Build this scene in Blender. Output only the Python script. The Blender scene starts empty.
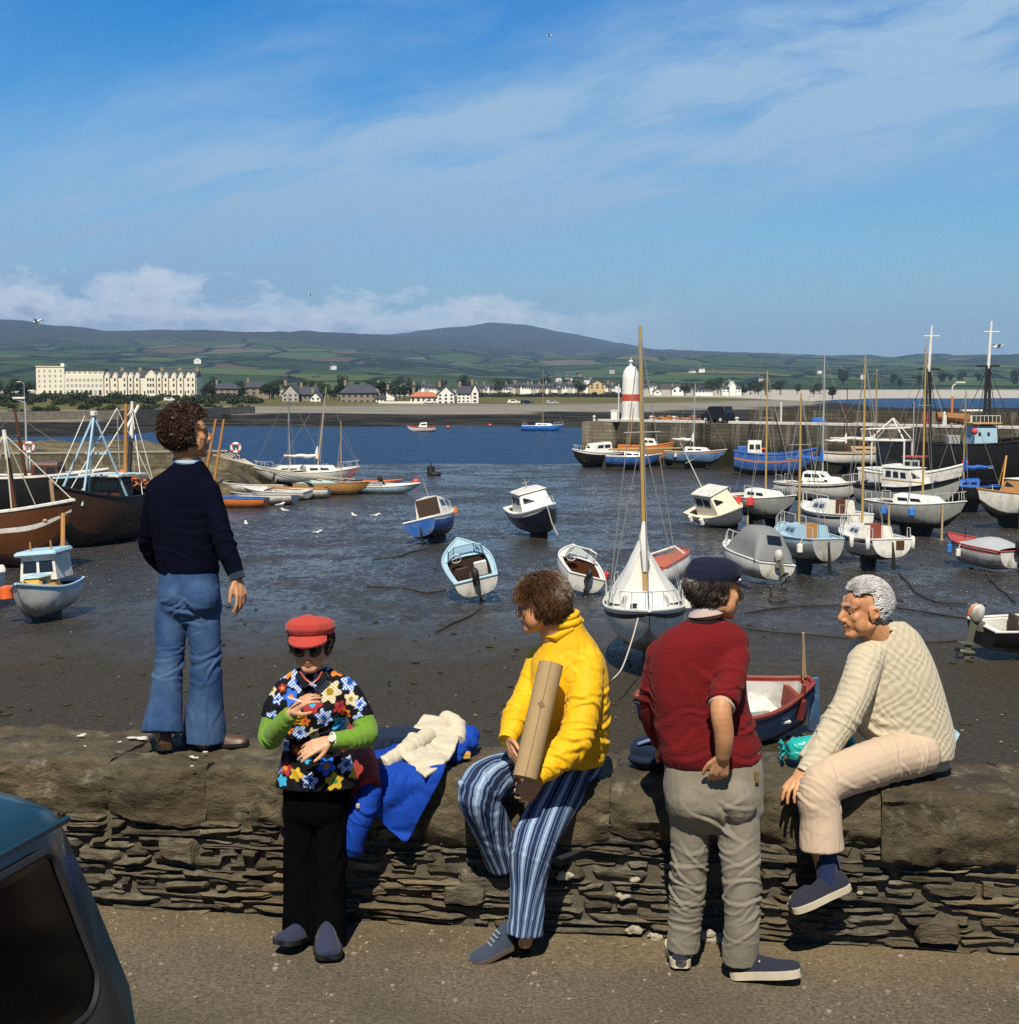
import bpy, math, random
import numpy as np
from mathutils import Vector, Matrix
from mathutils import noise as mnoise
C = bpy.context.scene.collection
SC = bpy.context.scene
R = math.radians
random.seed(7); rng = np.random.default_rng(7)
# ------------------------------------------------------------------ camera model
EYE = 7.0; FPX = 1497.0; CX, CY = 509.5, 512.0; HOR = 388.0
TH = math.atan((CY - HOR) / FPX)
CAMP = Vector((0, 0, EYE))
def ray(px, py):
    a = (px - CX) / FPX; b = (CY - py) / FPX
    return Vector((a, math.cos(TH) + b * math.sin(TH), -math.sin(TH) + b * math.cos(TH)))
def at(px, py, Y):
    r = ray(px, py); return CAMP + r * (Y / r.y)
def onz(px, py, z):
    r = ray(px, py); return CAMP + r * ((z - EYE) / r.z)
# ------------------------------------------------------------------ object helpers
def tag(o, label=None, cat=None, group=None, kind=None):
    if label: o['label'] = label
    if cat: o['category'] = cat
    if group: o['group'] = group
    if kind: o['kind'] = kind
    return o
def empty(name, loc=(0, 0, 0), label=None, cat=None, group=None, rz=0.0):
    o = bpy.data.objects.new(name, None); C.objects.link(o)
    o.location = loc; o.rotation_euler = (0, 0, rz); o.empty_display_size = .2
    return tag(o, label, cat, group)
def copy_tree(o, parent=None):
    c = o.copy(); C.objects.link(c)
    if parent: c.parent = parent
    for ch in list(o.children): copy_tree(ch, c)
    return c
def V3(*a): return Vector(a)
class MB:
    def __init__(s): s.v = []; s.f = []; s.m = []; s.mi = 0
    def add(s, vs, fs, mi=None):
        n = len(s.v); s.v.extend(tuple(v) for v in vs)
        for f in fs:
            s.f.append(tuple(i + n for i in f)); s.m.append(s.mi if mi is None else mi)
        return s
    def box(s, c, size, M=None, mi=None, taper=1.0):
        c = Vector(c); h = [d / 2 for d in size]; vs = []
        for z in (-1, 1):
            k = taper if z > 0 else 1.0
            for x, y in ((-1, -1), (1, -1), (1, 1), (-1, 1)):
                p = Vector((x * h[0] * k, y * h[1] * k, z * h[2]))
                if M is not None: p = M @ p
                vs.append(c + p)
        return s.add(vs, [(3, 2, 1, 0), (4, 5, 6, 7), (0, 1, 5, 4), (1, 2, 6, 5), (2, 3, 7, 6), (3, 0, 4, 7)], mi)
    def loft(s, rings, cap=True, mi=None):
        n = len(rings[0]); vs = [p for r in rings for p in r]; fs = []
        for i in range(len(rings) - 1):
            for j in range(n):
                k = (j + 1) % n
                fs.append((i * n + j, i * n + k, (i + 1) * n + k, (i + 1) * n + j))
        if cap:
            fs.append(tuple(reversed(range(n)))); b = (len(rings) - 1) * n
            fs.append(tuple(b + j for j in range(n)))
        return s.add(vs, fs, mi)
    def tube(s, pts, r, n=6, cap=True, mi=None, flat=1.0, ref=None):
        pts = [Vector(p) for p in pts]; m = len(pts)
        rs = list(r) if hasattr(r, '__len__') else [r] * m
        rings = []; prev = None
        for i, p in enumerate(pts):
            t = (pts[min(i + 1, m - 1)] - pts[max(i - 1, 0)])
            if t.length < 1e-9: t = Vector((0, 0, 1))
            t.normalize()
            if prev is None:
                a = Vector(ref) if ref is not None else (Vector((0, 0, 1)) if abs(t.z) < .9 else Vector((1, 0, 0)))
            else: a = prev
            a = a - t * a.dot(t)
            if a.length < 1e-6: a = t.orthogonal()
            a.normalize(); prev = a; b = t.cross(a)
            rings.append([p + a * (rs[i] * flat * math.cos(2 * math.pi * k / n)) + b * (rs[i] * math.sin(2 * math.pi * k / n)) for k in range(n)])
        return s.loft(rings, cap, mi)
    def ell(s, c, r, M=None, nu=14, nv=9, mi=None):
        c = Vector(c); r = (r, r, r) if not hasattr(r, '__len__') else r
        vs = []; fs = []
        def P(x, y, z):
            p = Vector((x * r[0], y * r[1], z * r[2]))
            if M is not None: p = M @ p
            return c + p
        vs.append(P(0, 0, -1))
        for i in range(1, nv):
            a = -math.pi / 2 + math.pi * i / nv
            for j in range(nu):
                b = 2 * math.pi * j / nu
                vs.append(P(math.cos(a) * math.cos(b), math.cos(a) * math.sin(b), math.sin(a)))
        vs.append(P(0, 0, 1)); L = len(vs) - 1
        for j in range(nu):
            k = (j + 1) % nu
            fs.append((0, 1 + k, 1 + j)); fs.append((L, L - nu + j, L - nu + k))
            for i in range(nv - 2):
                a = 1 + i * nu
                fs.append((a + j, a + k, a + nu + k, a + nu + j))
        return s.add(vs, fs, mi)
    def cap(s, a, b, ra, rb=None, n=12):
        """capsule with hemispherical ends (closed, for remeshing)"""
        a = Vector(a); b = Vector(b); rb = ra if rb is None else rb
        d = b - a
        if d.length < 1e-6: return s.ell(a, max(ra, rb), nu=n)
        t = d.normalized(); u = t.orthogonal().normalized(); w = t.cross(u)
        rings = []
        for i in range(1, 4):
            q = -math.pi / 2 + math.pi / 2 * i / 3.0
            rings.append((a + t * (ra * math.sin(q)), ra * math.cos(q)))
        for i in range(0, 3):
            q = math.pi / 2 * i / 3.0
            rings.append((b + t * (rb * math.sin(q)), rb * math.cos(q)))
        return s.loft([[p + (u * math.cos(2 * math.pi * k / n) + w * math.sin(2 * math.pi * k / n)) * max(r, 1e-4) for k in range(n)] for p, r in rings])
    def prism(s, poly, vec, mi=None):
        vec = Vector(vec); n = len(poly); vs = [Vector(p) for p in poly] + [Vector(p) + vec for p in poly]
        fs = [tuple(reversed(range(n))), tuple(range(n, 2 * n))] + [(i, (i + 1) % n, n + (i + 1) % n, n + i) for i in range(n)]
        return s.add(vs, fs, mi)
    def torus(s, c, Rr, r, ax, nu=16, nv=6, arc=1.0, mi=None):
        ax = Vector(ax).normalized(); u = ax.orthogonal().normalized(); w = ax.cross(u); c = Vector(c)
        return s.tube([c + (u * math.cos(2 * math.pi * arc * i / nu) + w * math.sin(2 * math.pi * arc * i / nu)) * Rr for i in range(nu + 1)], r, nv, mi=mi)
    def build(s, name, mat=None, parent=None, ang=35, off=None, bevel=0):
        me = bpy.data.meshes.new(name); me.from_pydata(s.v, [], s.f)
        mats = mat if isinstance(mat, (list, tuple)) else [mat]
        for m in mats:
            if m: me.materials.append(m)
        if len(mats) > 1: me.polygons.foreach_set('material_index', s.m)
        me.update()
        fixn(me)
        o = bpy.data.objects.new(name, me); C.objects.link(o)
        if parent:
            o.parent = parent
        if ang:
            me.polygons.foreach_set('use_smooth', [True] * len(me.polygons))
            me.set_sharp_from_angle(angle=R(ang))
        if bevel:
            b = o.modifiers.new('bevel', 'BEVEL'); b.width = bevel; b.segments = 2; b.limit_method = 'ANGLE'; b.angle_limit = R(40)
        return o
def fixn(me):
    import bmesh
    bm = bmesh.new(); bm.from_mesh(me); bmesh.ops.recalc_face_normals(bm, faces=bm.faces); bm.to_mesh(me); bm.free(); me.update()
def local(o, root):
    """turn a mesh built in world coordinates into a child of root"""
    o.data.transform(root.matrix_basis.inverted()); o.parent = root; return o
def cr(pts, n=8):
    """Catmull-Rom through tuples of numbers"""
    P = [np.array(p, float) for p in pts]; P = [2 * P[0] - P[1]] + P + [2 * P[-1] - P[-2]]; out = []
    for i in range(1, len(P) - 2):
        for k in range(n):
            t_ = k / n; a, b_, c_, d = P[i - 1:i + 3]
            out.append(.5 * (2 * b_ + (c_ - a) * t_ + (2 * a - 5 * b_ + 4 * c_ - d) * t_**2 + (3 * b_ - a - 3 * c_ + d) * t_**3))
    out.append(P[-2]); return out
# ------------------------------------------------------------------ materials
MATS = {}
class NT:
    def __init__(s, m): s.t = m.node_tree; s.n = s.t.nodes; s.l = s.t.links
    def new(s, typ, **k):
        nd = s.n.new(typ)
        for a, b in k.items():
            if a == 'inp':
                for i, v in b.items():
                    if isinstance(v, bpy.types.NodeSocket): s.l.new(v, nd.inputs[i])
                    else: nd.inputs[i].default_value = v
            else: setattr(nd, a, b)
        return nd
    def math(s, op, a, b=None, c=None, clamp=False):
        nd = s.n.new('ShaderNodeMath'); nd.operation = op; nd.use_clamp = clamp
        for i, v in enumerate((a, b, c)):
            if v is None: continue
            if isinstance(v, bpy.types.NodeSocket): s.l.new(v, nd.inputs[i])
            else: nd.inputs[i].default_value = v
        return nd.outputs[0]
    def mix(s, f, a, b, blend='MIX'):
        nd = s.n.new('ShaderNodeMix'); nd.data_type = 'RGBA'; nd.blend_type = blend; nd.clamp_factor = True
        for sock, v in ((nd.inputs[0], f), (nd.inputs[6], a), (nd.inputs[7], b)):
            if isinstance(v, bpy.types.NodeSocket): s.l.new(v, sock)
            else: sock.default_value = v if not (hasattr(v, '__len__') and len(v) == 3) else (*v, 1)
        return nd.outputs[2]
    def ramp(s, f, stops, interp='LINEAR'):
        nd = s.n.new('ShaderNodeValToRGB'); cr = nd.color_ramp; cr.interpolation = interp
        while len(cr.elements) < len(stops): cr.elements.new(.5)
        for e, (p, c) in zip(cr.elements, stops):
            e.position = p; e.color = (*c, 1) if hasattr(c, '__len__') else (c, c, c, 1)
        s.l.new(f, nd.inputs[0]); return nd.outputs[0]
    def noise(s, vec, scale, detail=4, rough=.55, dist=0.0, out='Fac', dim='3D'):
        nd = s.n.new('ShaderNodeTexNoise'); nd.noise_dimensions = dim
        if vec is not None: s.l.new(vec, nd.inputs['Vector'])
        nd.inputs['Scale'].default_value = scale; nd.inputs['Detail'].default_value = detail
        nd.inputs['Roughness'].default_value = rough; nd.inputs['Distortion'].default_value = dist
        return nd.outputs[out]
    def mapping(s, vec, sc=(1, 1, 1), loc=(0, 0, 0), rot=(0, 0, 0)):
        nd = s.n.new('ShaderNodeMapping'); s.l.new(vec, nd.inputs[0])
        nd.inputs['Location'].default_value = loc; nd.inputs['Rotation'].default_value = rot; nd.inputs['Scale'].default_value = sc
        return nd.outputs[0]
    def bump(s, h, strength=.5, dist=.01, normal=None):
        nd = s.n.new('ShaderNodeBump'); s.l.new(h, nd.inputs['Height']); nd.inputs['Strength'].default_value = strength; nd.inputs['Distance'].default_value = dist
        if normal is not None: s.l.new(normal, nd.inputs['Normal'])
        return nd.outputs[0]
def newmat(name):
    m = bpy.data.materials.new(name); m.use_nodes = True
    t = NT(m); b = m.node_tree.nodes['Principled BSDF']
    return m, t, b
def setin(t, b, key, v):
    if isinstance(v, bpy.types.NodeSocket): t.l.new(v, b.inputs[key])
    else: b.inputs[key].default_value = (*v, 1) if hasattr(v, '__len__') and len(v) == 3 and b.inputs[key].type == 'RGBA' else v
def pm(name, col, rough=.5, var=.18, scale=6.0, bump=0.0, bscale=60.0, spec=.5, metal=0.0, dirt=None, dscale=3.0, damt=.5, sheen=0.0, grime=0):
    """procedural material: base colour with mottled variation, optional stains and bump"""
    if name in MATS: return MATS[name]
    m, t, b = newmat(name); tc = t.new('ShaderNodeTexCoord').outputs['Object']
    n1 = t.noise(tc, scale, 5, .6)
    c = t.mix(n1, tuple(x * (1 - var) for x in col), tuple(min(1, x * (1 + var)) for x in col))
    if dirt:
        n2 = t.noise(tc, dscale, 6, .65)
        c = t.mix(t.ramp(n2, [(.45, 0.0), (.7, damt)]), c, dirt)
    if grime:      # scum and weed left by the tide low on a hull, and rusty runs
        z = t.new('ShaderNodeSeparateXYZ', inp={0: tc}).outputs[2]; gn = t.noise(t.mapping(tc, (2.2, 2.2, .5)), 2.2, 6, .7)
        gz = t.math('ADD', t.math('MULTIPLY', z, 1.3), t.math('MULTIPLY', t.math('SUBTRACT', gn, .5), 1.1)); c = t.mix(t.ramp(gz, [(.22, grime), (.62, 0.0)]), c, (.075, .068, .038))
        c = t.mix(t.ramp(t.noise(t.mapping(tc, (7, 7, .7)), 1.3, 5, .7), [(.60, 0.0), (.74, grime * .7)]), c, (.24, .17, .10))
    setin(t, b, 'Base Color', c); setin(t, b, 'Roughness', rough); setin(t, b, 'Specular IOR Level', spec); setin(t, b, 'Metallic', metal)
    if sheen: setin(t, b, 'Sheen Weight', sheen)
    if bump: setin(t, b, 'Normal', t.bump(t.noise(tc, bscale, 4, .6), bump, .01))
    MATS[name] = m; return m
# ------------------------------------------------------------------ camera, sun, sky
cd = bpy.data.cameras.new('camera'); cam = bpy.data.objects.new('camera', cd); C.objects.link(cam); SC.camera = cam
cam.location = CAMP; cam.rotation_euler = (math.pi / 2 - TH, 0, 0)
cd.sensor_fit = 'HORIZONTAL'; cd.sensor_width = 36; cd.lens = 36 * FPX / 1019; cd.clip_start = .1; cd.clip_end = 60000
SUN_EL, SUN_AZ = R(52), R(-7)           # behind the camera, a little to its left
sl = bpy.data.lights.new('sun', 'SUN'); sl.energy = 5.0; sl.angle = R(.5); sl.color = (1, .91, .76)
so = bpy.data.objects.new('sun', sl); C.objects.link(so)
sdir = Vector((math.sin(SUN_AZ) * math.cos(SUN_EL), -math.cos(SUN_AZ) * math.cos(SUN_EL), math.sin(SUN_EL)))   # towards the sun
so.rotation_euler = sdir.to_track_quat('Z', 'Y').to_euler()
W = bpy.data.worlds.new('World'); SC.world = W; W.use_nodes = True
t = NT(W); bg = W.node_tree.nodes['Background']
sky = t.new('ShaderNodeTexSky'); sky.sky_type = 'NISHITA'; sky.sun_disc = False; sky.sun_elevation = SUN_EL; sky.sun_rotation = math.pi + SUN_AZ
sky.altitude = 0; sky.air_density = 1.0; sky.dust_density = .35; sky.ozone_density = 3.0
dirn = t.new('ShaderNodeTexCoord').outputs['Generated']
sep = t.new('ShaderNodeSeparateXYZ', inp={0: dirn})
X, Y, Z = sep.outputs[0], sep.outputs[1], sep.outputs[2]
# cirrus: project the direction on a high sheet, stretch it along the wind
zz = t.math('MAXIMUM', t.math('ADD', Z, .10), .02)
pv = t.new('ShaderNodeCombineXYZ', inp={0: t.math('DIVIDE', X, zz), 1: t.math('DIVIDE', Y, zz), 2: 0.0}).outputs[0]
az0 = t.math('DIVIDE', X, t.math('MAXIMUM', Y, .02)); el0 = t.math('DIVIDE', Z, t.math('MAXIMUM', Y, .02))
along = t.math('ADD', az0, t.math('MULTIPLY', el0, .24)); across = t.math('SUBTRACT', el0, t.math('MULTIPLY', az0, .24))
wob = t.noise(t.new('ShaderNodeCombineXYZ', inp={0: along, 1: across, 2: 0.0}).outputs[0], 6.0, 4, .55)
acw = t.math('ADD', across, t.math('MULTIPLY', t.math('SUBTRACT', wob, .5), .05))
cs = t.new('ShaderNodeCombineXYZ', inp={0: t.math('MULTIPLY', along, 5.0), 1: t.math('MULTIPLY', acw, 26.0), 2: 0.0}).outputs[0]
n1 = t.noise(cs, 1.0, 10, .62, .35)
n2 = t.noise(t.new('ShaderNodeCombineXYZ', inp={0: t.math('MULTIPLY', along, 2.6), 1: t.math('MULTIPLY', acw, 9.0), 2: 4.7}).outputs[0], 1.0, 4, .55)
band = t.math('MULTIPLY', t.ramp(t.math('ADD', .5, t.math('SUBTRACT', acw, .158)), [(.40, 0.0), (.475, 1.0), (.515, 1.0), (.57, 0.0)], 'EASE'), 1.0)
cir = t.math('ADD', t.math('MULTIPLY', t.ramp(n2, [(.30, .12), (.60, .95)]), .9), band)
cir = t.math('MULTIPLY', cir, t.ramp(n1, [(.30, .10), (.66, 1.0)]))
cir = t.math('MULTIPLY', cir, t.math('MULTIPLY', .85, t.math('GREATER_THAN', Y, .02)), clamp=True)
tint = t.ramp(Z, [(0.0, (.92, 1.0, 1.05)), (.10, (.68, .98, 1.14)), (.25, (.27, .75, 1.18)), (.6, (.15, .5, .85))])
col = t.mix(1.0, sky.outputs[0], tint, 'MULTIPLY')
col = t.new('ShaderNodeHueSaturation', inp={'Hue': .5, 'Saturation': 1.1, 'Value': t.ramp(t.math('ADD', .5, t.math('MULTIPLY', Y, .5)), [(.30, .75), (.62, 1.62)]), 'Color': col}).outputs[0]
col = t.mix(cir, col, (5.8, 8.9, 12.4))
# milky band over the land
hz = t.ramp(Z, [(0.0, .6), (.05, .42), (.14, .1), (.25, 0.0)])
col = t.mix(hz, col, (3.4, 6.0, 9.0))
# cumulus bank lying on the hills: directions near the horizon, mostly to the left
az = t.math('DIVIDE', X, Y)
el = t.math('DIVIDE', Z, Y)
cv = t.new('ShaderNodeCombineXYZ', inp={0: az, 1: t.math('MULTIPLY', el, 1.9), 2: 0.0}).outputs[0]
cn = t.noise(t.mapping(cv, (1, 1, 1), (2.35, .2, 0)), 22, 8, .60)
cb = t.noise(t.mapping(cv, (1, .2, 1), (5.1, 0, 0)), 5.5, 3, .5)
# top of the bank: higher on the left, gone right of the mountain
top = t.new('ShaderNodeMapRange', inp={0: az, 1: -.36, 2: .10, 3: .076, 4: .052}).outputs[0]
top = t.math('ADD', top, t.math('MULTIPLY', t.math('SUBTRACT', cb, .5), .035))
dd = t.math('ADD', t.math('SUBTRACT', top, el), t.math('MULTIPLY', t.math('SUBTRACT', cn, .5), .085))
fade = t.ramp(t.math('ADD', az, .5), [(.52, 1.0), (.63, 0.0)])
dens = t.math('MULTIPLY', t.ramp(t.math('MULTIPLY', dd, 10.0), [(.0, 0.0), (.16, .9), (.3, 1.0)]), fade)
front = t.math('GREATER_THAN', Y, 0.05)
dens = t.math('MULTIPLY', t.math('MULTIPLY', dens, front), .85)
shade = t.ramp(t.math('ADD', t.math('MULTIPLY', dd, 10.0), t.math('MULTIPLY', t.math('SUBTRACT', t.noise(cv, 60, 5, .6), .5), .3)), [(.06, (15, 15.6, 16.2)), (.20, (11.5, 12.6, 14)), (.38, (6.0, 7.6, 9.6)), (.8, (4.4, 6.2, 8.4))])
col = t.mix(dens, col, shade)
t.l.new(col, bg.inputs[0]); bg.inputs[1].default_value = .05
SC.view_settings.view_transform = 'Standard'; SC.view_settings.look = 'None'; SC.view_settings.exposure = .28; SC.view_settings.gamma = 1
SC.cycles.use_denoising = False; SC.cycles.sample_clamp_indirect = 4; SC.cycles.max_bounces = 6; SC.cycles.diffuse_bounces = 2; SC.cycles.glossy_bounces = 3; SC.cycles.transparent_max_bounces = 6
# ------------------------------------------------------------------ road and quay
ROAD = EYE - 2.46
def line_y(p0, p1, x): return p0[1] + (p1[1] - p0[1]) * (x - p0[0]) / (p1[0] - p0[0])
WA = onz(130, 909, ROAD); WB = onz(1019, 957, ROAD)          # foot of the wall, left and right
WDIR = (WB - WA); WDIR.z = 0; WDIR.normalize(); WN = Vector((WDIR.y, -WDIR.x, 0))   # WN faces the camera
if WN.y > 0: WN = -WN
WO = WA - WDIR * 4.0; WLEN = 12.5                            # wall runs from WO along WDIR
WT = .66; WTOP = ROAD + .69
def wall_pt(s, d, z): return Vector((WO.x, WO.y, 0)) + WDIR * s - WN * d + Vector((0, 0, z))   # d = depth behind the front face
m, t, b = newmat('road_grit'); tc = t.new('ShaderNodeTexCoord').outputs['Object']
big = t.noise(tc, .9, 5, .6); fine = t.noise(tc, 55, 5, .7); vf = t.noise(tc, 190, 2, .6)
dst = t.new('ShaderNodeVectorMath', operation='DOT_PRODUCT', inp={0: tc, 1: tuple(WN)}).outputs['Value']
near = t.math('SUBTRACT', dst, float(WA.dot(WN)))
near = t.math('ADD', near, t.math('MULTIPLY', t.math('SUBTRACT', big, .5), .5))
sand = t.ramp(near, [(.02, 1.0), (.45, .15)])
c = t.mix(t.ramp(fine, [(.3, 0.0), (.7, 1.0)]), (.050, .042, .030), (.23, .195, .14))
c = t.mix(sand, c, t.mix(t.ramp(fine, [(.3, 0.0), (.7, 1.0)]), (.10, .074, .040), (.32, .25, .145)))
c = t.mix(t.ramp(big, [(.38, 0.0), (.62, .6)]), c, (.075, .062, .043))
sp = t.new('ShaderNodeTexVoronoi', inp={'Vector': tc, 'Scale': 75.0})
c = t.mix(t.ramp(sp.outputs['Distance'], [(.10, 1.0), (.22, 0.0)]), c, t.mix(sp.outputs['Color'], (.05, .045, .04), (.45, .40, .33)))
setin(t, b, 'Base Color', c); setin(t, b, 'Roughness', .9); setin(t, b, 'Specular IOR Level', .2)
setin(t, b, 'Normal', t.bump(t.math('ADD', fine, t.math('MULTIPLY', vf, .6)), .9, .012)); ROADM = m
mb = MB(); n = 70
for i in range(n + 1):
    for j in range(31):
        p = wall_pt(-16 + 45 * i / n, .02 - 12 * j / 30.0 * (j / 30.0), 0)
        mb.v.append((p.x, p.y, ROAD + .012 * mnoise.noise((p.x * 1.3, p.y * 1.3, 0))))
for i in range(n):
    for j in range(30):
        a = i * 31 + j; mb.f.append((a, a + 31, a + 32, a + 1)); mb.m.append(0)
tag(mb.build('road', ROADM), kind='structure')
QUAYM = pm('quay_stone', (.13, .12, .10), .9, .4, 1.5, 1.0, 6)
mb = MB(); mb.prism([wall_pt(-16, .03, -.5), wall_pt(29, .03, -.5), wall_pt(29, WT - .02, -.5), wall_pt(-16, WT - .02, -.5)], (0, 0, ROAD + .48))
mb.prism([wall_pt(-16, -12, -.5), wall_pt(29, -12, -.5), wall_pt(29, .03, -.5), wall_pt(-16, .03, -.5)], (0, 0, ROAD + .3))
tag(mb.build('quay', QUAYM), kind='structure')
# ------------------------------------------------------------------ the quay wall: slate rubble under big coping stones
def stone_mat(name, dark, light, warm, lichen=.0, lime=.0, bs=9.0, zs=4.5):
    m, t, b = newmat(name); tc = t.new('ShaderNodeTexCoord').outputs['Object']
    at_ = t.new('ShaderNodeAttribute', attribute_name='tone').outputs['Fac']
    st = t.mapping(tc, (1, 1, zs), (0, 0, 0), (0, R(6), 0))
    n1 = t.noise(st, bs, 8, .68, .4); n2 = t.noise(tc, 2.3, 5, .6); n3 = t.noise(tc, 40, 5, .7)
    c = t.mix(t.ramp(n1, [(.3, 0.0), (.72, 1.0)]), dark, light)
    c = t.mix(t.ramp(n2, [(.4, 0.0), (.66, .8)]), c, warm)
    tone = t.math('ADD', .55, t.math('MULTIPLY', at_, .9))
    c = t.mix(1.0, c, t.new('ShaderNodeCombineColor', inp={0: tone, 1: tone, 2: tone}).outputs[0], 'MULTIPLY')
    if lichen: c = t.mix(t.ramp(t.noise(tc, 7, 7, .7), [(.56, 0.0), (.66, lichen)]), c, (.30, .28, .20))
    if lime: c = t.mix(t.ramp(t.noise(tc, 5.2, 8, .75, .5), [(.64, 0.0), (.70, lime)]), c, (.62, .58, .50))
    setin(t, b, 'Base Color', c); setin(t, b, 'Roughness', .82); setin(t, b, 'Specular IOR Level', .3)
    h = t.math('ADD', n1, t.math('MULTIPLY', n3, .6))
    setin(t, b, 'Normal', t.bump(h, 1.0, .035)); return m
RUBM = stone_mat('slate_rubble', (.022, .020, .015), (.25, .225, .165), (.16, .115, .06), .25, .4)
COPM = stone_mat('coping_slate', (.026, .022, .014), (.165, .135, .08), (.10, .072, .038), .5, .12, 7.0, 2.2)
MORM = pm('wall_mortar', (.085, .072, .05), .95, .3, 10, 1, 30)
wall = empty('harbour_wall', wall_pt(4, 0, ROAD), 'low quay wall of dark slate rubble with big coping stones', 'wall')
COPH = .24
# mortar core
mb = MB(); mb.prism([wall_pt(-14, .036, ROAD - .03), wall_pt(27, .036, ROAD - .03), wall_pt(27, WT - .04, ROAD - .03), wall_pt(-14, WT - .04, ROAD - .03)], (0, 0, .55))
local(mb.build('mortar_core', MORM), wall)
def rub_top(s): return ROAD + WTOP - ROAD - COPH + .035 * mnoise.noise((s * .9, 3.3, 0)) - .02
def stone(mb, tones, s0, s1, z0, z1, depth, tone, nx=7, nz=4):
    """a slate block with a chipped, uneven face: a grid wrapped round the front"""
    idx = len(mb.v); ph = random.random() * 50; L = s1 - s0; H = z1 - z0
    tl = random.uniform(-.10, .10) * min(1, .25 / L) ; bulge = random.uniform(-.01, .022)
    for i in range(nx + 1):
        u = i / nx
        for j in range(nz + 1):
            v = j / nz
            e = min(u, 1 - u) * L; g = min(v, 1 - v) * H
            edge = min(1, e / .02) * .5 + .5; inn = 0 if (0 < i < nx and 0 < j < nz) else 1
            s = s0 + u * L + .012 * mnoise.noise((u * 3 + ph, v * 2, 1)) ; z = z0 + v * H + tl * (u - .5) * L + .22 * H * mnoise.noise((u * L * 9 + ph, v * 1.3, 5)) + .006 * mnoise.noise((u * L * 40, ph, v))
            d = -bulge + .015 * mnoise.noise((u * L * 14 + ph, v * 3, 9)) + .012 * abs(mnoise.noise((u * L * 30 + ph, v * 6, 2)))
            if inn: d += .05 + depth * .1
            p = wall_pt(s, d - depth * .25 + .03, z); mb.v.append(tuple(p)); tones.append(tone)
    for i in range(nx):
        for j in range(nz):
            a = idx + i * (nz + 1) + j; mb.f.append((a, a + nz + 1, a + nz + 2, a + 1)); mb.m.append(0)
mb = MB(); tones = []
s_lo, s_hi = 1.6, WLEN
z = ROAD - .02; ztop = WTOP - COPH - .005
while z < ztop - .012:
    hrow = random.choice([.018, .024, .03, .036, .044, .06]); hrow = min(hrow, ztop - z)
    s = s_lo - random.random() * .3
    while s < s_hi:
        L = random.uniform(.07, .46) * (1.2 if hrow < .034 else .75)
        hh = hrow * random.uniform(.98, 1.45)
        zo = .028 * mnoise.noise((s * .8, z * 3, 7)) - (.012 * (s - 6))*0
        tone = min(1, max(0, random.gauss(.46, .27)))
        if random.random() < .03: tone = 1.25
        if hrow > .055 and random.random() < .35:
            stone(mb, tones, s + .004, s + L - .006, z + zo + .002, z + zo + hh * .48, random.uniform(.02, .16), tone)
            stone(mb, tones, s + .01, s + L - .004, z + zo + hh * .52, z + zo + hh * .97, random.uniform(.02, .16), min(1, max(0, tone + random.gauss(0, .25))))
        else: stone(mb, tones, s + .004, s + L - .006, z + zo + .003, z + zo + hh - .003, random.uniform(.02, .16), tone)
        s += L
    z += hrow
for k in range(16):      # a few bigger blocks and pale quartz lumps low in the wall
    s = random.uniform(s_lo, s_hi); zz = ROAD + random.uniform(.0, .3); L = random.uniform(.12, .3)
    stone(mb, tones, s, s + L, zz, zz + random.uniform(.08, .14), .26, random.uniform(.35, .7), 8, 6)
o = mb.build('rubble_masonry', RUBM, ang=42)
a = o.data.attributes.new('tone', 'FLOAT', 'POINT'); a.data.foreach_set('value', tones); local(o, wall)
mb = MB()
for px, py, r in ((655, 936, .022), (707, 936, .035), (697, 934, .03), (633, 930, .022), (622, 897, .02), (634, 880, .016), (565, 876, .025), (712, 940, .03), (860, 893, .012)):
    p = at(px, py, line_y((WA.x, WA.y), (WB.x, WB.y), at(px, py, 6.7).x) - .015)
    idx = len(mb.v); mb.ell(p, (r * 1.5, r * .7, r * .8), nu=14, nv=9)
    for k in range(idx, len(mb.v)):
        v = Vector(mb.v[k]); mb.v[k] = tuple(p + (v - p) * (1 + .75 * mnoise.noise(v * 38) + .4 * mnoise.noise(v * 90)))
local(mb.build('quartz_lump', pm('quartz', (.34, .30, .23), .7, .3, 20, .8, 60), ang=20), wall)
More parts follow.
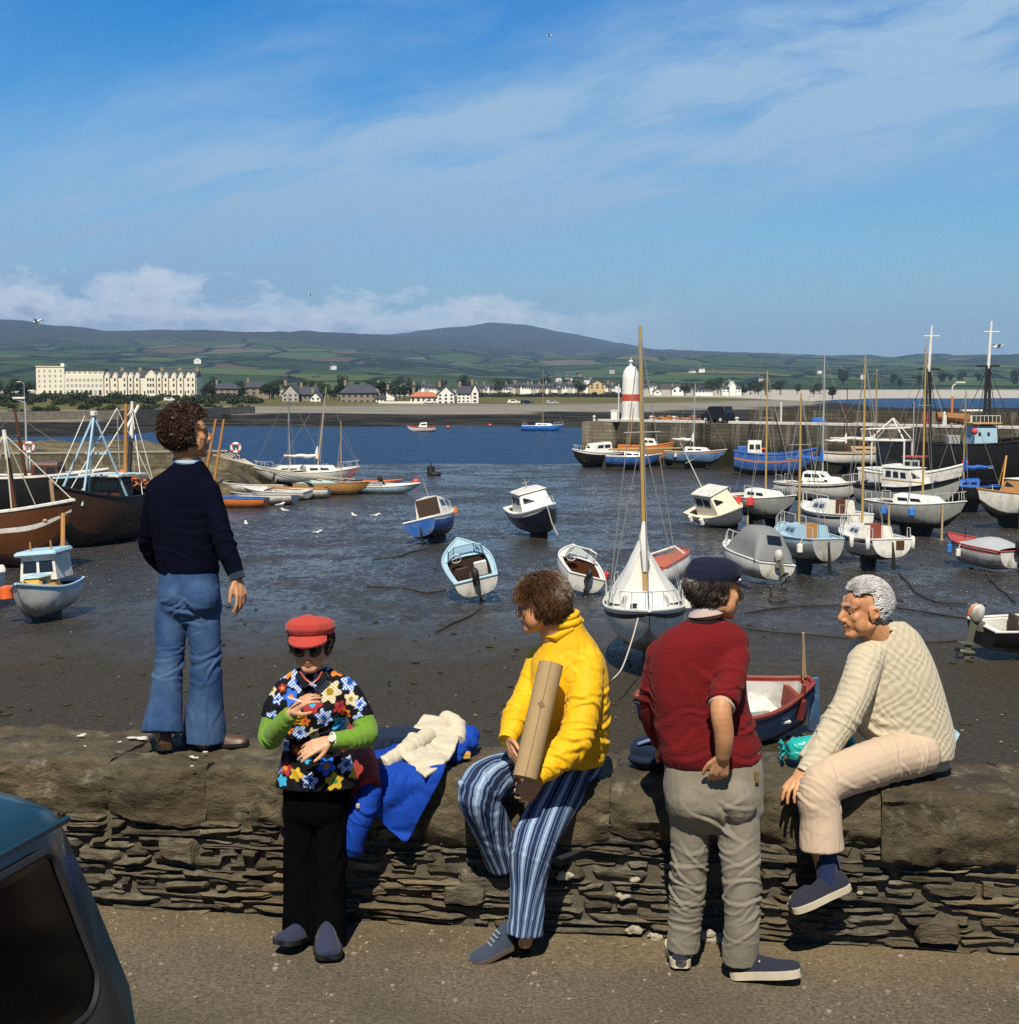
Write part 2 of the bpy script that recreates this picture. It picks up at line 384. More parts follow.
# coping stones
cuts_px = [-260, 84, 192, 270, 424, 612, 760, 875, 1004, 1180]
def s_of(px):
    p = onz(px, 800, WTOP - .1); return (Vector((p.x, p.y, 0)) - Vector((WO.x, WO.y, 0))).dot(WDIR)
cuts = [s_of(p) for p in cuts_px]; cuts = [cuts[0] - 6] + [cuts[0]- 4.5, cuts[0] - 3, cuts[0] - 1.5] + cuts + [cuts[-1] + 1.2, cuts[-1] + 2.4, cuts[-1] + 4]
for k in range(len(cuts) - 1):
    s0, s1 = cuts[k] + .001, cuts[k + 1] - .001; L = s1 - s0
    dz = random.uniform(-.012, .02); df = random.uniform(-.03, .02); low = random.uniform(-.05, .03); lowt = random.uniform(-.05, .05)
    nu = max(8, int(L / .022)); prof = []
    # cross-section: under edge, front face, rounded shoulder, top, back face
    npf = 12; npt = 20
    mb = MB(); tones = []; ph = random.random() * 90; tone = random.uniform(.25, .7)
    prof += [(.14, 0), (.05, 0)] + [(0 - .03 * math.sin(math.pi * i / npf), i / npf) for i in range(npf + 1)] + [(.006, 1.05), (.03, 1.085)] + [(.055 + (WT - .085) * i / npt, 1.09) for i in range(1, npt + 1)] + [(WT, .98), (WT + .01, .5), (WT, 0)]
    M_ = len(prof)
    for i in range(nu + 1):
        u = i / nu; s = s0 + u * L; ee = min(u, 1 - u) * L; pinch = max(0, 1 - ee / .018)
        for (d, h) in prof:
            zb = WTOP - COPH + low + lowt * (u - .5) + .045 * mnoise.fractal((s * 2.6, ph, 0), 1, 2, 4)
            z = zb + h * (WTOP + dz - .02 - zb) if h <= 1 else WTOP + dz + (h - 1.09) * .25
            rough = .050 * mnoise.fractal((s * 3.2, d * 3 + ph, z * 5), .9, 2.2, 6) + .014 * mnoise.noise((s * 17 + ph, d * 14, z * 26)) - .018 * max(0, mnoise.noise((s * 6, z * 19, ph))) 
            dd = d + df + (rough if d < .08 else 0) + (pinch * .012 if d < .06 else 0)
            zz = z + (rough * .55 if h > .98 else 0) - (pinch * .007 if h > .9 else 0)
            mb.v.append(tuple(wall_pt(s, dd, zz))); tones.append(tone + .35 * mnoise.noise((s * 4, d * 5, z * 5)))
    for i in range(nu):
        for j in range(M_ - 1):
            a = i * M_ + j; mb.f.append((a, a + M_, a + M_ + 1, a + 1)); mb.m.append(0)
    mb.f.append(tuple(range(M_))); mb.m.append(0); mb.f.append(tuple(nu * M_ + j for j in reversed(range(M_)))); mb.m.append(0)
    o = mb.build('coping_stone', COPM, ang=50)
    a = o.data.attributes.new('tone', 'FLOAT', 'POINT'); a.data.foreach_set('value', tones); local(o, wall)
# pale lime and droppings on the coping
mb = MB()
for px, py, r in ((193, 757, .018), (192, 766, .008), (80, 735, .02), (83, 746, .012), (136, 738, .035), (612, 800, .006), (608, 825, .006), (120, 742, .008), (205, 752, .01), (455, 742, .02), (462, 748, .015)):
    p = onz(px, py, WTOP + .012) if py < 760 else at(px, py, line_y((WA.x, WA.y), (WB.x, WB.y), at(px, py, 6.7).x) - .03)
    for q in range(4):
        mb.ell(p + Vector((random.gauss(0, r * .7), random.gauss(0, r * .5), 0)), (r * random.uniform(.4, .9), r * random.uniform(.3, .6), (.004 if py < 760 else r * .4)), nu=8, nv=5)
local(mb.build('lime_patch', pm('lime', (.6, .57, .5), .9, .2, 40), ang=30), wall)
# loose grit on the road by the wall foot
mb = MB()
for k in range(900):
    s = random.uniform(2.0, 12); d = -abs(random.gauss(.0, .55)) - .04; r = random.choice([.004, .005, .006, .007, .009, .013 if random.random() < .25 else .005])
    p = wall_pt(s, d, ROAD + r * .3); sc = [r * random.uniform(.7, 1.5) for _ in range(3)]
    mb.ell(p, (sc[0], sc[1], sc[2] * .7), nu=5, nv=3)
tag(mb.build('gravel', pm('grit_stone', (.24, .20, .15), .9, .7, 3.0), ang=None), 'loose pale grit scattered along the foot of the wall', 'gravel', kind='stuff')
# ------------------------------------------------------------------ mud, water, land
m, t, b = newmat('wet_mud'); geo = t.new('ShaderNodeNewGeometry').outputs['Position']
sp = t.new('ShaderNodeSeparateXYZ', inp={0: geo}); YY = sp.outputs[1]
warp = t.mapping(geo, (.30, .34, 1), (0, 0, 0), (0, 0, R(8)))
n1 = t.noise(warp, .42, 5, .6, 1.2); n2 = t.noise(t.mapping(geo, (1.5, .85, 1), (9, 2, 0), (0, 0, R(-10))), 1.15, 7, .70, 1.0); n3 = t.noise(geo, 9, 5, .7); n4 = t.noise(t.mapping(geo, (2.6, 1.1, 1), (1, 7, 0)), 1.7, 6, .7, .6)
dry = t.math('ADD', t.ramp(t.math('DIVIDE', YY, 100.0), [(.33, 1.0), (.50, 0.0)]), t.math('MULTIPLY', t.math('SUBTRACT', n1, .5), 1.3))
dryf = t.ramp(dry, [(.15, 0.0), (.7, 1.0)])
wet = t.math('MULTIPLY', t.ramp(t.math('ADD', t.math('ADD', t.math('MULTIPLY', n1, .40), t.math('MULTIPLY', n2, .34)), t.math('MULTIPLY', n4, .36)), [(.495, 0.0), (.575, 1.0)]), t.math('SUBTRACT', 1.0, t.math('MULTIPLY', dryf, .97)))
base = t.mix(t.ramp(n2, [(.3, 0.0), (.7, 1.0)]), (.016, .014, .011), (.072, .062, .046))
base = t.mix(dryf, base, t.mix(t.ramp(n3, [(.3, 0.0), (.7, 1.0)]), (.026, .021, .012), (.078, .062, .034)))
weed = t.ramp(t.noise(geo, .35, 6, .7), [(.58, 0.0), (.7, .5)])
base = t.mix(weed, base, (.028, .030, .012))
setin(t, b, 'Base Color', base)
setin(t, b, 'Roughness', t.math('SUBTRACT', .52, t.math('MULTIPLY', wet, .36)))
setin(t, b, 'Specular IOR Level', t.math('ADD', t.math('SUBTRACT', .40, t.math('MULTIPLY', dryf, .32)), t.math('MULTIPLY', wet, .45)))
hh = t.math('ADD', t.math('MULTIPLY', n2, .8), t.math('MULTIPLY', n3, .22))
hh = t.math('ADD', hh, t.math('MULTIPLY', n4, .4))
setin(t, b, 'Normal', t.bump(t.math('MULTIPLY', hh, t.math('SUBTRACT', 1.0, t.math('MULTIPLY', wet, .75))), .85, .2)); MUDM = m
def mud_z(x, y):
    z = .05 * mnoise.noise((x * .12, y * .12, 0)) + .02 * mnoise.noise((x * .5, y * .5, 3))
    edge = 136 + 7 * mnoise.noise((x * .05, 4, 0)) + (x + 15) * .12
    if y > edge: z -= (y - edge) * .035
    return max(z, -2.5)
mb = MB(); xs = np.concatenate([np.linspace(-140, -30, 40), np.linspace(-29, 60, 150), np.linspace(61, 200, 40)]); ys = np.concatenate([np.linspace(7.2, 60, 150), np.linspace(60.5, 190, 150)])
for y in ys:
    for x in xs: mb.v.append((x, y, mud_z(x, y)))
nx = len(xs)
for j in range(len(ys) - 1):
    for i in range(nx - 1):
        a = j * nx + i; mb.f.append((a, a + 1, a + nx + 1, a + nx)); mb.m.append(0)
tag(mb.build('mud', MUDM), kind='structure')
m, t, b = newmat('sea_water'); geo = t.new('ShaderNodeNewGeometry').outputs['Position']
w1 = t.noise(t.mapping(geo, (.35, .9, 1), (0, 0, 0), (0, 0, R(10))), .55, 5, .6, .4); w2 = t.noise(t.mapping(geo, (.12, .5, 1)), .14, 4, .6, .3)
setin(t, b, 'Base Color', t.mix(w2, (.002, .012, .045), (.008, .034, .095))); setin(t, b, 'Roughness', .30); setin(t, b, 'IOR', 1.33); setin(t, b, 'Specular IOR Level', .10)
setin(t, b, 'Normal', t.bump(t.math('ADD', w1, t.math('MULTIPLY', w2, .9)), 1.0, .8))
mb = MB(); mb.add([(-3000, 60, -.09), (3000, 60, -.09), (3000, 2600, -.09), (-3000, 2600, -.09)], [(0, 1, 2, 3)])
tag(mb.build('sea', m), kind='structure')
mb = MB(); mb.add([(-9000, -600, -3), (9000, -600, -3), (9000, 9700, -3), (-9000, 9700, -3)], [(0, 1, 2, 3)])
tag(mb.build('ground', pm('seabed', (.05, .045, .035), .9, .3, .01)), kind='structure')
# terrain: heights at fixed distances along lines of sight spread over the bay
def rowz(row, Y): return EYE - (row - HOR) * Y / FPX
cols = [-500, -150, 0, 100, 200, 330, 420, 500, 580, 650, 720, 800, 880, 1019, 1200, 1600]
Ys1 = [180, 215, 260, 300, 345, 400, 480, 600]
Zs = {-500: [.5, 1, 1.5, 2.8, 3, 3, 3.2, 3.5], -150: [-.6, .2, 1.2, 2.4, 2.8, 3, 3.2, 3.5], 0: [-1, -.1, .9, 1.9, 2.6, 3, 3.2, 3.5], 100: [-1, -.2, .6, 1.5, 2.4, 2.9, 3.2, 3.4], 200: [-1, -1, -.2, .5, 1.5, 2.4, 2.8, 3.2],
      330: [-1, -1, -.4, .3, 1.1, 2.2, 2.6, 3.0], 420: [-1, -1, -.4, .3, 1.1, 2.1, 2.4, 3.0], 500: [-1, -1, -.4, .35, 1.1, 2.0, 2.4, 3], 580: [-1, -1, -.3, .4, .9, 1.6, 2.4, 3], 650: [-1, -1, -.2, .5, .9, 1.3, 2.0, 3],
      720: [-1, -.6, .2, .6, .7, 1.0, 1.6, 2.8], 800: [-1, -.6, .1, .6, .8, .8, 1.0, 1.6], 880: [-1, -1, -.3, .2, .7, .8, .6, -.4], 1019: [-1, -1, -.3, .1, .6, .7, .4, -.6], 1200: [-1, -1, -1, -.3, .3, .3, -.4, -1], 1600: [-1] * 8}
Ys2 = [820, 1000, 1160, 1300, 1700, 2400, 3200, 4200, 5500, 6800, 8200, 9500]
Rw = {-500: [393, 388, 384, 381, 372, 362, 356, 345, 330, 340, 345, 380], -150: [393, 388, 384, 381, 371, 360, 353, 340, 324, 332, 345, 380], 0: [393, 389, 385, 381, 370, 358, 351, 338, 322, 330, 345, 380], 100: [393, 389, 385, 381, 371, 360, 353, 342, 331, 336, 345, 380],
      200: [394, 390, 386, 382, 372, 362, 354, 342, 331, 336, 342, 380], 330: [395, 391, 387, 383, 376, 366, 357, 345, 335, 337, 339, 380], 420: [395, 391, 388, 385, 379, 371, 361, 350, 340, 336, 332, 380], 500: [396, 392, 389, 386, 381, 374, 365, 356, 348, 338, 324.5, 380],
      580: [396, 393, 390, 388, 382, 374, 366, 359, 353, 345, 336, 380], 650: [396, 394, 391, 388, 381, 372, 364, 358, 354.5, 352, 349, 380], 720: [397, 394, 391, 388, 381, 371, 363, 358, 355.5, 354, 353, 380], 800: [400, 396, 392, 389, 382, 373, 366, 361, 357, 356.5, 357, 380],
      880: [402, 400, 397, 391, 385, 375, 367, 362, 358, 358, 360, 380], 1019: [402, 400, 397, 390, 384, 373, 365, 360, 356, 358, 361, 380], 1200: [402, 400, 397, 389, 382, 372, 362, 356, 351, 352, 358, 380], 1600: [402, 400, 397, 388, 380, 370, 360, 352, 347, 350, 358, 380]}
pxs = np.concatenate([np.linspace(-500, -20, 40), np.linspace(-16, 1036, 330), np.linspace(1045, 1600, 46)])
ysT = np.concatenate([np.linspace(170, 620, 70), np.geomspace(630, 9500, 110)])
Yall = Ys1 + Ys2; Hc = []
for c_ in cols:
    Hc.append(Zs[c_] + [rowz(r, Y_) if not (c_ >= 880 and Y_ < 1100) else -1.2 for r, Y_ in zip(Rw[c_], Ys2)])
Hc = np.array(Hc)
def smooth_interp(x, xp, fp): return np.interp(x, xp, fp)
grid = np.zeros((len(ysT), len(pxs)))
colY = np.array([[np.interp(np.log(y), np.log(Yall), Hc[k]) for y in ysT] for k in range(len(cols))])      # (cols, ys)
from numpy import interp
def catmull(xp, fp, x):
    xp = np.asarray(xp, float); d = np.gradient(fp, xp); i = np.clip(np.searchsorted(xp, x) - 1, 0, len(xp) - 2)
    h = xp[i + 1] - xp[i]; u = (x - xp[i]) / h
    return ((2 * u**3 - 3 * u**2 + 1) * fp[i] + (u**3 - 2 * u**2 + u) * h * d[i] + (-2 * u**3 + 3 * u**2) * fp[i + 1] + (u**3 - u**2) * h * d[i + 1])
for j, y in enumerate(ysT): grid[j] = catmull(cols, colY[:, j], pxs)
def land_z(px, Y_):
    j = int(np.clip(np.searchsorted(ysT, Y_) - 1, 0, len(ysT) - 2)); u = (Y_ - ysT[j]) / (ysT[j + 1] - ysT[j])
    return float(np.interp(px, pxs, grid[j]) * (1 - u) + np.interp(px, pxs, grid[j + 1]) * u)
mb = MB(); nx = len(pxs); shore = []
for j, y in enumerate(ysT):
    for i, p in enumerate(pxs):
        x = (p - CX) / FPX * y; z = grid[j, i]
        amp = .12 if y < 620 else min(16, .004 * (y - 300))
        z += amp * mnoise.fractal((x * .9 / (30 if y < 620 else 260), y / (40 if y < 620 else 420), 1.7), 1.0, 2.0, 4)
        mb.v.append((x, y, z))
for j in range(len(ysT) - 1):
    for i in range(nx - 1):
        a = j * nx + i; mb.f.append((a, a + 1, a + nx + 1, a + nx)); mb.m.append(0)
m, t, b = newmat('land'); geo = t.new('ShaderNodeNewGeometry').outputs['Position']
sp = t.new('ShaderNodeSeparateXYZ', inp={0: geo}); PX_, PY_, PZ_ = sp.outputs
wv = t.new('ShaderNodeVectorMath', operation='ADD', inp={0: geo, 1: t.new('ShaderNodeVectorMath', operation='SCALE', inp={0: t.noise(geo, .0016, 3, .5, out='Color'), 'Scale': 260.0}).outputs[0]}).outputs[0]
vm = t.mapping(wv, (1 / 150.0, 1 / 300.0, 0), (3.3, 1.2, 0), (0, 0, R(12)))
v1 = t.new('ShaderNodeTexVoronoi', voronoi_dimensions='2D', inp={'Vector': vm, 'Scale': 1.0})
v2 = t.new('ShaderNodeTexVoronoi', voronoi_dimensions='2D', feature='DISTANCE_TO_EDGE', inp={'Vector': vm, 'Scale': 1.0})
rnd = t.new('ShaderNodeSeparateColor', inp={0: v1.outputs['Color']}).outputs[0]
field = t.ramp(rnd, [(0, (.030, .062, .018)), (.16, (.060, .105, .028)), (.32, (.024, .045, .016)), (.46, (.085, .120, .035)), (.6, (.035, .070, .02)), (.72, (.13, .115, .055)), (.80, (.045, .08, .022)), (.92, (.10, .075, .045))], 'CONSTANT')
field = t.mix(t.noise(geo, .02, 4, .6), field, t.mix(.5, field, (.05, .06, .03)))
hedge = t.ramp(t.math('ADD', v2.outputs['Distance'], t.math('MULTIPLY', t.math('SUBTRACT', t.noise(geo, .03, 4, .7), .5), .10)), [(.03, 1.0), (.075, 0.0)])
field = t.mix(hedge, field, (.010, .018, .010))
woods = t.ramp(t.noise(t.mapping(geo, (1, .6, 1)), .0042, 6, .62), [(.555, 0.0), (.58, 1.0)])
field = t.mix(woods, field, t.mix(t.noise(geo, .06, 4, .7), (.008, .016, .010), (.022, .034, .016)))
moor = t.ramp(t.math('ADD', PZ_, t.math('MULTIPLY', t.math('SUBTRACT', t.noise(geo, .0011, 4, .55), .5), 130.0)), [(95 / 400, 0.0), (150 / 400, 1.0)])
mr = t.new('ShaderNodeMapRange', inp={0: PZ_, 1: 0.0, 2: 400.0}).outputs[0]
moor = t.ramp(t.math('ADD', mr, t.math('MULTIPLY', t.math('SUBTRACT', t.noise(geo, .0011, 4, .55), .5), .3)), [(.24, 0.0), (.36, 1.0)])
mcol = t.mix(t.noise(t.mapping(geo, (1, .4, 1)), .0022, 6, .6), (.018, .026, .020), (.050, .052, .034))
landc = t.mix(moor, field, mcol)
# shore: weed, shingle, grass, by height and noise
ns = t.noise(t.mapping(geo, (.4, 1, 1)), .045, 5, .65); nf = t.noise(geo, .6, 4, .7)
zn = t.math('ADD', PZ_, t.math('MULTIPLY', t.math('SUBTRACT', ns, .5), 1.3))
rock = t.mix(t.ramp(t.noise(t.mapping(geo, (.5, .8, 1)), .14, 7, .75), [(.48, 0.0), (.66, 1.0)]), (.012, .011, .008), (.085, .068, .036))
shing = t.mix(t.noise(t.mapping(geo, (.5, 1, 1)), .12, 6, .7), (.10, .09, .07), (.34, .315, .26))
grass = t.mix(t.noise(geo, .05, 5, .6), (.055, .062, .018), (.17, .145, .05))
nearc = t.mix(t.ramp(t.math('DIVIDE', zn, 4.0), [(.26, 0.0), (.30, 1.0)]), rock, shing)
nearc = t.mix(t.ramp(t.math('DIVIDE', zn, 4.0), [(.50, 0.0), (.58, 1.0)]), nearc, grass)
far = t.ramp(t.math('DIVIDE', PY_, 2000.0), [(.33, 0.0), (.40, 1.0)])
dune = t.ramp(t.math('ADD', t.math('DIVIDE', PZ_, 10.0), t.math('MULTIPLY', t.math('SUBTRACT', ns, .5), .1)), [(.50, 1.0), (.60, 0.0)])
farc = t.mix(dune, landc, (.42, .385, .32))
allc = t.mix(far, nearc, farc)
setin(t, b, 'Base Color', allc); setin(t, b, 'Roughness', .95); setin(t, b, 'Specular IOR Level', .1)
tag(mb.build('hills', m, ang=None), kind='structure')
bpy.data.objects['hills'].data.polygons.foreach_set('use_smooth', [True] * len(bpy.data.objects['hills'].data.polygons))
# ------------------------------------------------------------------ boat kit (x = bow, y = port, z = up)
WHITE = pm('gelcoat_white', (.78, .77, .71), .35, .07, 1.5, dirt=(.42, .37, .27), damt=.45, grime=.55)
WHITED = pm('paint_white', (.70, .69, .64), .5, .12, 2.5, dirt=(.33, .28, .2), damt=.55, grime=.7)
CREAM = pm('gelcoat_cream', (.72, .66, .50), .4, .08, 2, grime=.5)
GREYH = pm('hull_grey', (.36, .37, .34), .45, .1, 2, dirt=(.2, .18, .13), grime=.8)
PBLUE = pm('gelcoat_pale_blue', (.38, .56, .66), .4, .08, 2, grime=.4, dirt=(.3, .36, .36), damt=.4)
NAVY = pm('hull_navy', (.010, .014, .035), .3, .2, 2)
BLUE = pm('hull_blue', (.02, .10, .36), .4, .15, 2, dirt=(.25, .3, .35), damt=.35, grime=.6)
MBLUE = pm('hull_mid_blue', (.06, .16, .33), .5, .2, 3, dirt=(.35, .42, .48), damt=.5, grime=.5)
BLACKH = pm('hull_black', (.008, .008, .008), .45, .3, 2)
ANTIF = pm('antifoul_dark', (.020, .020, .022), .8, .4, 2, dirt=(.05, .06, .02), damt=.6)
ANTIR = pm('antifoul_red', (.16, .035, .02), .8, .3, 2, dirt=(.05, .04, .02), damt=.6)
STRIPE = pm('stripe_black', (.012, .012, .014), .4, .1)
REDP = pm('paint_red', (.42, .05, .03), .45, .2, 3, dirt=(.3, .15, .1), damt=.4)
ORP = pm('paint_orange', (.65, .19, .04), .5, .15, 3)
DRED = pm('paint_oxblood', (.20, .030, .022), .55, .2, 4, dirt=(.3, .1, .08), damt=.4)
CLAYRED = pm('deck_clay_red', (.40, .11, .055), .6, .12, 3)
WOODB = pm('varnish_brown', (.105, .038, .012), .35, .3, 3, .3, 20, dirt=(.06, .02, .008), damt=.6)
WOODD = pm('planks_dark', (.050, .022, .010), .45, .4, 2, .4, 12, dirt=(.03, .015, .008), damt=.6)
WOODG = pm('wood_golden', (.40, .20, .06), .4, .2, 6, .2, 30)
WOODP = pm('wood_pale', (.45, .32, .17), .6, .2, 5, .2, 30)
SPAR = pm('spar_varnish', (.44, .29, .095), .4, .15, 3)
ALU = pm('alloy', (.52, .53, .50), .35, .08, 3, metal=.4)
STEEL = pm('rail_steel', (.72, .72, .70), .3, .06, 3, metal=.25)
ROPE = pm('rope_pale', (.5, .46, .36), .9, .2, 30)
ROPED = pm('chain_dark', (.035, .028, .02), .9, .4, 20)
WIRE = pm('stay_wire', (.25, .25, .24), .5, .1)
GLASS = pm('window_dark', (.012, .016, .020), .06, .2, 2, spec=.7)
SAILW = pm('sailcloth', (.74, .72, .66), .8, .08, 3, .4, 12)
BCOV = pm('cover_blue', (.015, .10, .42), .7, .15, 4, .4, 14)
GCOV = pm('cover_grey', (.20, .21, .21), .75, .15, 3, .4, 10)
LGCOV = pm('cover_light_grey', (.38, .40, .41), .7, .1, 3, .4, 8)
RUBBER = pm('rubber_black', (.012, .012, .012), .6, .3)
FORG = pm('buoy_orange', (.75, .14, .03), .5, .12, 5)
FRED = pm('buoy_red', (.62, .06, .05), .5, .12, 5)
FBLU = pm('fender_blue', (.04, .20, .62), .5, .12, 5)
INT = pm('cockpit_dark', (.05, .028, .015), .7, .4, 5)
YELP = pm('paint_yellow', (.55, .30, .04), .5, .15, 4)
LBLU = pm('paint_light_blue', (.36, .55, .66), .5, .12, 3, dirt=(.3, .35, .35), damt=.3)
TEAL = pm('paint_teal', (.03, .16, .2), .5, .2)
class Hull:
    def __init__(s, L, B, H, stern=.75, sheer_b=.25, sheer_s=.06, rake=.35, q=.8, full=.5, cut=.0, flare=.0, pw=2.2):
        s.L, s.B, s.H, s.stern, s.sb, s.ss, s.rake, s.q, s.full, s.flare, s.pw = L, B, H, stern, sheer_b, sheer_s, rake, q, full, flare, pw
    def hb(s, t):
        if t < s.full: return s.B / 2 * (s.stern + (1 - s.stern) * math.sin(math.pi / 2 * t / s.full))
        return s.B / 2 * max(.012, 1 - ((t - s.full) / (1 - s.full)) ** s.pw)
    def zs(s, t): return s.H + s.sb * max(0, t - .4) ** 2 / .36 + s.ss * max(0, .4 - t) ** 2 / .16
    def zk(s, t):
        k = .0
        if t > .78: k = s.zs(1) * .55 * ((t - .78) / .22) ** 2.2
        if t < .25: k = s.H * .22 * ((.25 - t) / .25) ** 1.5
        return k
    def x(s, t, z=None):
        x = (t - .5) * s.L
        if z is not None:
            w = max(0, (t - .6) / .4)
            x += s.rake * w * (z / s.zs(1) - 1)
        return x
    def pt(s, t, k):
        """k in 0..1 from keel to sheer, port side"""
        a = k * math.pi / 2; zk, zs = s.zk(t), s.zs(t)
        y = s.hb(t) * (math.sin(a) ** s.q) * (1 - s.flare * (1 - k) * max(0, (t - .5) * 2))
        z = zk + (zs - zk) * (1 - math.cos(a)) ** (.92)
        return Vector((s.x(t, z), y, z))
    def shell(s, n=18, m=9, bands=None):
        """bands: list of (k_upper, material index)"""
        mb = MB(); bands = bands or [(1.01, 0)]
        ks = [j / m for j in range(m + 1)]
        for kb, _ in bands:
            if 0 < kb < 1: ks += [kb]
        ks = sorted(set(round(k, 4) for k in ks)); full = [-k for k in reversed(ks) if k > 0] + ks
        w = len(full); ts = [i / n for i in range(n + 1)]
        for t_ in ts:
            for k in full:
                p = s.pt(t_, abs(k)); mb.v.append((p.x, p.y * (1 if k >= 0 else -1), p.z))
        for i in range(n):
            for j in range(w - 1):
                kk = max(abs(full[j]), abs(full[j + 1])); mi = next((mm for kb, mm in bands if kk <= kb + 1e-6), bands[-1][1])
                a = i * w + j; mb.f.append((a, a + 1, a + w + 1, a + w)); mb.m.append(mi)
        return mb, full, w
    def transom(s, mb, full, w, mi=0):
        mb.f.append(tuple(range(w))); mb.m.append(mi)
    def inner(s, t, ins):
        h = s.hb(t); return max(.01, h - ins)
    def deck(s, mb, t0, t1, n=10, ins=.03, drop=.03, camber=.05, mi=0):
        rows = []
        for i in range(n + 1):
            t_ = t0 + (t1 - t0) * i / n; h = s.inner(t_, ins); z = s.zs(t_) - drop
            rows.append([Vector((s.x(t_, s.zs(t_)) - (ins if t_ > .98 else 0), h * q, z + camber * (1 - q * q) * h / (s.B / 2))) for q in (-1, -.6, 0, .6, 1)])
        a0 = len(mb.v); mb.v += [tuple(p) for r in rows for p in r]
        for i in range(n):
            for j in range(4):
                a = a0 + i * 5 + j; mb.f.append((a, a + 1, a + 6, a + 5)); mb.m.append(mi)
    def well(s, mb, t0, t1, side=.25, floor=.3, n=8, mi=0, mif=1, drop=.03, ins=.03):
        """cockpit: side decks, walls, floor at z = floor"""
        for sg in (-1, 1):
            for i in range(n):
                ta, tb = t0 + (t1 - t0) * i / n, t0 + (t1 - t0) * (i + 1) / n
                for (pa, pb, q) in (((ins, -drop), (side, -drop), mi), ((side, -drop), (side + .05, None), mif)):
                    P = []
                    for t_, (o_, dz) in ((ta, pa), (tb, pa), (tb, pb), (ta, pb)):
                        z = s.zs(t_) + dz if dz is not None else floor
                        P.append(Vector((s.x(t_, s.zs(t_)), sg * max(.02, s.hb(t_) - o_), z)))
                    mb.add(P, [(0, 1, 2, 3)], q)
        P = [Vector((s.x(t_), sg * max(.02, s.hb(t_) - side - .05), floor)) for t_, sg in ((t0, -1), (t1, -1), (t1, 1), (t0, 1))]
        mb.add(P, [(0, 1, 2, 3)], mif)
        for t_ in (t0, t1):
            h = max(.02, s.hb(t_) - side); mb.add([(s.x(t_), -h, floor), (s.x(t_), h, floor), (s.x(t_), h, s.zs(t_) - drop), (s.x(t_), -h, s.zs(t_) - drop)], [(0, 1, 2, 3)], mif)
    def sheer_line(s, t0=0, t1=1, n=16, off=0, dz=0):
        ps = [s.pt(t0 + (t1 - t0) * i / n, 1) for i in range(n + 1)]
        return [Vector((p.x, p.y + off, p.z + dz)) for p in ps]
def cabin(mb, x0, x1, w0, w1, z0, h0, h1, sf=.25, sb=.08, side=.08, camber=.06, mi=0, nx=6):
    """coach roof from x0 (aft) to x1 (fore): half widths w0,w1, heights h0,h1, raked ends"""
    rings = []
    for i in range(nx + 1):
        u = i / nx; w = w0 + (w1 - w0) * u; h = h0 + (h1 - h0) * u
        xb = x0 + (x1 - x0) * u; xt = x0 + sb + (x1 - sf - x0 - sb) * u
        wt = w - side
        rings.append([Vector((xb, -w, z0)), Vector((xt, -wt, z0 + h * .9)), Vector((xt, -wt * .88, z0 + h)), Vector((xt, 0, z0 + h + camber)), Vector((xt, wt * .88, z0 + h)), Vector((xt, wt, z0 + h * .9)), Vector((xb, w, z0))])
    mb.loft(rings, True, mi)
    def side_pt(u, v, sg, off=.008):
        w = w0 + (w1 - w0) * u; h = h0 + (h1 - h0) * u
        xb = x0 + (x1 - x0) * u; xt = x0 + sb + (x1 - sf - x0 - sb) * u; k = v / .9
        return Vector((xb + (xt - xb) * k, sg * (w - side * k + off), z0 + h * v))
    def end_pt(y, v, front=True, off=.008):
        w, h = (w1, h1) if front else (w0, h0); k = v / .9
        xe = x1 - sf * k + off if front else x0 + sb * k - off
        return Vector((xe, y * (w - side * k), z0 + h * v))
    return side_pt, end_pt
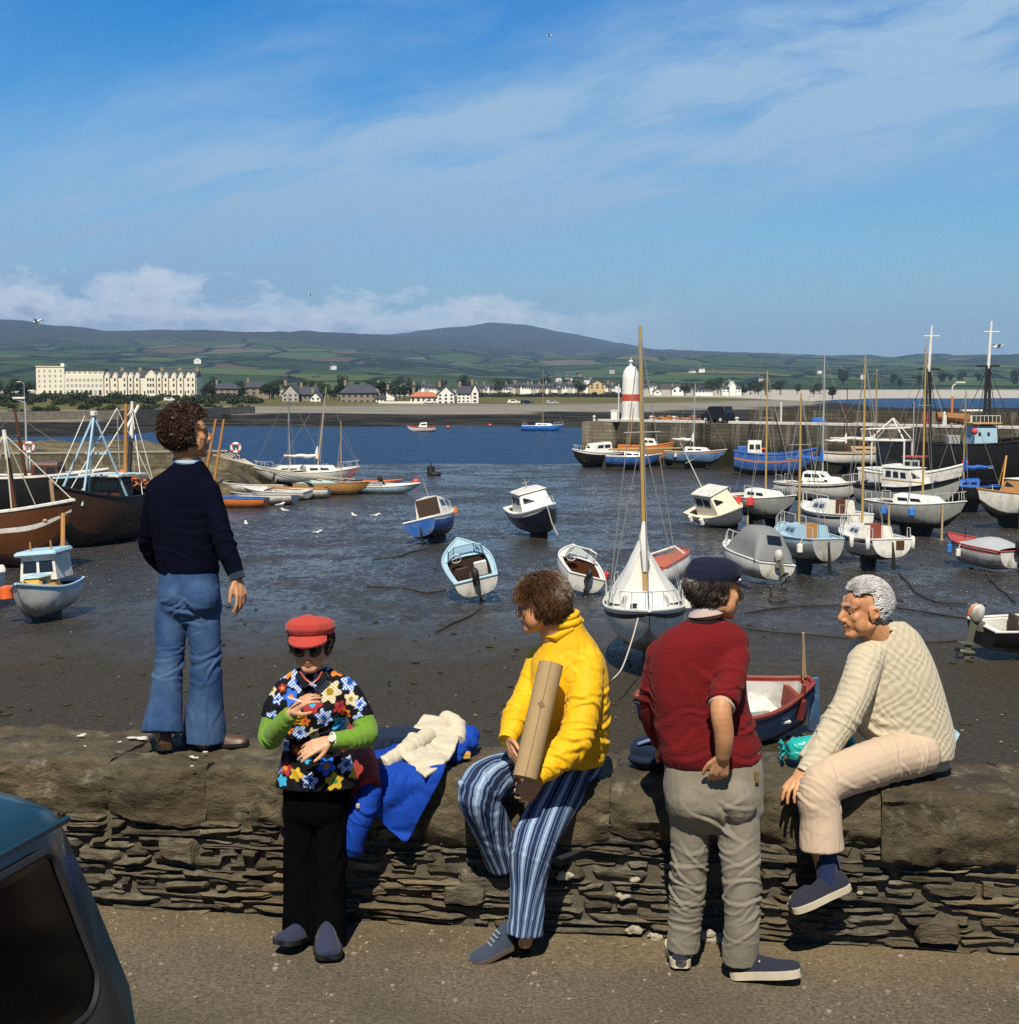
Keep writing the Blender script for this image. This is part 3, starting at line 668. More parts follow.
class Boat:
    def __init__(s, kind, label, px, py, heading, heel=0, pitch=0, group='small boats aground in the harbour', cat='boat', z=None, Y=None):
        s.root = empty(kind, (0, 0, 0), label, cat, group)
        s.pos = onz(px, py, 0.0) if Y is None else at(px, py, Y); s.rot = (R(heel), R(pitch), R(heading)); s.z = z; s.sink = .04
    def part(s, name, mb, mat, parent=None, ang=35, bevel=0): return mb.build(name, mat, parent or s.root, ang, bevel=bevel)
    def win(s, sp, u0, u1, v0, v1, sgs=(-1, 1), mat=None, name='window'):
        for sg in sgs:
            mb = MB(); q = [sp(u0, v0, sg), sp(u1, v0, sg), sp(u1, v1, sg), sp(u0, v1, sg)]
            nrm = (q[1] - q[0]).cross(q[3] - q[0]).normalized(); nrm = nrm if nrm.y * sg > 0 else -nrm
            mb.prism([p - nrm * .02 for p in q], nrm * .024); s.part(name, mb, mat or GLASS, ang=None)
    def ewin(s, ep, y0, y1, v0, v1, front=True, mat=None, name='window'):
        mb = MB(); q = [ep(y0, v0, front), ep(y1, v0, front), ep(y1, v1, front), ep(y0, v1, front)]
        nrm = (q[1] - q[0]).cross(q[3] - q[0]).normalized(); nrm = nrm if (nrm.x > 0) == front else -nrm
        mb.prism([p - nrm * .02 for p in q], nrm * .024); s.part(name, mb, mat or GLASS, ang=None)
    def mast(s, x, z0, h, r=.05, mat=None, lean=0, boom=None, boomz=.9, sail=None, stays=None, spread=.45, bmat=None):
        mat = mat or SPAR; top = Vector((x - lean, 0, z0 + h)); b = Vector((x, 0, z0)); o = None
        mb = MB(); mb.tube([b, b.lerp(top, .5), top], [r, r * .95, r * .6], 8); o = s.part('mast', mb, mat)
        if spread:
            mb = MB(); k = b.lerp(top, .6); mb.tube([k + V3(0, -spread, 0), k + V3(0, spread, 0)], .015, 5); s.part('spreader', mb, ALU, o)
        if boom:
            p0 = b + V3(0, 0, boomz); p1 = p0 + V3(-boom, 0, .06)
            mb = MB(); mb.tube([p0, p1], r * .75, 7); s.part('boom', mb, bmat or mat)
            if sail:
                mb = MB(); n = 9; mb.tube([p0.lerp(p1, i / n) + V3(0, .02 * math.sin(i * 2.1), .07 + .03 * math.sin(i * 1.7)) for i in range(n + 1)], [.05 + .08 * math.sin(math.pi * min(1, (i + .8) / n)) * (1.2 - i / n * .5) for i in range(n + 1)], 8)
                mb.tube([p0 + V3(-.05, 0, -.1), p0 + V3(-.08, 0, .35), p0 + V3(-.02, 0, .75)], [.10, .12, .03], 8); s.part('furled_sail', mb, sail)
        if stays:
            mb = MB()
            for (p, k) in stays: mb.tube([Vector(p), b.lerp(top, k)], .011, 4, cap=False)
            s.part('rigging', mb, WIRE, ang=None)
        return o
    def rails(s, hull, ts, h=.5, mat=None, r=.014, sides=(-1, 1), ins=.06, closed=False, name='guard_rail'):
        mb = MB(); mat = mat or STEEL
        for sg in sides:
            top = []
            for t_ in ts:
                p = hull.pt(t_, 1); p = Vector((p.x, sg * max(0, p.y - ins), p.z)); q = p + V3(0, 0, h); mb.tube([p, q], r, 5); top.append(q)
            mb.tube(top, r * .8, 5)
        if closed:
            a = hull.pt(ts[-1], 1); mb.tube([V3(a.x, -max(0, a.y - ins), a.z + h), V3(a.x + .18, 0, a.z + h + .03), V3(a.x, max(0, a.y - ins), a.z + h)], r, 5)
        s.part(name, mb, mat)
    def outboard(s, x, z, tilt=0, y=0, mat=None, sc=1.0, stripe=None):
        mat = mat or WHITED; r_ = empty('outboard_motor', (x, y, z)); r_.parent = s.root; r_.rotation_euler = (0, R(tilt), 0); r_.scale = (sc, sc, sc)
        mb = MB(); rings = []
        for zz, a, b_ in ((.12, .11, .09), (.2, .17, .12), (.34, .18, .125), (.46, .15, .10), (.5, .08, .06)):
            rings.append([Vector((-.18 + a * math.cos(2 * math.pi * k / 12), b_ * math.sin(2 * math.pi * k / 12), zz)) for k in range(12)])
        mb.loft(rings); mb.build('engine_cover', mat, r_, 50)
        if stripe:
            mb = MB()
            for yy in (-.04, .04): mb.tube([V3(-.35, yy, .22), V3(-.362, yy, .34), V3(-.33, yy, .45), V3(-.2, yy, .505)], .015, 5)
            mb.build('cover_stripe', stripe, r_)
        mb = MB(); mb.box((-.2, 0, -.22), (.15, .07, .72)); mb.box((-.27, 0, -.42), (.32, .16, .03)); mb.ell((-.18, 0, -.62), (.22, .055, .06)); mb.box((-.15, 0, -.72), (.14, .02, .16), taper=.8)
        mb.box((-.04, 0, .02), (.14, .2, .22)); mb.build('drive_leg', RUBBER if mat is not WHITED else GREYH, r_, 40)
        mb = MB()
        for k in range(3): 
            a = 2 * math.pi * k / 3; mb.box((-.42, .07 * math.cos(a), -.62 + .07 * math.sin(a)), (.02, .09, .09), Matrix.Rotation(a, 3, 'X') @ Matrix.Rotation(.5, 3, 'Z'))
        mb.build('propeller', RUBBER, r_, 40); return r_
    def fender(s, hull, t, sg, mat, r=.11, l=.4, dz=-.35, off=None):
        p = hull.pt(t, 1); p = Vector((p.x, sg * (p.y + r * .9), p.z + dz)); mb = MB()
        mb.tube([p + V3(0, 0, -l / 2), p + V3(0, 0, -l * .4), p + V3(0, 0, l * .4), p + V3(0, 0, l / 2)], [r * .4, r, r, r * .4], 10); mb.tube([p + V3(0, 0, l / 2), p + V3(0, -sg * r, l / 2 - dz - .1)], .012, 4)
        s.part('fender', mb, mat, ang=50)
    def legs(s, hull, t, sgs=(-1, 1), r=.05, mat=None, zb=-.5):
        for sg in sgs:
            p = hull.pt(t, 1); mb = MB(); mb.tube([V3(p.x, sg * (p.y + r), p.z - .1), V3(p.x, sg * (p.y + r * 1.5), zb)], r, 7); mb.box((p.x, sg * (p.y + r * 1.5), zb + .02), (.2, .2, .05)); s.part('prop_leg', mb, mat or WOODP)
    def keel(s, x0, x1, d, zt=.12, w=.07, mat=None, x0b=None):
        mb = MB(); x0b = x0 + .15 if x0b is None else x0b
        for (a, b_, z, ww) in (): pass
        n = 8; rings = []
        for z, xa, xb, ww in ((zt, x0, x1, w), (-d * .5, (x0 + x0b) / 2, x1 - .12, w), (-d, x0b, x1 - .25, w * 1.25)):
            rings.append([Vector((xa + (xb - xa) * .5 * (1 - math.cos(2 * math.pi * k / 12)), ww * math.sin(2 * math.pi * k / 12), z)) for k in range(12)])
        mb.loft(rings); s.part('keel', mb, mat or ANTIF)
    def rudder(s, x, zt, zb, mat=None, w=.38):
        mb = MB(); mb.prism([V3(x, -.02, zt), V3(x - .1, -.02, zt), V3(x - w, -.02, zb + .2), V3(x - w * .9, -.02, zb), V3(x - .05, -.02, zb)], (0, .04, 0)); s.part('rudder', mb, mat or ANTIF, ang=None)
    def person_free(s): pass
    def done(s, sink=None):
        rot = Matrix.Rotation(s.rot[2], 3, 'Z') @ Matrix.Rotation(s.rot[1], 3, 'Y') @ Matrix.Rotation(s.rot[0], 3, 'X')
        mz = 9
        def walk(o, M):
            nonlocal mz
            for ch in o.children:
                Mc = M @ ch.matrix_basis
                if ch.type == 'MESH':
                    for v in ch.data.vertices: mz = min(mz, (Mc @ v.co).z)
                walk(ch, Mc)
        walk(s.root, rot.to_4x4())
        s.root.rotation_euler = s.rot
        z = (-mz - (s.sink if sink is None else sink)) if s.z is None else s.z
        s.root.location = (s.pos.x, s.pos.y, z if s.z is not None else z + mud_z(s.pos.x, s.pos.y)); return s.root
def rope_line(name, label, pts, mat, r=.03, group=None, cat='rope'):
    mb = MB(); P = []
    for q in cr([tuple(p) for p in pts], 10): P.append(Vector(q) + V3(.25 * mnoise.noise((q[0] * .5, q[1] * .5, 1)), .25 * mnoise.noise((q[0] * .5, q[1] * .5, 7)), 0) * (1 if r > .02 else 0))
    mb.tube(P, r, 5); o = mb.build(name, mat); return tag(o, label, cat, group)
# ---- small open or cuddy motor boats
def gunwale(b, h, mat, r=.035, dz=0, t1=1, name='gunwale', flat=1):
    mb = MB(); pts = [Vector((p.x, -p.y, p.z)) for p in reversed(h.sheer_line(0, t1, 16, 0, dz))]
    mb.tube(pts[:-1] if t1 == 1 else [], r, 6) if False else None
    L_ = h.sheer_line(0, t1, 18, 0, dz); mb.tube(L_, r, 6); mb.tube([V3(p.x, -p.y, p.z) for p in L_], r, 6); mb.tube([L_[0], V3(L_[0].x, -L_[0].y, L_[0].z)], r, 6)
    b.part(name, mb, mat)
def speedboat(label, px, py, heading, heel, hullm, deckm, intm=None, L=4.2, B=1.75, H=.72, motor=None, screen=True, stripe=None, pitch=0, cover=None, tilt=35, sc=1.0, Y=None, seats=True, cockpit=(.06, .55), wheel=True, framem=None, bot=None):
    b = Boat('speedboat', label, px, py, heading, heel, pitch, Y=Y)
    h = Hull(L, B, H, .86, .16, .0, .6, .55, .45, pw=2.4)
    mb, full, w = h.shell(16, 8, [(.42, 1), (.86, 0), (1.0, 2)]); h.transom(mb, full, w, 0); b.part('hull', mb, [hullm, bot or hullm, stripe or hullm])
    mb = MB(); h.deck(mb, cockpit[1], 1, 8, camber=.10); h.deck(mb, 0, cockpit[0], 2, camber=.0); h.well(mb, cockpit[0], cockpit[1], .16, .22, mi=0, mif=1); b.part('deck', mb, [deckm, intm or INT])
    gunwale(b, h, deckm if stripe is None else stripe, .03)
    if screen:   # windscreen with a frame
        x0 = h.x(cockpit[1]) + .05; z0 = h.zs(cockpit[1]) + .02; wd = h.hb(cockpit[1]) - .2
        tops = [V3(x0 - .28, -wd * .9, z0 + .42), V3(x0 - .02, -wd * .55, z0 + .44), V3(x0 - .02, wd * .55, z0 + .44), V3(x0 - .28, wd * .9, z0 + .42)]
        bots = [V3(x0 - .1, -wd, z0), V3(x0 + .28, -wd * .6, z0 + .03), V3(x0 + .28, wd * .6, z0 + .03), V3(x0 - .1, wd, z0)]
        mb = MB()
        for i in range(3): mb.prism([bots[i], bots[i + 1], tops[i + 1], tops[i]], (.012, 0, .006))
        o = b.part('windscreen', mb, SCREEN, ang=None)
        mb = MB(); mb.tube([bots[0]] + tops + [bots[3]], .03, 6); mb.tube(bots, .022, 6)
        for i in (1, 2): mb.tube([bots[i], tops[i]], .02, 6)
        b.part('screen_frame', mb, framem or deckm, o)
    if seats:
        mb = MB(); mb.box((h.x(.3), .32, .45), (.42, .42, .2)); mb.box((h.x(.3) - .2, .32, .68), (.1, .42, .42)); b.part('seat', mb, INT, bevel=.03)
        mb = MB(); mb.box((h.x(.3), -.32, .45), (.42, .42, .2)); mb.box((h.x(.3) - .2, -.32, .72), (.12, .42, .5)); b.part('seat', mb, WHITED, bevel=.03)
        mb = MB(); mb.box((h.x(.12), 0, .38), (.3, B * .6, .22)); b.part('bench', mb, WOODB if intm is None else intm, bevel=.02)
    if wheel:
        c = V3(h.x(cockpit[1]) - .18, .34, h.zs(.5) + .12); mb = MB(); mb.torus(c, .17, .022, (1, 0, .35), 16, 6)
        for k in range(3):
            a = 2 * math.pi * k / 3 + .5; mb.tube([c, c + V3(-.05 * math.sin(a), .17 * math.cos(a), .16 * math.sin(a))], .016, 5)
        b.part('steering_wheel', mb, WHITED)
    if cover:
        mb = MB(); rings = []
        for i in range(9):
            t_ = .04 + .58 * i / 8; hh = .05 + .45 * math.sin(math.pi * min(1, i / 8 * .95 + .1)) * (.35 + .65 * i / 8); wv = h.hb(t_) + .02
            rings.append([V3(h.x(t_), -wv + 2 * wv * j / 12, h.zs(t_) + hh * (1 - abs(j / 6 - 1) ** 2.2) - (.06 if j in (0, 12) else 0)) for j in range(13)])
        mb.loft(rings, False); mb.f = mb.f; b.part('canvas_cover', mb, cover, ang=60)
    if motor: b.outboard(h.x(0) - .02, h.zs(0) - .12, tilt, 0, motor, sc)
    return b, h
SCREEN, t, bb = newmat('windscreen'); setin(t, bb, 'Base Color', (.75, .85, .88)); setin(t, bb, 'Roughness', .05); setin(t, bb, 'Transmission Weight', .85); setin(t, bb, 'IOR', 1.1)
def cruiser(label, px, py, heading, heel, hullm, topm, L=5.8, B=2.2, H=1.0, ch=.95, roofm=None, stripe=None, cab=(.42, .80), whl=None, bot=None, aft_open=True, sideh=.12, pitch=0, Y=None, kind='cabin_boat', sheer=.35, windows=2, front=2, keel=.25, rail=True, q=.62, z=None, deckm=None, railm=None):
    b = Boat(kind, label, px, py, heading, heel, pitch, Y=Y, z=z)
    h = Hull(L, B, H, .82, sheer, .05, .5, q, .45)
    mb, full, w = h.shell(16, 8, [(.45, 1), (.88, 0), (1.0, 2)]); h.transom(mb, full, w, 0); b.part('hull', mb, [hullm, bot or hullm, stripe or hullm])
    mb = MB(); h.deck(mb, cab[0], 1, 10, camber=.08); h.deck(mb, 0, .05, 2, camber=0); h.well(mb, .05, cab[0], .2, .4); b.part('deck', mb, [deckm or topm, INT])
    gunwale(b, h, stripe or topm, .04)
    x0, x1 = h.x(cab[0]), h.x(cab[1]); w0 = h.hb(cab[0]) - .22; w1 = min(h.hb(cab[1]) - .12, w0)
    mb = MB(); sp, ep = cabin(mb, x0, x1, w0, max(w1, .25), h.zs(.6) - .05, ch, ch * .88, .35, .02, sideh); o = b.part('cabin', mb, topm, ang=30)
    if roofm:
        mb = MB(); cabin(mb, x0 - .08, x1 - .28, w0 - sideh + .05, max(w1, .25) - sideh + .05, h.zs(.6) - .05 + ch * .93, .07, .02, .06, .0, .01); b.part('roof', mb, roofm, ang=30)
    for i in range(windows):
        a0 = .10 + .82 * i / windows; b.win(sp, a0, a0 + .82 / windows - .08, .48, .80)
    for i in range(front):
        a0 = -.85 + 1.7 * i / front; b.ewin(ep, a0 + .05, a0 + 1.7 / front - .05, .5, .82)
    if keel: b.keel(h.x(.12), h.x(.8), keel, .15, .05)
    if rail: b.rails(h, (.72, .84, .95), .42, closed=True, mat=railm, name='pulpit')
    return b, h, sp, ep
def yacht(label, px, py, heading, heel, hullm, topm, L=6.5, B=2.2, H=.95, mh=8.0, fin=.7, stripe=None, sail=None, mastx=.56, bilge=False, hatch=WOODB, cab=(.34, .76), ch=.38, mastm=None, lean=0, bot=None, boom=True, pitch=0, Y=None, rail=True, rud=True, z=None, doghouse=0, kind='sailing_yacht', stern=.62, deckm=None, legs=False, mastr=.05):
    b = Boat(kind, label, px, py, heading, heel, pitch, Y=Y, z=z)
    h = Hull(L, B, H, stern, .28, .05, .8, .7, .46)
    mb, full, w = h.shell(18, 9, [(.40, 1), (.86, 0), (.94, 2), (1.0, 0)]); h.transom(mb, full, w, 0); b.part('hull', mb, [hullm, bot or ANTIF, stripe or hullm])
    mb = MB(); h.deck(mb, cab[0], 1, 10, camber=.08); h.deck(mb, 0, .08, 2, camber=0); h.well(mb, .08, cab[0], .24, .45); b.part('deck', mb, [deckm or topm, topm if hatch else INT])
    gunwale(b, h, topm, .03, .01)
    x0, x1 = h.x(cab[0]), h.x(cab[1]); w0 = h.hb(cab[0]) - .24; w1 = max(.2, min(w0, h.hb(cab[1]) - .2)); z0 = h.zs(.5) - .03
    mb = MB(); sp, ep = cabin(mb, x0, x1, w0, w1, z0, ch + .06, ch, .5, -.04, .1, .06); b.part('cabin', mb, topm, ang=30)
    for i in range(2): b.win(sp, .12 + .34 * i, .38 + .34 * i, .38, .72)
    if doghouse:
        mb = MB(); s2, e2 = cabin(mb, x0 - .1, x0 + (x1 - x0) * .55, w0 - .05, w0 - .1, z0 + .2, doghouse, doghouse * .95, .35, .05, .1); b.part('wheelhouse', mb, topm, ang=30); b.win(s2, .1, .48, .42, .82); b.win(s2, .54, .9, .42, .82); b.ewin(e2, -.85, -.05, .42, .82); b.ewin(e2, .05, .85, .42, .82)
    if hatch:
        mb = MB(); mb.box((x0 - .035, 0, z0 + ch * .35), (.03, w0 * .62, ch + .42)); mb.box((x0 + .25, 0, z0 + ch + .10), (.55, w0 * .7, .05)); b.part('companionway_hatch', mb, hatch, bevel=.01)
    if fin:
        if bilge:
            for sg in (-1, 1):
                mb = MB(); mb.prism([V3(h.x(.35), sg * .42, .3), V3(h.x(.62), sg * .42, .3), V3(h.x(.58), sg * .6, -fin), V3(h.x(.38), sg * .6, -fin)], (0, .06, 0)); b.part('bilge_keel', mb, ANTIF, ang=None)
        else: b.keel(h.x(.3), h.x(.68), fin)
    if rud: b.rudder(h.x(0) + .03, h.zs(0) - .1, -fin * .55 if fin else .0)
    mx = h.x(mastx); dz = z0 + ch + .08
    st = [((h.x(.99), 0, h.zs(1)), .96), ((h.x(0), 0, h.zs(0)), .99)] + [((mx - .1, sg * (h.hb(mastx) - .05), h.zs(mastx)), k) for sg in (-1, 1) for k in (.6, .98)]
    if mh: b.mast(mx, dz, mh, mastr, mastm, lean, boom=(h.x(mastx) - h.x(.10)) if boom else None, boomz=.55 if doghouse == 0 else .9, sail=sail, stays=st)
    if rail: b.rails(h, (.78, .88, .965), .45, closed=True, name='pulpit'); b.rails(h, (.02, .1), .42, name='stern_rail')
    if legs: b.legs(h, .5, zb=-fin)
    return b, h, sp, ep
# ------------------------------------------------------------------ pier, lighthouse, far shore
def masonry(name, c1, c2, mort, scale=1.0, weed=True, zweed=2.2, bw=.9, rh=.32):
    m, t, b = newmat(name); geo = t.new('ShaderNodeNewGeometry').outputs['Position']
    sp = t.new('ShaderNodeSeparateXYZ', inp={0: geo})
    cv = t.new('ShaderNodeCombineXYZ', inp={0: t.math('ADD', sp.outputs[0], t.math('MULTIPLY', sp.outputs[1], .6)), 1: sp.outputs[2], 2: 0.0}).outputs[0]
    br = t.new('ShaderNodeTexBrick', inp={'Vector': cv, 'Color1': (*c1, 1), 'Color2': (*c2, 1), 'Mortar': (*mort, 1), 'Scale': scale, 'Mortar Size': .018, 'Brick Width': bw, 'Row Height': rh})
    n = t.noise(geo, .9, 6, .65); n2 = t.noise(t.mapping(geo, (1.2, 1.2, .12)), 1.1, 5, .65)
    c = t.mix(t.ramp(n, [(.35, .75), (.7, 0.0)]), br.outputs[0], tuple(x * .45 for x in c1))
    c = t.mix(t.ramp(n2, [(.52, 0.0), (.68, .7)]), c, (.30, .27, .20))
    if weed:
        z = t.math('ADD', sp.outputs[2], t.math('MULTIPLY', t.math('SUBTRACT', n2, .5), 1.6))
        c = t.mix(t.ramp(t.math('DIVIDE', z, 5.0), [((zweed - .5) / 5, 1.0), ((zweed + .5) / 5, 0.0)]), c, t.mix(n, (.010, .011, .006), (.030, .030, .014)))
    setin(t, b, 'Base Color', c); setin(t, b, 'Roughness', .9); setin(t, b, 'Specular IOR Level', .15)
    setin(t, b, 'Normal', t.bump(t.math('ADD', n, br.outputs[1]), .6, .05)); return m
PIERM = masonry('pier_masonry', (.15, .135, .10), (.075, .068, .05), (.04, .036, .028), weed=True, zweed=2.0)  # weed low down; shade on the long face is in the stone colour
HEADM = masonry('pier_head_masonry_lit', (.30, .26, .185), (.20, .175, .12), (.10, .09, .06), weed=True, zweed=1.5)  # lighter copy of the pier stone, light on the head painted in
PA, PB = onz(585, 462, 0), onz(1019, 480, 0); pd = (PB - PA).normalized(); pn = Vector((-pd.y, pd.x, 0)); PT = 3.85
pl = 70.0; pier = empty('harbour_pier', PA, 'long dark stone pier with white edge stones across the harbour', 'pier')
def pp(s, d, z): return PA + pd * s + pn * d + Vector((0, 0, z))
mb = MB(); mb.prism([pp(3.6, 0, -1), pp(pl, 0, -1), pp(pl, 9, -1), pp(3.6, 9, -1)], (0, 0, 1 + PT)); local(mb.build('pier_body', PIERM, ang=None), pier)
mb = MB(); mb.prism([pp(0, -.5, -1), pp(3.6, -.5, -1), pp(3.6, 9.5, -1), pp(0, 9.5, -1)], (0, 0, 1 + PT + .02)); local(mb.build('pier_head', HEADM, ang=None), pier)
EDGE = pm('edge_white', (.62, .60, .54), .8, .2, 1.5, dirt=(.25, .22, .16), damt=.6)
s = .1
while s < pl - 3:
    L = random.uniform(1.4, 2.6)
    if random.random() > .08 and not (13.2 < s < 14.6):
        f = -.5 if s < 2.4 else 0.0
        mb = MB(); mb.box(pp(s + L / 2, f + .22, PT + .13), (L - .08, .5, .26), Matrix.Rotation(math.atan2(pd.y, pd.x), 3, 'Z')); local(mb.build('edge_stone', EDGE, bevel=.04), pier)
    s += L
mb = MB(); 
for k in range(2): mb.tube([pp(13.7 + k * .45, -.12, .3), pp(13.7 + k * .45, -.12, PT + .4)], .05, 6)
for k in range(13): mb.tube([pp(13.7, -.12, .5 + k * .3), pp(14.15, -.12, .5 + k * .3)], .03, 5)
local(mb.build('ladder', pm('iron_dark', (.03, .025, .02), .8)), pier)
for k in range(9):
    mb = MB(); s = 8 + k * 5.2; mb.box(pp(s, -.14, 2.0), (.3, .28, 3.8), Matrix.Rotation(math.atan2(pd.y, pd.x), 3, 'Z')); local(mb.build('fender_timber', pm('timber_black', (.03, .026, .02), .9, .4), ang=None), pier)
mb = MB(); mb.prism([pp(13, 8.2, PT), pp(pl, 8.2, PT), pp(pl, 9, PT), pp(13, 9, PT)], (0, 0, 1.15)); tag(mb.build('pier_parapet', masonry('parapet_stone', (.13, .115, .08), (.07, .06, .045), (.03, .03, .02), weed=False), ang=None), 'rough dark parapet wall along the back of the pier', 'wall')
# lighthouse
LW = pm('lighthouse_white', (.80, .79, .74), .6, .05, .8, dirt=(.45, .42, .34), dscale=.8, damt=.35); LR = pm('lighthouse_red', (.50, .07, .035), .6, .12, 2)
lp = at(630.5, 421, 147); lp.z = PT
lh = empty('lighthouse', lp, 'white domed harbour lighthouse with one red band at the pier end', 'lighthouse'); lh.scale = (1.12, 1.12, 1.12)
def lathe(prof, n=28): return [[Vector((r * math.cos(2 * math.pi * k / n), r * math.sin(2 * math.pi * k / n), z)) for k in range(n)] for r, z in prof]
mb = MB(); mb.loft(lathe([(.92, -.02), (.92, .12), (.80, .14), (.78, 1.70)])); mb.loft(lathe([(.775, 2.26), (.74, 3.55), (.74, 3.6)])); mb.build('tower', LW, lh, 40)
mb = MB(); mb.loft(lathe([(.792, 1.69), (.785, 2.27)])); mb.build('red_band', LR, lh, 40)
mb = MB(); mb.loft(lathe([(.74, 3.58)] + [(.74 * math.cos(a), 3.6 + 1.18 * math.sin(a)) for a in [math.pi / 2 * k / 10 for k in range(1, 10)]] + [(.02, 4.79)])); mb.build('dome', LW, lh, 60)
mb = MB(); mb.tube([V3(0, 0, 4.75), V3(0, 0, 5.0)], .12, 8); mb.ell((0, 0, 5.12), (.22, .22, .12)); mb.tube([V3(0, 0, 5.2), V3(0, 0, 5.45)], .04, 6); mb.build('lantern', WHITE, lh)
mb = MB(); mb.prism([V3(-.3, -.80, .1), V3(.3, -.80, .1), V3(.3, -.80, 1.45), V3(0, -.80, 1.65), V3(-.3, -.80, 1.45)], (0, .15, 0)); mb.build('door', pm('door_white', (.6, .6, .56), .6), lh, None)
def tthing(name, label, cat, mb, mat, group=None, ang=35, bevel=0): return tag(mb.build(name, mat, ang=ang, bevel=bevel), label, cat, group)
p = pp(1.9, 2, PT); mb = MB(); mb.box(p + V3(0, 0, .5), (.62, .6, 1.0)); mb.box(p + V3(0, 0, 1.03), (.72, .7, .08)); tthing('equipment_box', 'white equipment box standing left of the lighthouse', 'box', mb, LW, bevel=.02)
p = pp(2.75, 1.6, PT); mb = MB(); mb.tube([p, p + V3(0, 0, 3.5)], .06, 7); mb.tube([p + V3(-.2, 0, 3.1), p + V3(.2, 0, 3.1)], .04, 5); tthing('signal_post', 'thin pale signal post between box and lighthouse', 'post', mb, WHITED)
p = pp(.3, 1, PT); mb = MB(); mb.tube([p, p + V3(0, 0, .35)], [.14, .1], 8); mb.ell(p + V3(0, 0, .42), .16); tthing('bollard', 'white bollard at the very end of the pier', 'bollard', mb, EDGE, 'bollards on the pier')
for px_, lb in ((668, 'first'), (704, 'second'), (800, 'x')):
    q = at(px_, 418, 140); s_ = (q - PA).dot(pd); p = pp(s_, .9, PT); mb = MB(); mb.tube([p, p + V3(0, 0, .45)], [.16, .13], 8); mb.ell(p + V3(0, 0, .5), (.2, .2, .12))
    tthing('bollard', {668: 'white bollard on the pier just right of the lighthouse nets', 704: 'white bollard on the pier left of the dark van', 800: 'white bollard on the pier beside the blue tarpaulin'}[px_], 'bollard', mb, EDGE, 'bollards on the pier')
# heaps of brown net and boxes along the pier top
for k, (px_, w) in enumerate(((650, 1.2), (661, .9), (677, 1.5), (690, 1.3), (703, 1.0), (713, .8))):
    s_ = (at(px_, 418, 140) - PA).dot(pd); mb = MB()
    for q in range(34):
        c = pp(s_ + random.gauss(0, w * .45), 3.2 + random.gauss(0, .4), PT + abs(random.gauss(.12, .14))); mb.ell(c, (random.uniform(.15, .35), .2, random.uniform(.08, .2)), nu=7, nv=5)
    tthing('net_heap', ['heap of orange brown net nearest the lighthouse', 'small heap of brown net, second from the lighthouse', 'widest heap of orange net on the pier', 'brown net heap fourth along the pier', 'rusty net heap close to the white bollard', 'last small net heap before the dark van'][k], 'net', mb, pm('net_rust%d' % (k % 2), ((.36, .15, .05), (.22, .10, .045))[k % 2], .95, .4, 6), 'net heaps on the pier')
# dark van
def small_car(name, label, p, rz, body, L=3.6, van=False, group=None):
    r = empty(name, p, label, 'van' if van else 'car', group, rz)
    mb = MB(); H = .75; prof = [(-L / 2, .25), (-L / 2 + .05, .8), (-L / 2 + .25, 1.5 if van else 1.3), (L * .12 if not van else L * .2, 1.5 if van else 1.32), (L * .27 if not van else L * .34, .88), (L / 2 - .05, .75), (L / 2, .3)]
    mb.loft([[V3(x, y * (1 if z < 1 else .86), z) for x, z in prof] for y in (-H, H)]); mb.build('body', body, r, 30, bevel=.05)
    for sg in (-1, 1):
        mb = MB(); mb.box((-.25, sg * .715, 1.07), (1.4, .04, .34)); mb.build('window', GLASS, r, None)
        for x in (-L * .3, L * .3):
            mb = MB(); mb.tube([V3(x, sg * .62, .3), V3(x, sg * .78, .3)], .3, 14); w = mb.build('wheel', RUBBER, r)
            mb = MB(); mb.tube([V3(x, sg * .77, .3), V3(x, sg * .79, .3)], .15, 10); mb.build('hubcap', STEEL, w)
    mb = MB(); mb.prism([V3(-L / 2 + .06, -.55, .88), V3(-L / 2 + .06, .55, .88), V3(-L / 2 + .2, .5, 1.25), V3(-L / 2 + .2, -.5, 1.25)], (-.03, 0, .012)); mb.build('rear_window', GLASS, r, None)
    return r
q = at(732, 420, 138); s_ = (q - PA).dot(pd); small_car('parked_van', 'small black van parked on the pier right of the net heaps', pp(s_, 3.4, PT), math.atan2(pd.y, pd.x) + math.pi, BLACKH, 2.7, True)
def lamp_post(label, p, h, arm, rz, cat='street lamp', band=False, col=None):
    r = empty('street_lamp', p, label, cat, 'street lamps round the harbour', rz); mb = MB(); mb.tube([V3(0, 0, 0), V3(0, 0, h)], [.09, .06], 8); mb.tube([V3(0, 0, h), V3(arm, 0, h + .25)], .045, 6); mb.build('post', col or ALU, r)
    mb = MB(); mb.box((arm + .3, 0, h + .3), (.8, .22, .14)); mb.build('lamp_head', WHITED, r, bevel=.03)
    if band:
        mb = MB(); mb.tube([V3(0, 0, h * .25), V3(0, 0, h * .75)], .1, 8); mb.build('post_band', ORP, r)
def pier_at(px_, d=6.5): q = at(px_, 418, 127); s_ = (q - PA).dot(pd); return pp(s_, d, PT)
lamp_post('white street lamp with orange band above the trawler', pier_at(968), 3.3, .4, R(10), band=True, col=WHITED)
p = pier_at(726, 5); mb = MB(); mb.tube([p, p + V3(0, 0, 1.9)], .10, 8); tthing('white_post', 'plain white post standing behind the black van', 'post', mb, WHITED)
p = pier_at(791, 5); mb = MB(); mb.tube([p, p + V3(.15, 0, 1.0)], .07, 8); tthing('white_post', 'short leaning white post on the pier, right of the van', 'post', mb, WHITED)
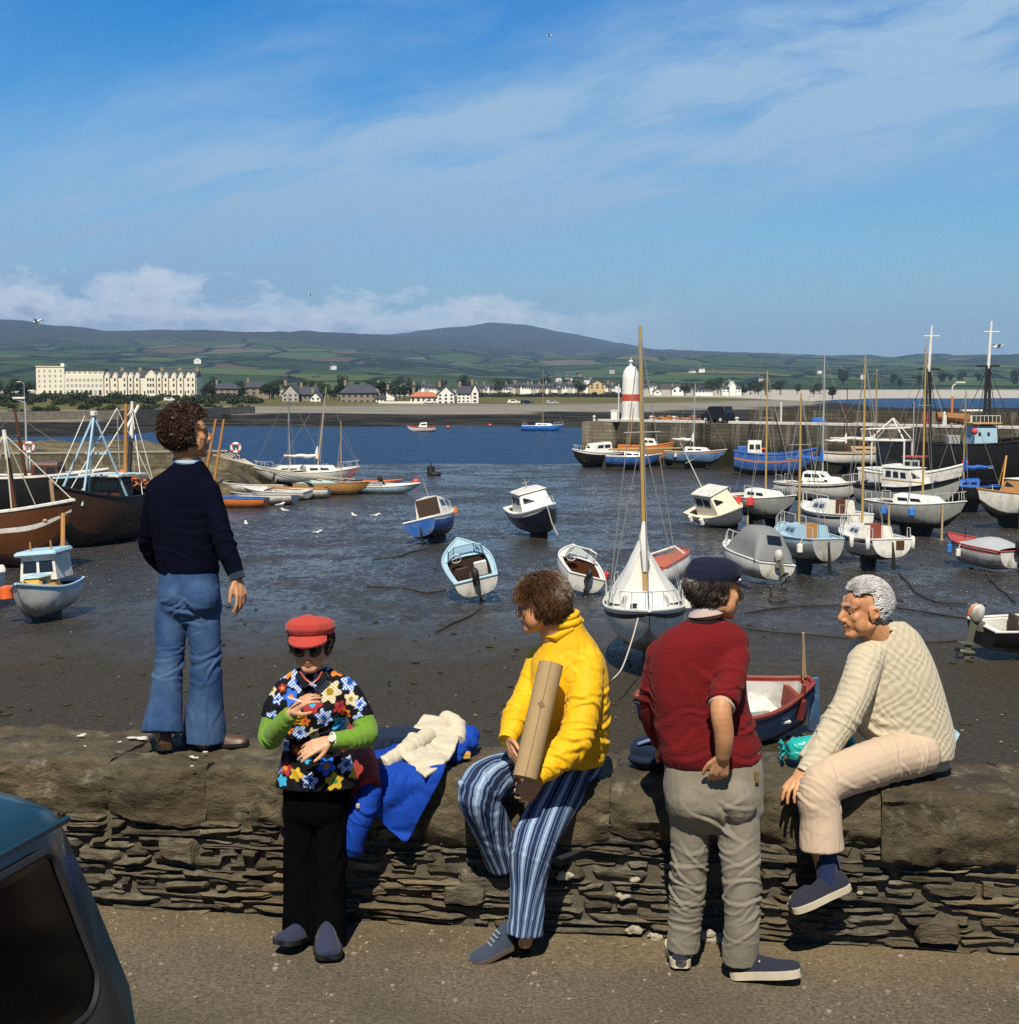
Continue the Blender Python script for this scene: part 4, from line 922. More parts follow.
p = pier_at(808, 2.2); mb = MB(); mb.box(p + V3(0, 0, .4), (1.0, .8, .5), taper=.7); mb.box(p + V3(.55, .1, .3), (.5, .7, .5), taper=.6); mb.box(p + V3(-.2, 0, .1), (1.6, .7, .2)); tthing('tarpaulin_bundle', 'bright blue tarpaulin bundle on the pier edge', 'tarpaulin', mb, BCOV, bevel=.08)
p = pier_at(943, 5); mb = MB(); mb.tube([p, p + V3(0, 0, 1.1)], .32, 10); tthing('oil_drum', 'red drum on the pier behind the black masts', 'drum', mb, REDP)
p = pier_at(986, 4.2); mb = MB(); rings = []
for i in range(9):
    u = i / 8; wv = .75 * math.sin(math.pi * (.12 + .8 * u)) ** .7; rings.append([p + V3((u - .5) * 2.6, wv * math.cos(a), .1 + .35 * (1 - u) + 1.05 * (.5 + .5 * math.sin(a) * .9) * (.75 + .25 * u)) for a in [2 * math.pi * k / 10 for k in range(10)]])
mb.loft(rings); tthing('dinghy_hull', 'rusty orange dinghy hull lying tilted on the pier', 'dinghy', mb, pm('rust_orange', (.30, .13, .04), .85, .35, 4, .4, 15))
p = pier_at(984, 3.0); mb = MB(); mb.tube([p, p + V3(0, 0, 1.0)], [.2, .16], 8); mb.ell(p + V3(0, 0, 1.1), .15); tthing('white_post', 'fat white post in front of the rusty dinghy hull', 'post', mb, WHITE)
# ---------------- left: rocks, breakwater, slip furniture
m, t, b = newmat('weedy_rock'); geo = t.new('ShaderNodeNewGeometry').outputs['Position']
n1 = t.noise(t.mapping(geo, (.6, 1, 1)), .5, 7, .7); n2 = t.noise(geo, 2.5, 6, .7)
c = t.mix(t.ramp(n1, [(.38, 0.0), (.62, 1.0)]), (.035, .030, .014), (.20, .155, .07)); c = t.mix(t.ramp(n2, [(.45, 0.0), (.7, .7)]), c, (.03, .026, .014))
setin(t, b, 'Base Color', c); setin(t, b, 'Roughness', .9); setin(t, b, 'Normal', t.bump(n2, .8, .1)); ROCKM = m
def rockfield(name, fn, px0, px1, Y0, Y1, nx=110, ny=60):
    mb = MB()
    for j in range(ny):
        y = Y0 + (Y1 - Y0) * j / (ny - 1)
        for i in range(nx):
            x = ((px0 + (px1 - px0) * i / (nx - 1)) - CX) / FPX * y; mb.v.append((x, y, fn(x, y, px0 + (px1 - px0) * i / (nx - 1))))
    for j in range(ny - 1):
        for i in range(nx - 1): a = j * nx + i; mb.f.append((a, a + 1, a + nx + 1, a + nx)); mb.m.append(0)
    return tag(mb.build(name, ROCKM, ang=60), kind='structure')
def fz1(x, y, px):
    e = max(0, min(1, (205 - px) / 60)) * max(0, min(1, (y - 121) / 10)) * max(0, min(1, (172 - y) / 16))
    return -.8 + e * (2.1 + .8 * mnoise.fractal((x * .12, y * .12, 1), 1, 2, 5)) + .25 * mnoise.noise((x * .7, y * .7, 2))
rockfield('rocks', fz1, -300, 215, 118, 176)
def fz2(x, y, px):
    e = max(0, min(1, (272 - px) / 45)) * max(0, min(1, (y - 93) / 14)) * max(0, min(1, (122 - y) / 8))
    return -.5 + e * (2.1 + .5 * mnoise.fractal((x * .3, y * .3, 5), 1, 2, 4)) + .2 * mnoise.noise((x * 1.1, y * 1.1, 2))
rockfield('rocks', fz2, 40, 280, 92, 124, 130, 60)
def fz3(x, y, px):      # low seaweed-covered mud bank by the old quay
    e = max(0, min(1, (70 - px) / 60)) * max(0, min(1, (y - 62) / 8)); return -.35 + .55 * e + .12 * mnoise.noise((x * .6, y * .6, 2))
q0, q1, q2 = at(-160, 466, 100), at(232, 452, 106), None
mb = MB(); a, b_ = onz(-220, 492, 0), onz(228, 484, 0); dn = Vector((-(b_ - a).normalized().y, (b_ - a).normalized().x, 0))
mb.prism([a + V3(0, 0, -1), b_ + V3(0, 0, -1), b_ + dn * 3.0 + V3(0, 0, -1), a + dn * 3.0 + V3(0, 0, -1)], (0, 0, 3.35))
# sloping end of the breakwater
e = (b_ - a).normalized(); mb.add([b_ + V3(0, 0, 2.3), b_ + dn * 3 + V3(0, 0, 2.3), b_ + dn * 3 + e * 5 + V3(0, 0, -.3), b_ + e * 5 + V3(0, 0, -.3), b_ + V3(0, 0, -.5), b_ + dn * 3 + V3(0, 0, -.5)], [(0, 3, 2, 1), (0, 4, 3), (1, 2, 5), (4, 5, 2, 3)])
tthing('breakwater', 'weedy old stone breakwater behind the brown fishing boats', 'breakwater', mb, masonry('breakwater_stone', (.20, .17, .11), (.10, .085, .05), (.05, .045, .03), weed=True, zweed=.8), ang=None)
mb = MB(); mb.prism([a + V3(0, 0, 2.36) - dn * .05, b_ + V3(0, 0, 2.36) - dn * .05, b_ + dn * .5 + V3(0, 0, 2.36), a + dn * .5 + V3(0, 0, 2.36)], (0, 0, .12)); tthing('breakwater_kerb', 'pale kerb along the top of the old breakwater', 'kerb', mb, pm('kerb_pale', (.32, .29, .22), .9, .3, 2), ang=None)
for k, (px0, r0, px1, r1, lb) in enumerate(((205, 478, 216, 419, 'leaning orange pole left of its pair by the breakwater'), (214, 484, 224, 419, 'leaning orange pole right of its pair by the breakwater'))):
    mb = MB(); mb.tube([at(px0, r0, 99), at(px1, r1, 99)], [.11, .08], 7); tthing('mooring_pole', lb, 'pole', mb, WOODG, 'poles by the breakwater')
def ring_buoy(label, p, post):
    r = empty('lifebuoy_stand', p, label, 'lifebuoy', 'lifebuoys on stands'); mb = MB(); mb.tube([V3(0, 0, 0), V3(0, 0, post)], .05, 6); mb.build('stand', WHITED, r)
    mb = MB(); mb.torus((0, -.08, post), .30, .10, (0, 1, 0), 20, 8); rr = mb.build('ring', WHITE, r)
    for k in range(4):
        a_ = math.pi / 4 + k * math.pi / 2; mb = MB(); c_ = V3(0, -.08, post); mb.tube([c_ + V3(math.cos(a_ + d), 0, math.sin(a_ + d)) * .30 for d in (-.22, 0, .22)], .108, 8); mb.build('red_band', FRED, rr)
q = at(236, 452, 103); ring_buoy('red and white lifebuoy on the end of the breakwater', V3(q.x, q.y, 2.3), .6)
q = at(30, 470, 96); ring_buoy('red and white lifebuoy beside the lamp post at left', V3(q.x, q.y, q.z), 1.45)
q = at(27, 470, 98); lamp_post('grey street lamp rising behind the left fishing boats', q, 4.4, -.7, 0)
q = at(24.5, 402, 265); lamp_post('tall grey street lamp in front of the hotel', V3(q.x, q.y, 2.6), 5.2, .6, R(180))
q = at(39, 482, 94); mb = MB(); mb.tube([q, q + V3(0, 0, 1.0)], .34, 12); tthing('white_drum', 'white drum standing behind the fishing boats', 'drum', mb, WHITED)
for k in range(6):
    pa = at(233 - k * 4, 452 + k * .6, 104.5); pb = at(300 + k * 11, 482 - k * .5, 98 - k); pm_ = pa.lerp(pb, .5) + V3(0, 0, -.25)
    mb = MB(); mb.tube([pa, pa.lerp(pb, .25) + V3(0, 0, -.2), pm_, pa.lerp(pb, .75) + V3(0, 0, -.2), pb], .035, 5); tthing('mooring_rope', 'one of the pale ropes fanning from breakwater to the rafted boats', 'rope', mb, ROPE, 'ropes from the breakwater')
# ---------------- sea wall and promenade
SWM = masonry('sea_wall_stone', (.30, .27, .21), (.24, .215, .16), (.16, .14, .11), weed=False)
mb = MB(); pts = [(px, y) for px, y in ((-420, 268), (-150, 268), (0, 268), (120, 285), (200, 318), (255, 345))]
for (p0, y0), (p1, y1) in zip(pts, pts[1:]):
    A_, B_ = V3((p0 - CX) / FPX * y0, y0, 0), V3((p1 - CX) / FPX * y1, y1, 0); za, zb = land_z(p0, y0), land_z(p1, y1)
    mb.add([A_ + V3(0, 0, za - 1), B_ + V3(0, 0, zb - 1), B_ + V3(0, 0, 2.75), A_ + V3(0, 0, 2.75), A_ + V3(0, .8, za - 1), B_ + V3(0, .8, zb - 1), B_ + V3(0, .8, 2.75), A_ + V3(0, .8, 2.75)], [(0, 1, 2, 3), (7, 6, 5, 4), (3, 2, 6, 7), (0, 3, 7, 4), (1, 5, 6, 2)])
tthing('sea_wall', 'long pale sea wall above the beach below the hotel', 'wall', mb, SWM, ang=None)
# ---------------- buildings
CREAMW = pm('render_cream', (.78, .73, .60), .8, .06, .3, dirt=(.5, .45, .34), dscale=.15, damt=.3); WHITEW = pm('render_white', (.78, .77, .72), .8, .06, .4); STONEW = pm('house_stone', (.24, .20, .15), .9, .2, 2); GREYW = pm('render_grey', (.42, .40, .35), .85, .12, 1)
SLATE = pm('roof_slate', (.055, .058, .066), .6, .2, 1.5); TILEO = pm('roof_orange', (.46, .16, .07), .8, .2, 1.2); TANW = pm('render_tan', (.55, .42, .22), .85, .1, 1)
WIND = pm('window_far', (.05, .055, .06), .25, .3, .5); SHOPW = pm('window_pale', (.34, .38, .36), .2, .2, .5)  # far window panes, one dark and one pale grey
def bpx(px, Y): return (px - CX) / FPX * Y
def winbox(r, x0, x1, z0, z1, y=-.06, mat=None, name='window', d=.12):
    mb = MB(); mb.box(((x0 + x1) / 2, y + d / 2 - .03, (z0 + z1) / 2), (x1 - x0, d, z1 - z0)); mb.build(name, mat or WIND, r, None)
Yh = 600; k_ = Yh / FPX; zb = rowz(397.5, Yh)
ht = empty('hotel', (bpx(38, Yh), Yh, zb), 'big cream seaside hotel with rows of windows, left end', 'hotel')
def X(px): return (px - 38) * k_
def Zr(row): return (397.5 - row) * k_
mb = MB(); mb.prism([V3(X(38), 0, -4), V3(X(66), 0, -4), V3(X(66), 12, -4), V3(X(38), 12, -4)], (0, 0, 4 + Zr(367))); mb.build('wall', CREAMW, ht, None)
mb = MB(); mb.prism([V3(X(66), .4, -4), V3(X(104.5), .4, -4), V3(X(104.5), 11.6, -4), V3(X(66), 11.6, -4)], (0, 0, 4 + Zr(374.5))); mb.build('wall', CREAMW, ht, None)
mb = MB(); mb.prism([V3(X(62), 1, Zr(367)), V3(X(65.5), 1, Zr(367)), V3(X(65.5), 5, Zr(367)), V3(X(62), 5, Zr(367))], (0, 0, Zr(363.5) - Zr(367))); mb.build('roof_tower', CREAMW, ht, None)
mb = MB(); mb.prism([V3(X(66.5), 1.6, Zr(374.5)), V3(X(104), 1.6, Zr(374.5)), V3(X(104), 10, Zr(374.5)), V3(X(66.5), 10, Zr(374.5))], (0, 0, Zr(370.5) - Zr(374.5))); mb.build('glazed_storey', CREAMW, ht, None)
mb = MB(); mb.prism([V3(X(66.2), 1.2, Zr(370.4)), V3(X(104.3), 1.2, Zr(370.4)), V3(X(104.3), 10.4, Zr(370.4)), V3(X(66.2), 10.4, Zr(370.4))], (0, 0, .6)); mb.build('roof', SLATE, ht, None)
mb = MB(); mb.prism([V3(X(37.6), -.3, Zr(367)), V3(X(66.2), -.3, Zr(367)), V3(X(66.2), 12.3, Zr(367)), V3(X(37.6), 12.3, Zr(367))], (0, 0, .35)); mb.build('parapet', CREAMW, ht, None)
for i in range(7): winbox(ht, X(68 + i * 5.2), X(71.8 + i * 5.2), Zr(373.8), Zr(371.2), 1.54, SHOPW)
for r_, n_, px0, px1 in ((380, 9, 67, 104), (385.5, 9, 67, 104)):
    for i in range(n_): c_ = px0 + (px1 - px0) * (i + .5) / n_; winbox(ht, X(c_ - 1.1), X(c_ + 1.1), Zr(r_ + 1.3), Zr(r_ - 1.3), .34, SHOPW)
for i in range(8): c_ = 69 + i * 4.6; winbox(ht, X(c_ - 1.4), X(c_ + 1.4), Zr(395), Zr(390), .34, WIND if i % 3 else SHOPW)
for r_ in (371, 376, 381, 386):
    for i in range(5): c_ = 41 + i * 5.4; winbox(ht, X(c_ - .9), X(c_ + .9), Zr(r_ + 1.2), Zr(r_ - 1.2), -.06, SHOPW)
for i in range(4): c_ = 46 + i * 5.4; winbox(ht, X(c_ - 1.2), X(c_ + 1.2), Zr(395), Zr(390.5), -.06, WIND)
mb = MB(); mb.prism([V3(X(30), 1, -4), V3(X(38), 1, -4), V3(X(38), 8, -4), V3(X(30), 8, -4)], (0, 0, 4 + Zr(393))); mb.build('annexe', WHITEW, ht, None)
mb = MB(); mb.box((X(33), -1, Zr(390.5)), (3.0, 2, .5)); mb.build('terrace_canopy', WHITEW, ht, None)
tr = empty('terrace_houses', (bpx(105, Yh), Yh, rowz(396, Yh)), 'cream terrace of gabled boarding houses right of the hotel', 'terrace')
def X2(px): return (px - 105) * k_
def Z2(row): return (396 - row) * k_
mb = MB(); mb.prism([V3(X2(105), 1.2, -4), V3(X2(197), 1.2, -4), V3(X2(197), 12, -4), V3(X2(105), 12, -4)], (0, 0, 4 + Z2(377))); mb.build('wall', CREAMW, tr, None)
mb = MB(); mb.add([V3(X2(104.8), .8, Z2(377)), V3(X2(197.2), .8, Z2(377)), V3(X2(197.2), 6.5, Z2(370.5)), V3(X2(104.8), 6.5, Z2(370.5)), V3(X2(197.2), 12.4, Z2(377)), V3(X2(104.8), 12.4, Z2(377))], [(0, 1, 2, 3), (3, 2, 4, 5), (0, 3, 5), (1, 4, 2), (0, 5, 4, 1)]); rf = mb.build('roof', SLATE, tr, None)
for px in (120, 138, 160, 178, 195.5):
    mb = MB(); mb.box((X2(px), 6.5, Z2(370)), (1.4, .9, 2.0)); mb.build('chimney', STONEW, rf, None)
bays = [108.5, 116.5, 126, 132, 138.5, 152, 160.5, 167, 175, 182, 189.5, 194]
for i, px in enumerate(bays):
    wv = 5.2 if i == 5 else 2.3; mb = MB(); top = 376 if i != 5 else 374
    mb.prism([V3(X2(px - wv), -.2, -4), V3(X2(px + wv), -.2, -4), V3(X2(px + wv), -.2, Z2(376.5)), V3(X2(px), -.2, Z2(top - 3.6)), V3(X2(px - wv), -.2, Z2(376.5))], (0, 3.5, 0)); mb.build('bay', CREAMW, tr, None)
    for r_ in (379.5, 385, 391.5):
        for o_ in ((-2.6, 0, 2.6) if i == 5 else (0,)): winbox(tr, X2(px + o_ - .8), X2(px + o_ + .8), Z2(r_ + 1.6), Z2(r_ - 1.3), -.26)
for px in (112.5, 121.5, 145, 171, 186): winbox(tr, X2(px - .8), X2(px + .8), Z2(395.8), Z2(391), 1.1, pm('door_dark', (.06, .05, .045), .6), 'door')
def house(label, px, row, wpx, hpx, Y, wall_, roof_, gable=False, fl=2, nw=3, group='houses along the far shore', depth=8, chim=1, roofh=.42, name='house', roofc=None):
    k = Y / FPX; w = wpx * k; h = hpx * k; r = empty(name, (bpx(px, Y), Y, rowz(row, Y)), label, 'house', group); hw = h * (1 - roofh)
    if gable:
        mb = MB(); mb.prism([V3(-w / 2, 0, -3), V3(w / 2, 0, -3), V3(w / 2, 0, hw), V3(0, 0, h), V3(-w / 2, 0, hw)], (0, depth, 0)); mb.build('wall', wall_, r, None)
        mb = MB()
        for sg in (-1, 1): mb.prism([V3(sg * (w / 2 + .4), -.4, hw - .2), V3(0, -.4, h + .25), V3(0, -.4, h + .02), V3(sg * (w / 2 + .4), -.4, hw - .45)], (0, depth + .8, 0))
        rf = mb.build('roof', roof_, r, None)
    else:
        mb = MB(); mb.prism([V3(-w / 2, 0, -3), V3(w / 2, 0, -3), V3(w / 2, depth, -3), V3(-w / 2, depth, -3)], (0, 0, 3 + hw)); mb.build('wall', wall_, r, None)
        mb = MB(); e_ = .5; i_ = min(w * .2, 2.5) if roofc == 'hip' else 0
        mb.add([V3(-w / 2 - e_, -e_, hw), V3(w / 2 + e_, -e_, hw), V3(w / 2 + e_, depth + e_, hw), V3(-w / 2 - e_, depth + e_, hw), V3(-w / 2 + i_, depth / 2, h), V3(w / 2 - i_, depth / 2, h)], [(0, 1, 5, 4), (2, 3, 4, 5), (3, 0, 4), (1, 2, 5), (3, 2, 1, 0)]); rf = mb.build('roof', roof_, r, None)
    for c_ in range(chim):
        x = (-w * .4 if c_ == 0 else w * .4); mb = MB(); mb.box((x, depth / 2, h + .5), (.9, .7, 1.8)); mb.build('chimney', STONEW, rf, None)
    if wpx > 6:
        for f_ in range(fl):
            for i in range(nw):
                x = (i + .5) / nw * w - w / 2; z = hw * (f_ + .55) / fl; sz = min(w / nw * .42, 1.3)
                if gable and f_ == fl - 1 and i in (0, nw - 1) and nw > 2 and False: continue
                winbox(r, x - sz / 2, x + sz / 2, z - hw / fl * .26, z + hw / fl * .24)
    return r
HS = [('stone house with slate roof just right of the cream terrace', 226, 395.5, 25, 12, 560, STONEW, SLATE, False, 2, 4, 'hip'), ('grey stone house with two chimneys, second right of the terrace', 258, 395, 27, 13, 560, STONEW, SLATE, False, 2, 4, 'hip'),
      ('tall white gabled house among dark trees at the shore', 291, 405.5, 16, 21, 480, GREYW, SLATE, True, 3, 3, None), ('lower stone wing beside the tall white gabled house', 308, 405, 19, 18, 484, STONEW, SLATE, False, 2, 4, None), ('white villa with bay windows close to the gabled house', 316, 404, 10, 12, 476, WHITEW, SLATE, True, 2, 2, None),
      ('broad stone villa under a dark hipped roof by the shore', 359, 404.5, 36, 20, 490, STONEW, SLATE, False, 2, 6, 'hip'), ('white bungalow between stone villa and orange roof', 391, 395, 9, 6.5, 520, WHITEW, SLATE, True, 1, 2, None), ('small cream outbuilding beside the broad stone villa', 380, 402, 8, 7, 488, WHITEW, SLATE, False, 1, 2, None),
      ('low house under a broad orange tiled roof', 424, 403, 27, 11, 470, CREAMW, TILEO, False, 1, 5, 'hip'), ('white gabled double house right of the orange roof', 446, 404, 17, 18, 465, WHITEW, SLATE, True, 3, 3, None), ('white shore house with twin chimneys, end of the row', 468, 403, 21, 17, 465, WHITEW, SLATE, False, 3, 5, None), ('narrow white gabled bay at the end of the shore row', 475, 403, 7, 19, 462, WHITEW, SLATE, True, 3, 1, None),
      ('tan gabled house left of the lighthouse', 597, 389, 16, 9, 700, TANW, SLATE, True, 2, 3, None), ('white cottage by the right side of the lighthouse', 616, 390, 9, 5, 690, WHITEW, SLATE, True, 1, 2, None), ('white house with several gables on the far right shore', 731, 392.5, 19, 7, 900, WHITEW, SLATE, False, 2, 5, None), ('white gable tower of the far right shore house', 732, 392.5, 6, 11, 896, WHITEW, WHITEW, True, 2, 1, None),
      ('white cottage with slate roof between lighthouse and far right house', 677, 393, 11, 7, 850, WHITEW, SLATE, True, 1, 2, None), ('small white cottage, first right of the lighthouse', 657, 394, 7, 5, 850, WHITEW, SLATE, True, 1, 1, None), ('long low white cottages left of the far right house', 703, 393, 18, 4, 870, WHITEW, SLATE, False, 1, 5, None),
      ('lone white farmhouse above the cream terrace', 199, 362, 7, 4, 2300, WHITEW, SLATE, True, 1, 1, None), ('lone white farm under the mountain', 862, 377, 5, 3.2, 1900, WHITEW, SLATE, True, 1, 1, None)]
for (lb, px, row, w, h, Y, wm, rm, g, fl, nw, rc) in HS: house(lb, px, row, w, h, Y, wm, rm, g, fl, nw, roofc=rc)
# a small-house prototype copied over the distant village
protos = []
for wm, rm in ((WHITEW, SLATE), (GREYW, SLATE), (WHITEW, SLATE), (STONEW, SLATE)):
    r = house('x', 500, 390, 8, 5, 900, wm, rm, False, 1, 3, depth=6, group='small houses of the far village'); protos.append(r)
vil = [(px + random.uniform(-2, 2), random.uniform(388.5, 391.5), random.uniform(.8, 1.3)) for px in list(range(384, 436, 5)) + list(range(480, 586, 5)) + list(range(500, 580, 9)) + [605, 611, 640, 646, 652]] + [(px + random.uniform(-3, 3), random.uniform(366, 384), random.uniform(.7, 1.0)) for px in (285, 300, 318, 332, 553, 560, 566, 571, 577, 589, 612, 570, 640, 690, 760, 700, 712, 820, 845)]
for i, (px, row, s_) in enumerate(vil):
    pr = protos[i % 4]; r = pr if i < 4 else copy_tree(pr)
    Y = 900 if row > 387 else (1400 if row > 378 else 2100); r.location = (bpx(px, Y), Y, rowz(row, Y)); k = s_ * (1 if Y == 900 else Y / 1100); r.scale = (k, k, k); r.rotation_euler = (0, 0, random.uniform(-.5, .5))
    r['label'] = ('small slate roofed house in the distant village left of the lighthouse' if px < 620 else 'small slate roofed house on the slope right of the lighthouse') if row > 387 else ('tiny pale house scattered on the green slope below the mountain')
for (px, row, Y, col, lb, rz) in ((171, 401.5, 480, WHITED, 'white car parked below the cream terrace', 0), (247, 402.5, 470, REDP, 'red car parked left of the shore houses', .1), (430, 404, 455, WHITED, 'white car parked before the orange roofed house', 0), (514, 404, 440, WHITED, 'white car on the grass beyond the shingle', 0), (527, 404.5, 440, NAVY, 'dark car on the grass beyond the shingle', 0), (552, 404.5, 440, GREYH, 'grey car farther along the grass bank', 0.2)):
    small_car('parked_car', lb, (bpx(px, Y), Y, rowz(row, Y)), rz, col, 3.8, group='cars parked along the far shore')
mb = MB(); Y = 455; mb.box((bpx(405, Y), Y, rowz(404, Y)), (52 * Y / FPX, .5, 1.6)); tthing('garden_wall', 'long white garden wall in front of the shore houses', 'wall', mb, WHITEW, ang=None)
# ---------------- trees and shrubs of the far shore
LEAF = []
for i, (a_, b_2) in enumerate((((.014, .026, .010), (.040, .062, .020)), ((.020, .034, .012), (.055, .078, .024)), ((.012, .020, .010), (.030, .045, .018)))):
    m, t, b = newmat('foliage_%d' % i); oi = t.new('ShaderNodeObjectInfo').outputs['Random']; geo = t.new('ShaderNodeNewGeometry').outputs['Random Per Island']
    c = t.mix(geo, a_, b_2); c = t.mix(t.math('MULTIPLY', oi, .35), c, (.06, .06, .02)); setin(t, b, 'Base Color', c); setin(t, b, 'Roughness', .8); setin(t, b, 'Specular IOR Level', .2); LEAF.append(m)
def leaf_crown(mb, lobes, n, sz):
    for (c_, r_) in lobes:
        for k in range(int(n * r_[0] * r_[2] / 6)):
            d = Vector(rng.normal(size=3)).normalized(); q = random.uniform(.55, 1.0); p = Vector(c_) + Vector((d.x * r_[0], d.y * r_[1], d.z * r_[2])) * q
            a = Vector(rng.normal(size=3)).normalized(); e = a.cross(Vector(rng.normal(size=3))).normalized(); s_ = sz * random.uniform(.6, 1.3)
            mb.add([p - a * s_, p + e * s_ * .7, p + a * s_, p - e * s_ * .7], [(0, 1, 2, 3)])
tp = []
for i in range(5):
    r = empty('tree', (0, 0, 0), 'x', 'tree', 'trees behind the far shore'); H = 7.5
    mb = MB(); mb.tube([V3(0, 0, -1.5), V3(.1, 0, 2), V3(.0, .1, 5)], [.3, .22, .08], 7)
    for k in range(5): a = k * 1.3 + i; mb.tube([V3(.05, 0, 2 + k * .3), V3(1.6 * math.cos(a), 1.6 * math.sin(a), 4 + k * .4)], [.12, .03], 5)
    mb.build('trunk', WOODD, r)
    mb = MB(); lobes = [((random.uniform(-1.4, 1.4), random.uniform(-1.4, 1.4), random.uniform(2.6, 6.0)), (random.uniform(1.2, 2.2), random.uniform(1.2, 2.2), random.uniform(1.0, 1.7))) for q in range(7)]
    leaf_crown(mb, lobes, 260, .34); mb.build('crown', LEAF[i % 3], r, ang=None); tp.append(r)
sp_ = []
for i in range(4):
    r = empty('shrub', (0, 0, 0), 'x', 'shrub', 'shrubs on the bank below the hotel')
    mb = MB(); lobes = [((random.uniform(-1.8, 1.8), random.uniform(-1, 1), random.uniform(.3, 1.0)), (random.uniform(1.0, 1.8), random.uniform(.8, 1.4), random.uniform(.6, 1.1))) for q in range(6)]
    leaf_crown(mb, lobes, 300, .26); mb.build('crown', LEAF[i % 3], r, ang=None)
    mb = MB()
    for k in range(4): mb.tube([V3(random.uniform(-.2, .2), 0, -.8), V3(random.uniform(-1.2, 1.2), random.uniform(-.5, .5), .8)], [.07, .03], 5)
    mb.build('stem', WOODD, r); sp_.append(r)
used = set()
def plant(protos, px, Y, s_, label, dz=0):
    i = random.randrange(len(protos)); pr = protos[i]
    r = pr if (id(protos), i) not in used else copy_tree(pr); used.add((id(protos), i))
    z = land_z(px, Y); r.location = (bpx(px, Y), Y, z + dz); r.rotation_euler = (0, 0, random.uniform(0, 6.28)); r.scale = (s_ * random.uniform(.85, 1.3), s_ * random.uniform(.85, 1.2), s_ * random.uniform(.85, 1.15)); r['label'] = label
for px in np.arange(-60, 262, 4.2):
    Y = random.uniform(400, 560); plant(sp_, float(px), Y, random.uniform(.9, 1.5), 'dark green shrub on the bank below the cream hotel and terrace')
for px in np.arange(-60, 250, 7.5):
    Y = random.uniform(300, 400); plant(sp_, float(px), Y, random.uniform(.6, 1.0), 'low green shrub growing just above the sea wall')
for px, Y in [(float(p), random.uniform(500, 585)) for p in (205, 209, 214, 238, 243, 270, 274, 279, 322, 326, 331, 335, 340, 382, 386, 395, 400, 405, 410, -20, -10, 0, 8, 15, 22, 28)]: plant(tp, px, Y, random.uniform(.55, .95), 'dark tree standing among the houses of the far shore' if px > 200 else 'dark tree standing left of the cream hotel')
for px in np.arange(478, 640, 3.6): plant(sp_, float(px), random.uniform(640, 700), random.uniform(.9, 1.4), 'dark gorse shrub on the bank above the far shingle', .0)
for k in range(70):
    px = random.uniform(200, 1030); Y = random.choice([850, 950, 1050]) * random.uniform(.95, 1.1) if px < 840 else random.uniform(1400, 1800)
    plant(tp, px, Y, random.uniform(.8, 1.3) * Y / 900, 'dark tree on the fields behind the far village')
# ---------------- gulls
GW = pm('gull_white', (.78, .77, .74), .7, .08, 9); GG = pm('gull_grey', (.32, .33, .34), .7, .1, 9)
def gull(label, p, rz, fly=False):
    r = empty('gull', p, label, 'gull', 'gulls', rz); mb = MB()
    mb.tube([V3(-.26, 0, .02), V3(-.15, 0, .0), V3(0, 0, .0), V3(.14, 0, .05), V3(.2, 0, .11), V3(.25, 0, .13), V3(.29, 0, .125), V3(.34, 0, .11)], [.02, .06, .09, .075, .05, .05, .02, .006], 9)
    if not fly:
        for sg in (-.03, .03): mb.tube([V3(0, sg, -.05), V3(.01, sg, -.2)], .01, 4)
    mb.build('body', GW, r, 60)
    for sg in (-1, 1):
        mb = MB()
        if fly: mb.loft([[V3(x, sg * y, z), V3(x - w, sg * y, z), V3(x - w * .5, sg * y, z + .015)] for x, y, z, w in ((.10, .05, .04, .2), (.13, .3, .16, .17), (.06, .55, .14, .12), (-.08, .75, .08, .03))])
        else: mb.tube([V3(.1, sg * .07, .04), V3(-.1, sg * .08, .02), V3(-.32, sg * .03, .02)], [.03, .06, .012], 7)
        mb.build('wing', GG, r, 60)
for (px, py, lb) in ((280, 505, 'gull standing on the mud below the orange dinghy'), (285, 511, 'gull walking on mud below the white dinghies'), (354, 516, 'gull alone on the mud left of the navy motor boat'), (375, 516, 'gull on the mud nearest the navy motor boat'), (317, 533, 'gull out on the mud nearest the wall'), (246, 524, 'gull feeding on mud right of the standing man')):
    gull(lb, onz(px, py, .22), random.uniform(0, 6))
for (px, py, Y, lb) in ((37, 322, 90, 'dark gull flying over the left ridge'), (998, 347, 80, 'gull flying above the right shore'), (549, 36, 170, 'gull high up in the blue sky'), (310, 295, 190, 'gull gliding before the cloud bank')):
    gull(lb, at(px, py, Y), random.uniform(-.5, .5), True)
# bits of litter, weed and shell on the near mud
mb = MB()
for k in range(110):
    px, py = random.uniform(0, 1019), random.choice([random.uniform(690, 765), random.uniform(600, 760)]); p = onz(px, py, .02); r_ = random.uniform(.008, .035)
    mb.ell(p, (r_ * random.uniform(.6, 1.8), r_, r_ * .5), nu=6, nv=4)
tag(mb.build('shell_litter', pm('shell', (.30, .25, .16), .8, .6, 2)), 'scattered pale shells and scraps on the mud', 'litter', kind='stuff')
mb = MB()
for k in range(230):
    px, py = random.uniform(0, 1019), random.uniform(560, 770); p = onz(px, py, .02); r_ = random.uniform(.02, .10)
    mb.ell(p, (r_ * 1.5, r_, .03), Matrix.Rotation(random.uniform(0, 3), 3, 'Z'), nu=7, nv=4)
tag(mb.build('seaweed', pm('bladder_weed', (.028, .026, .010), .7, .5, 3)), 'dark clumps of seaweed lying on the mud', 'seaweed', kind='stuff')
# ------------------------------------------------------------------ the boats, from the quay outwards
GB = 'boats aground in the drained harbour'
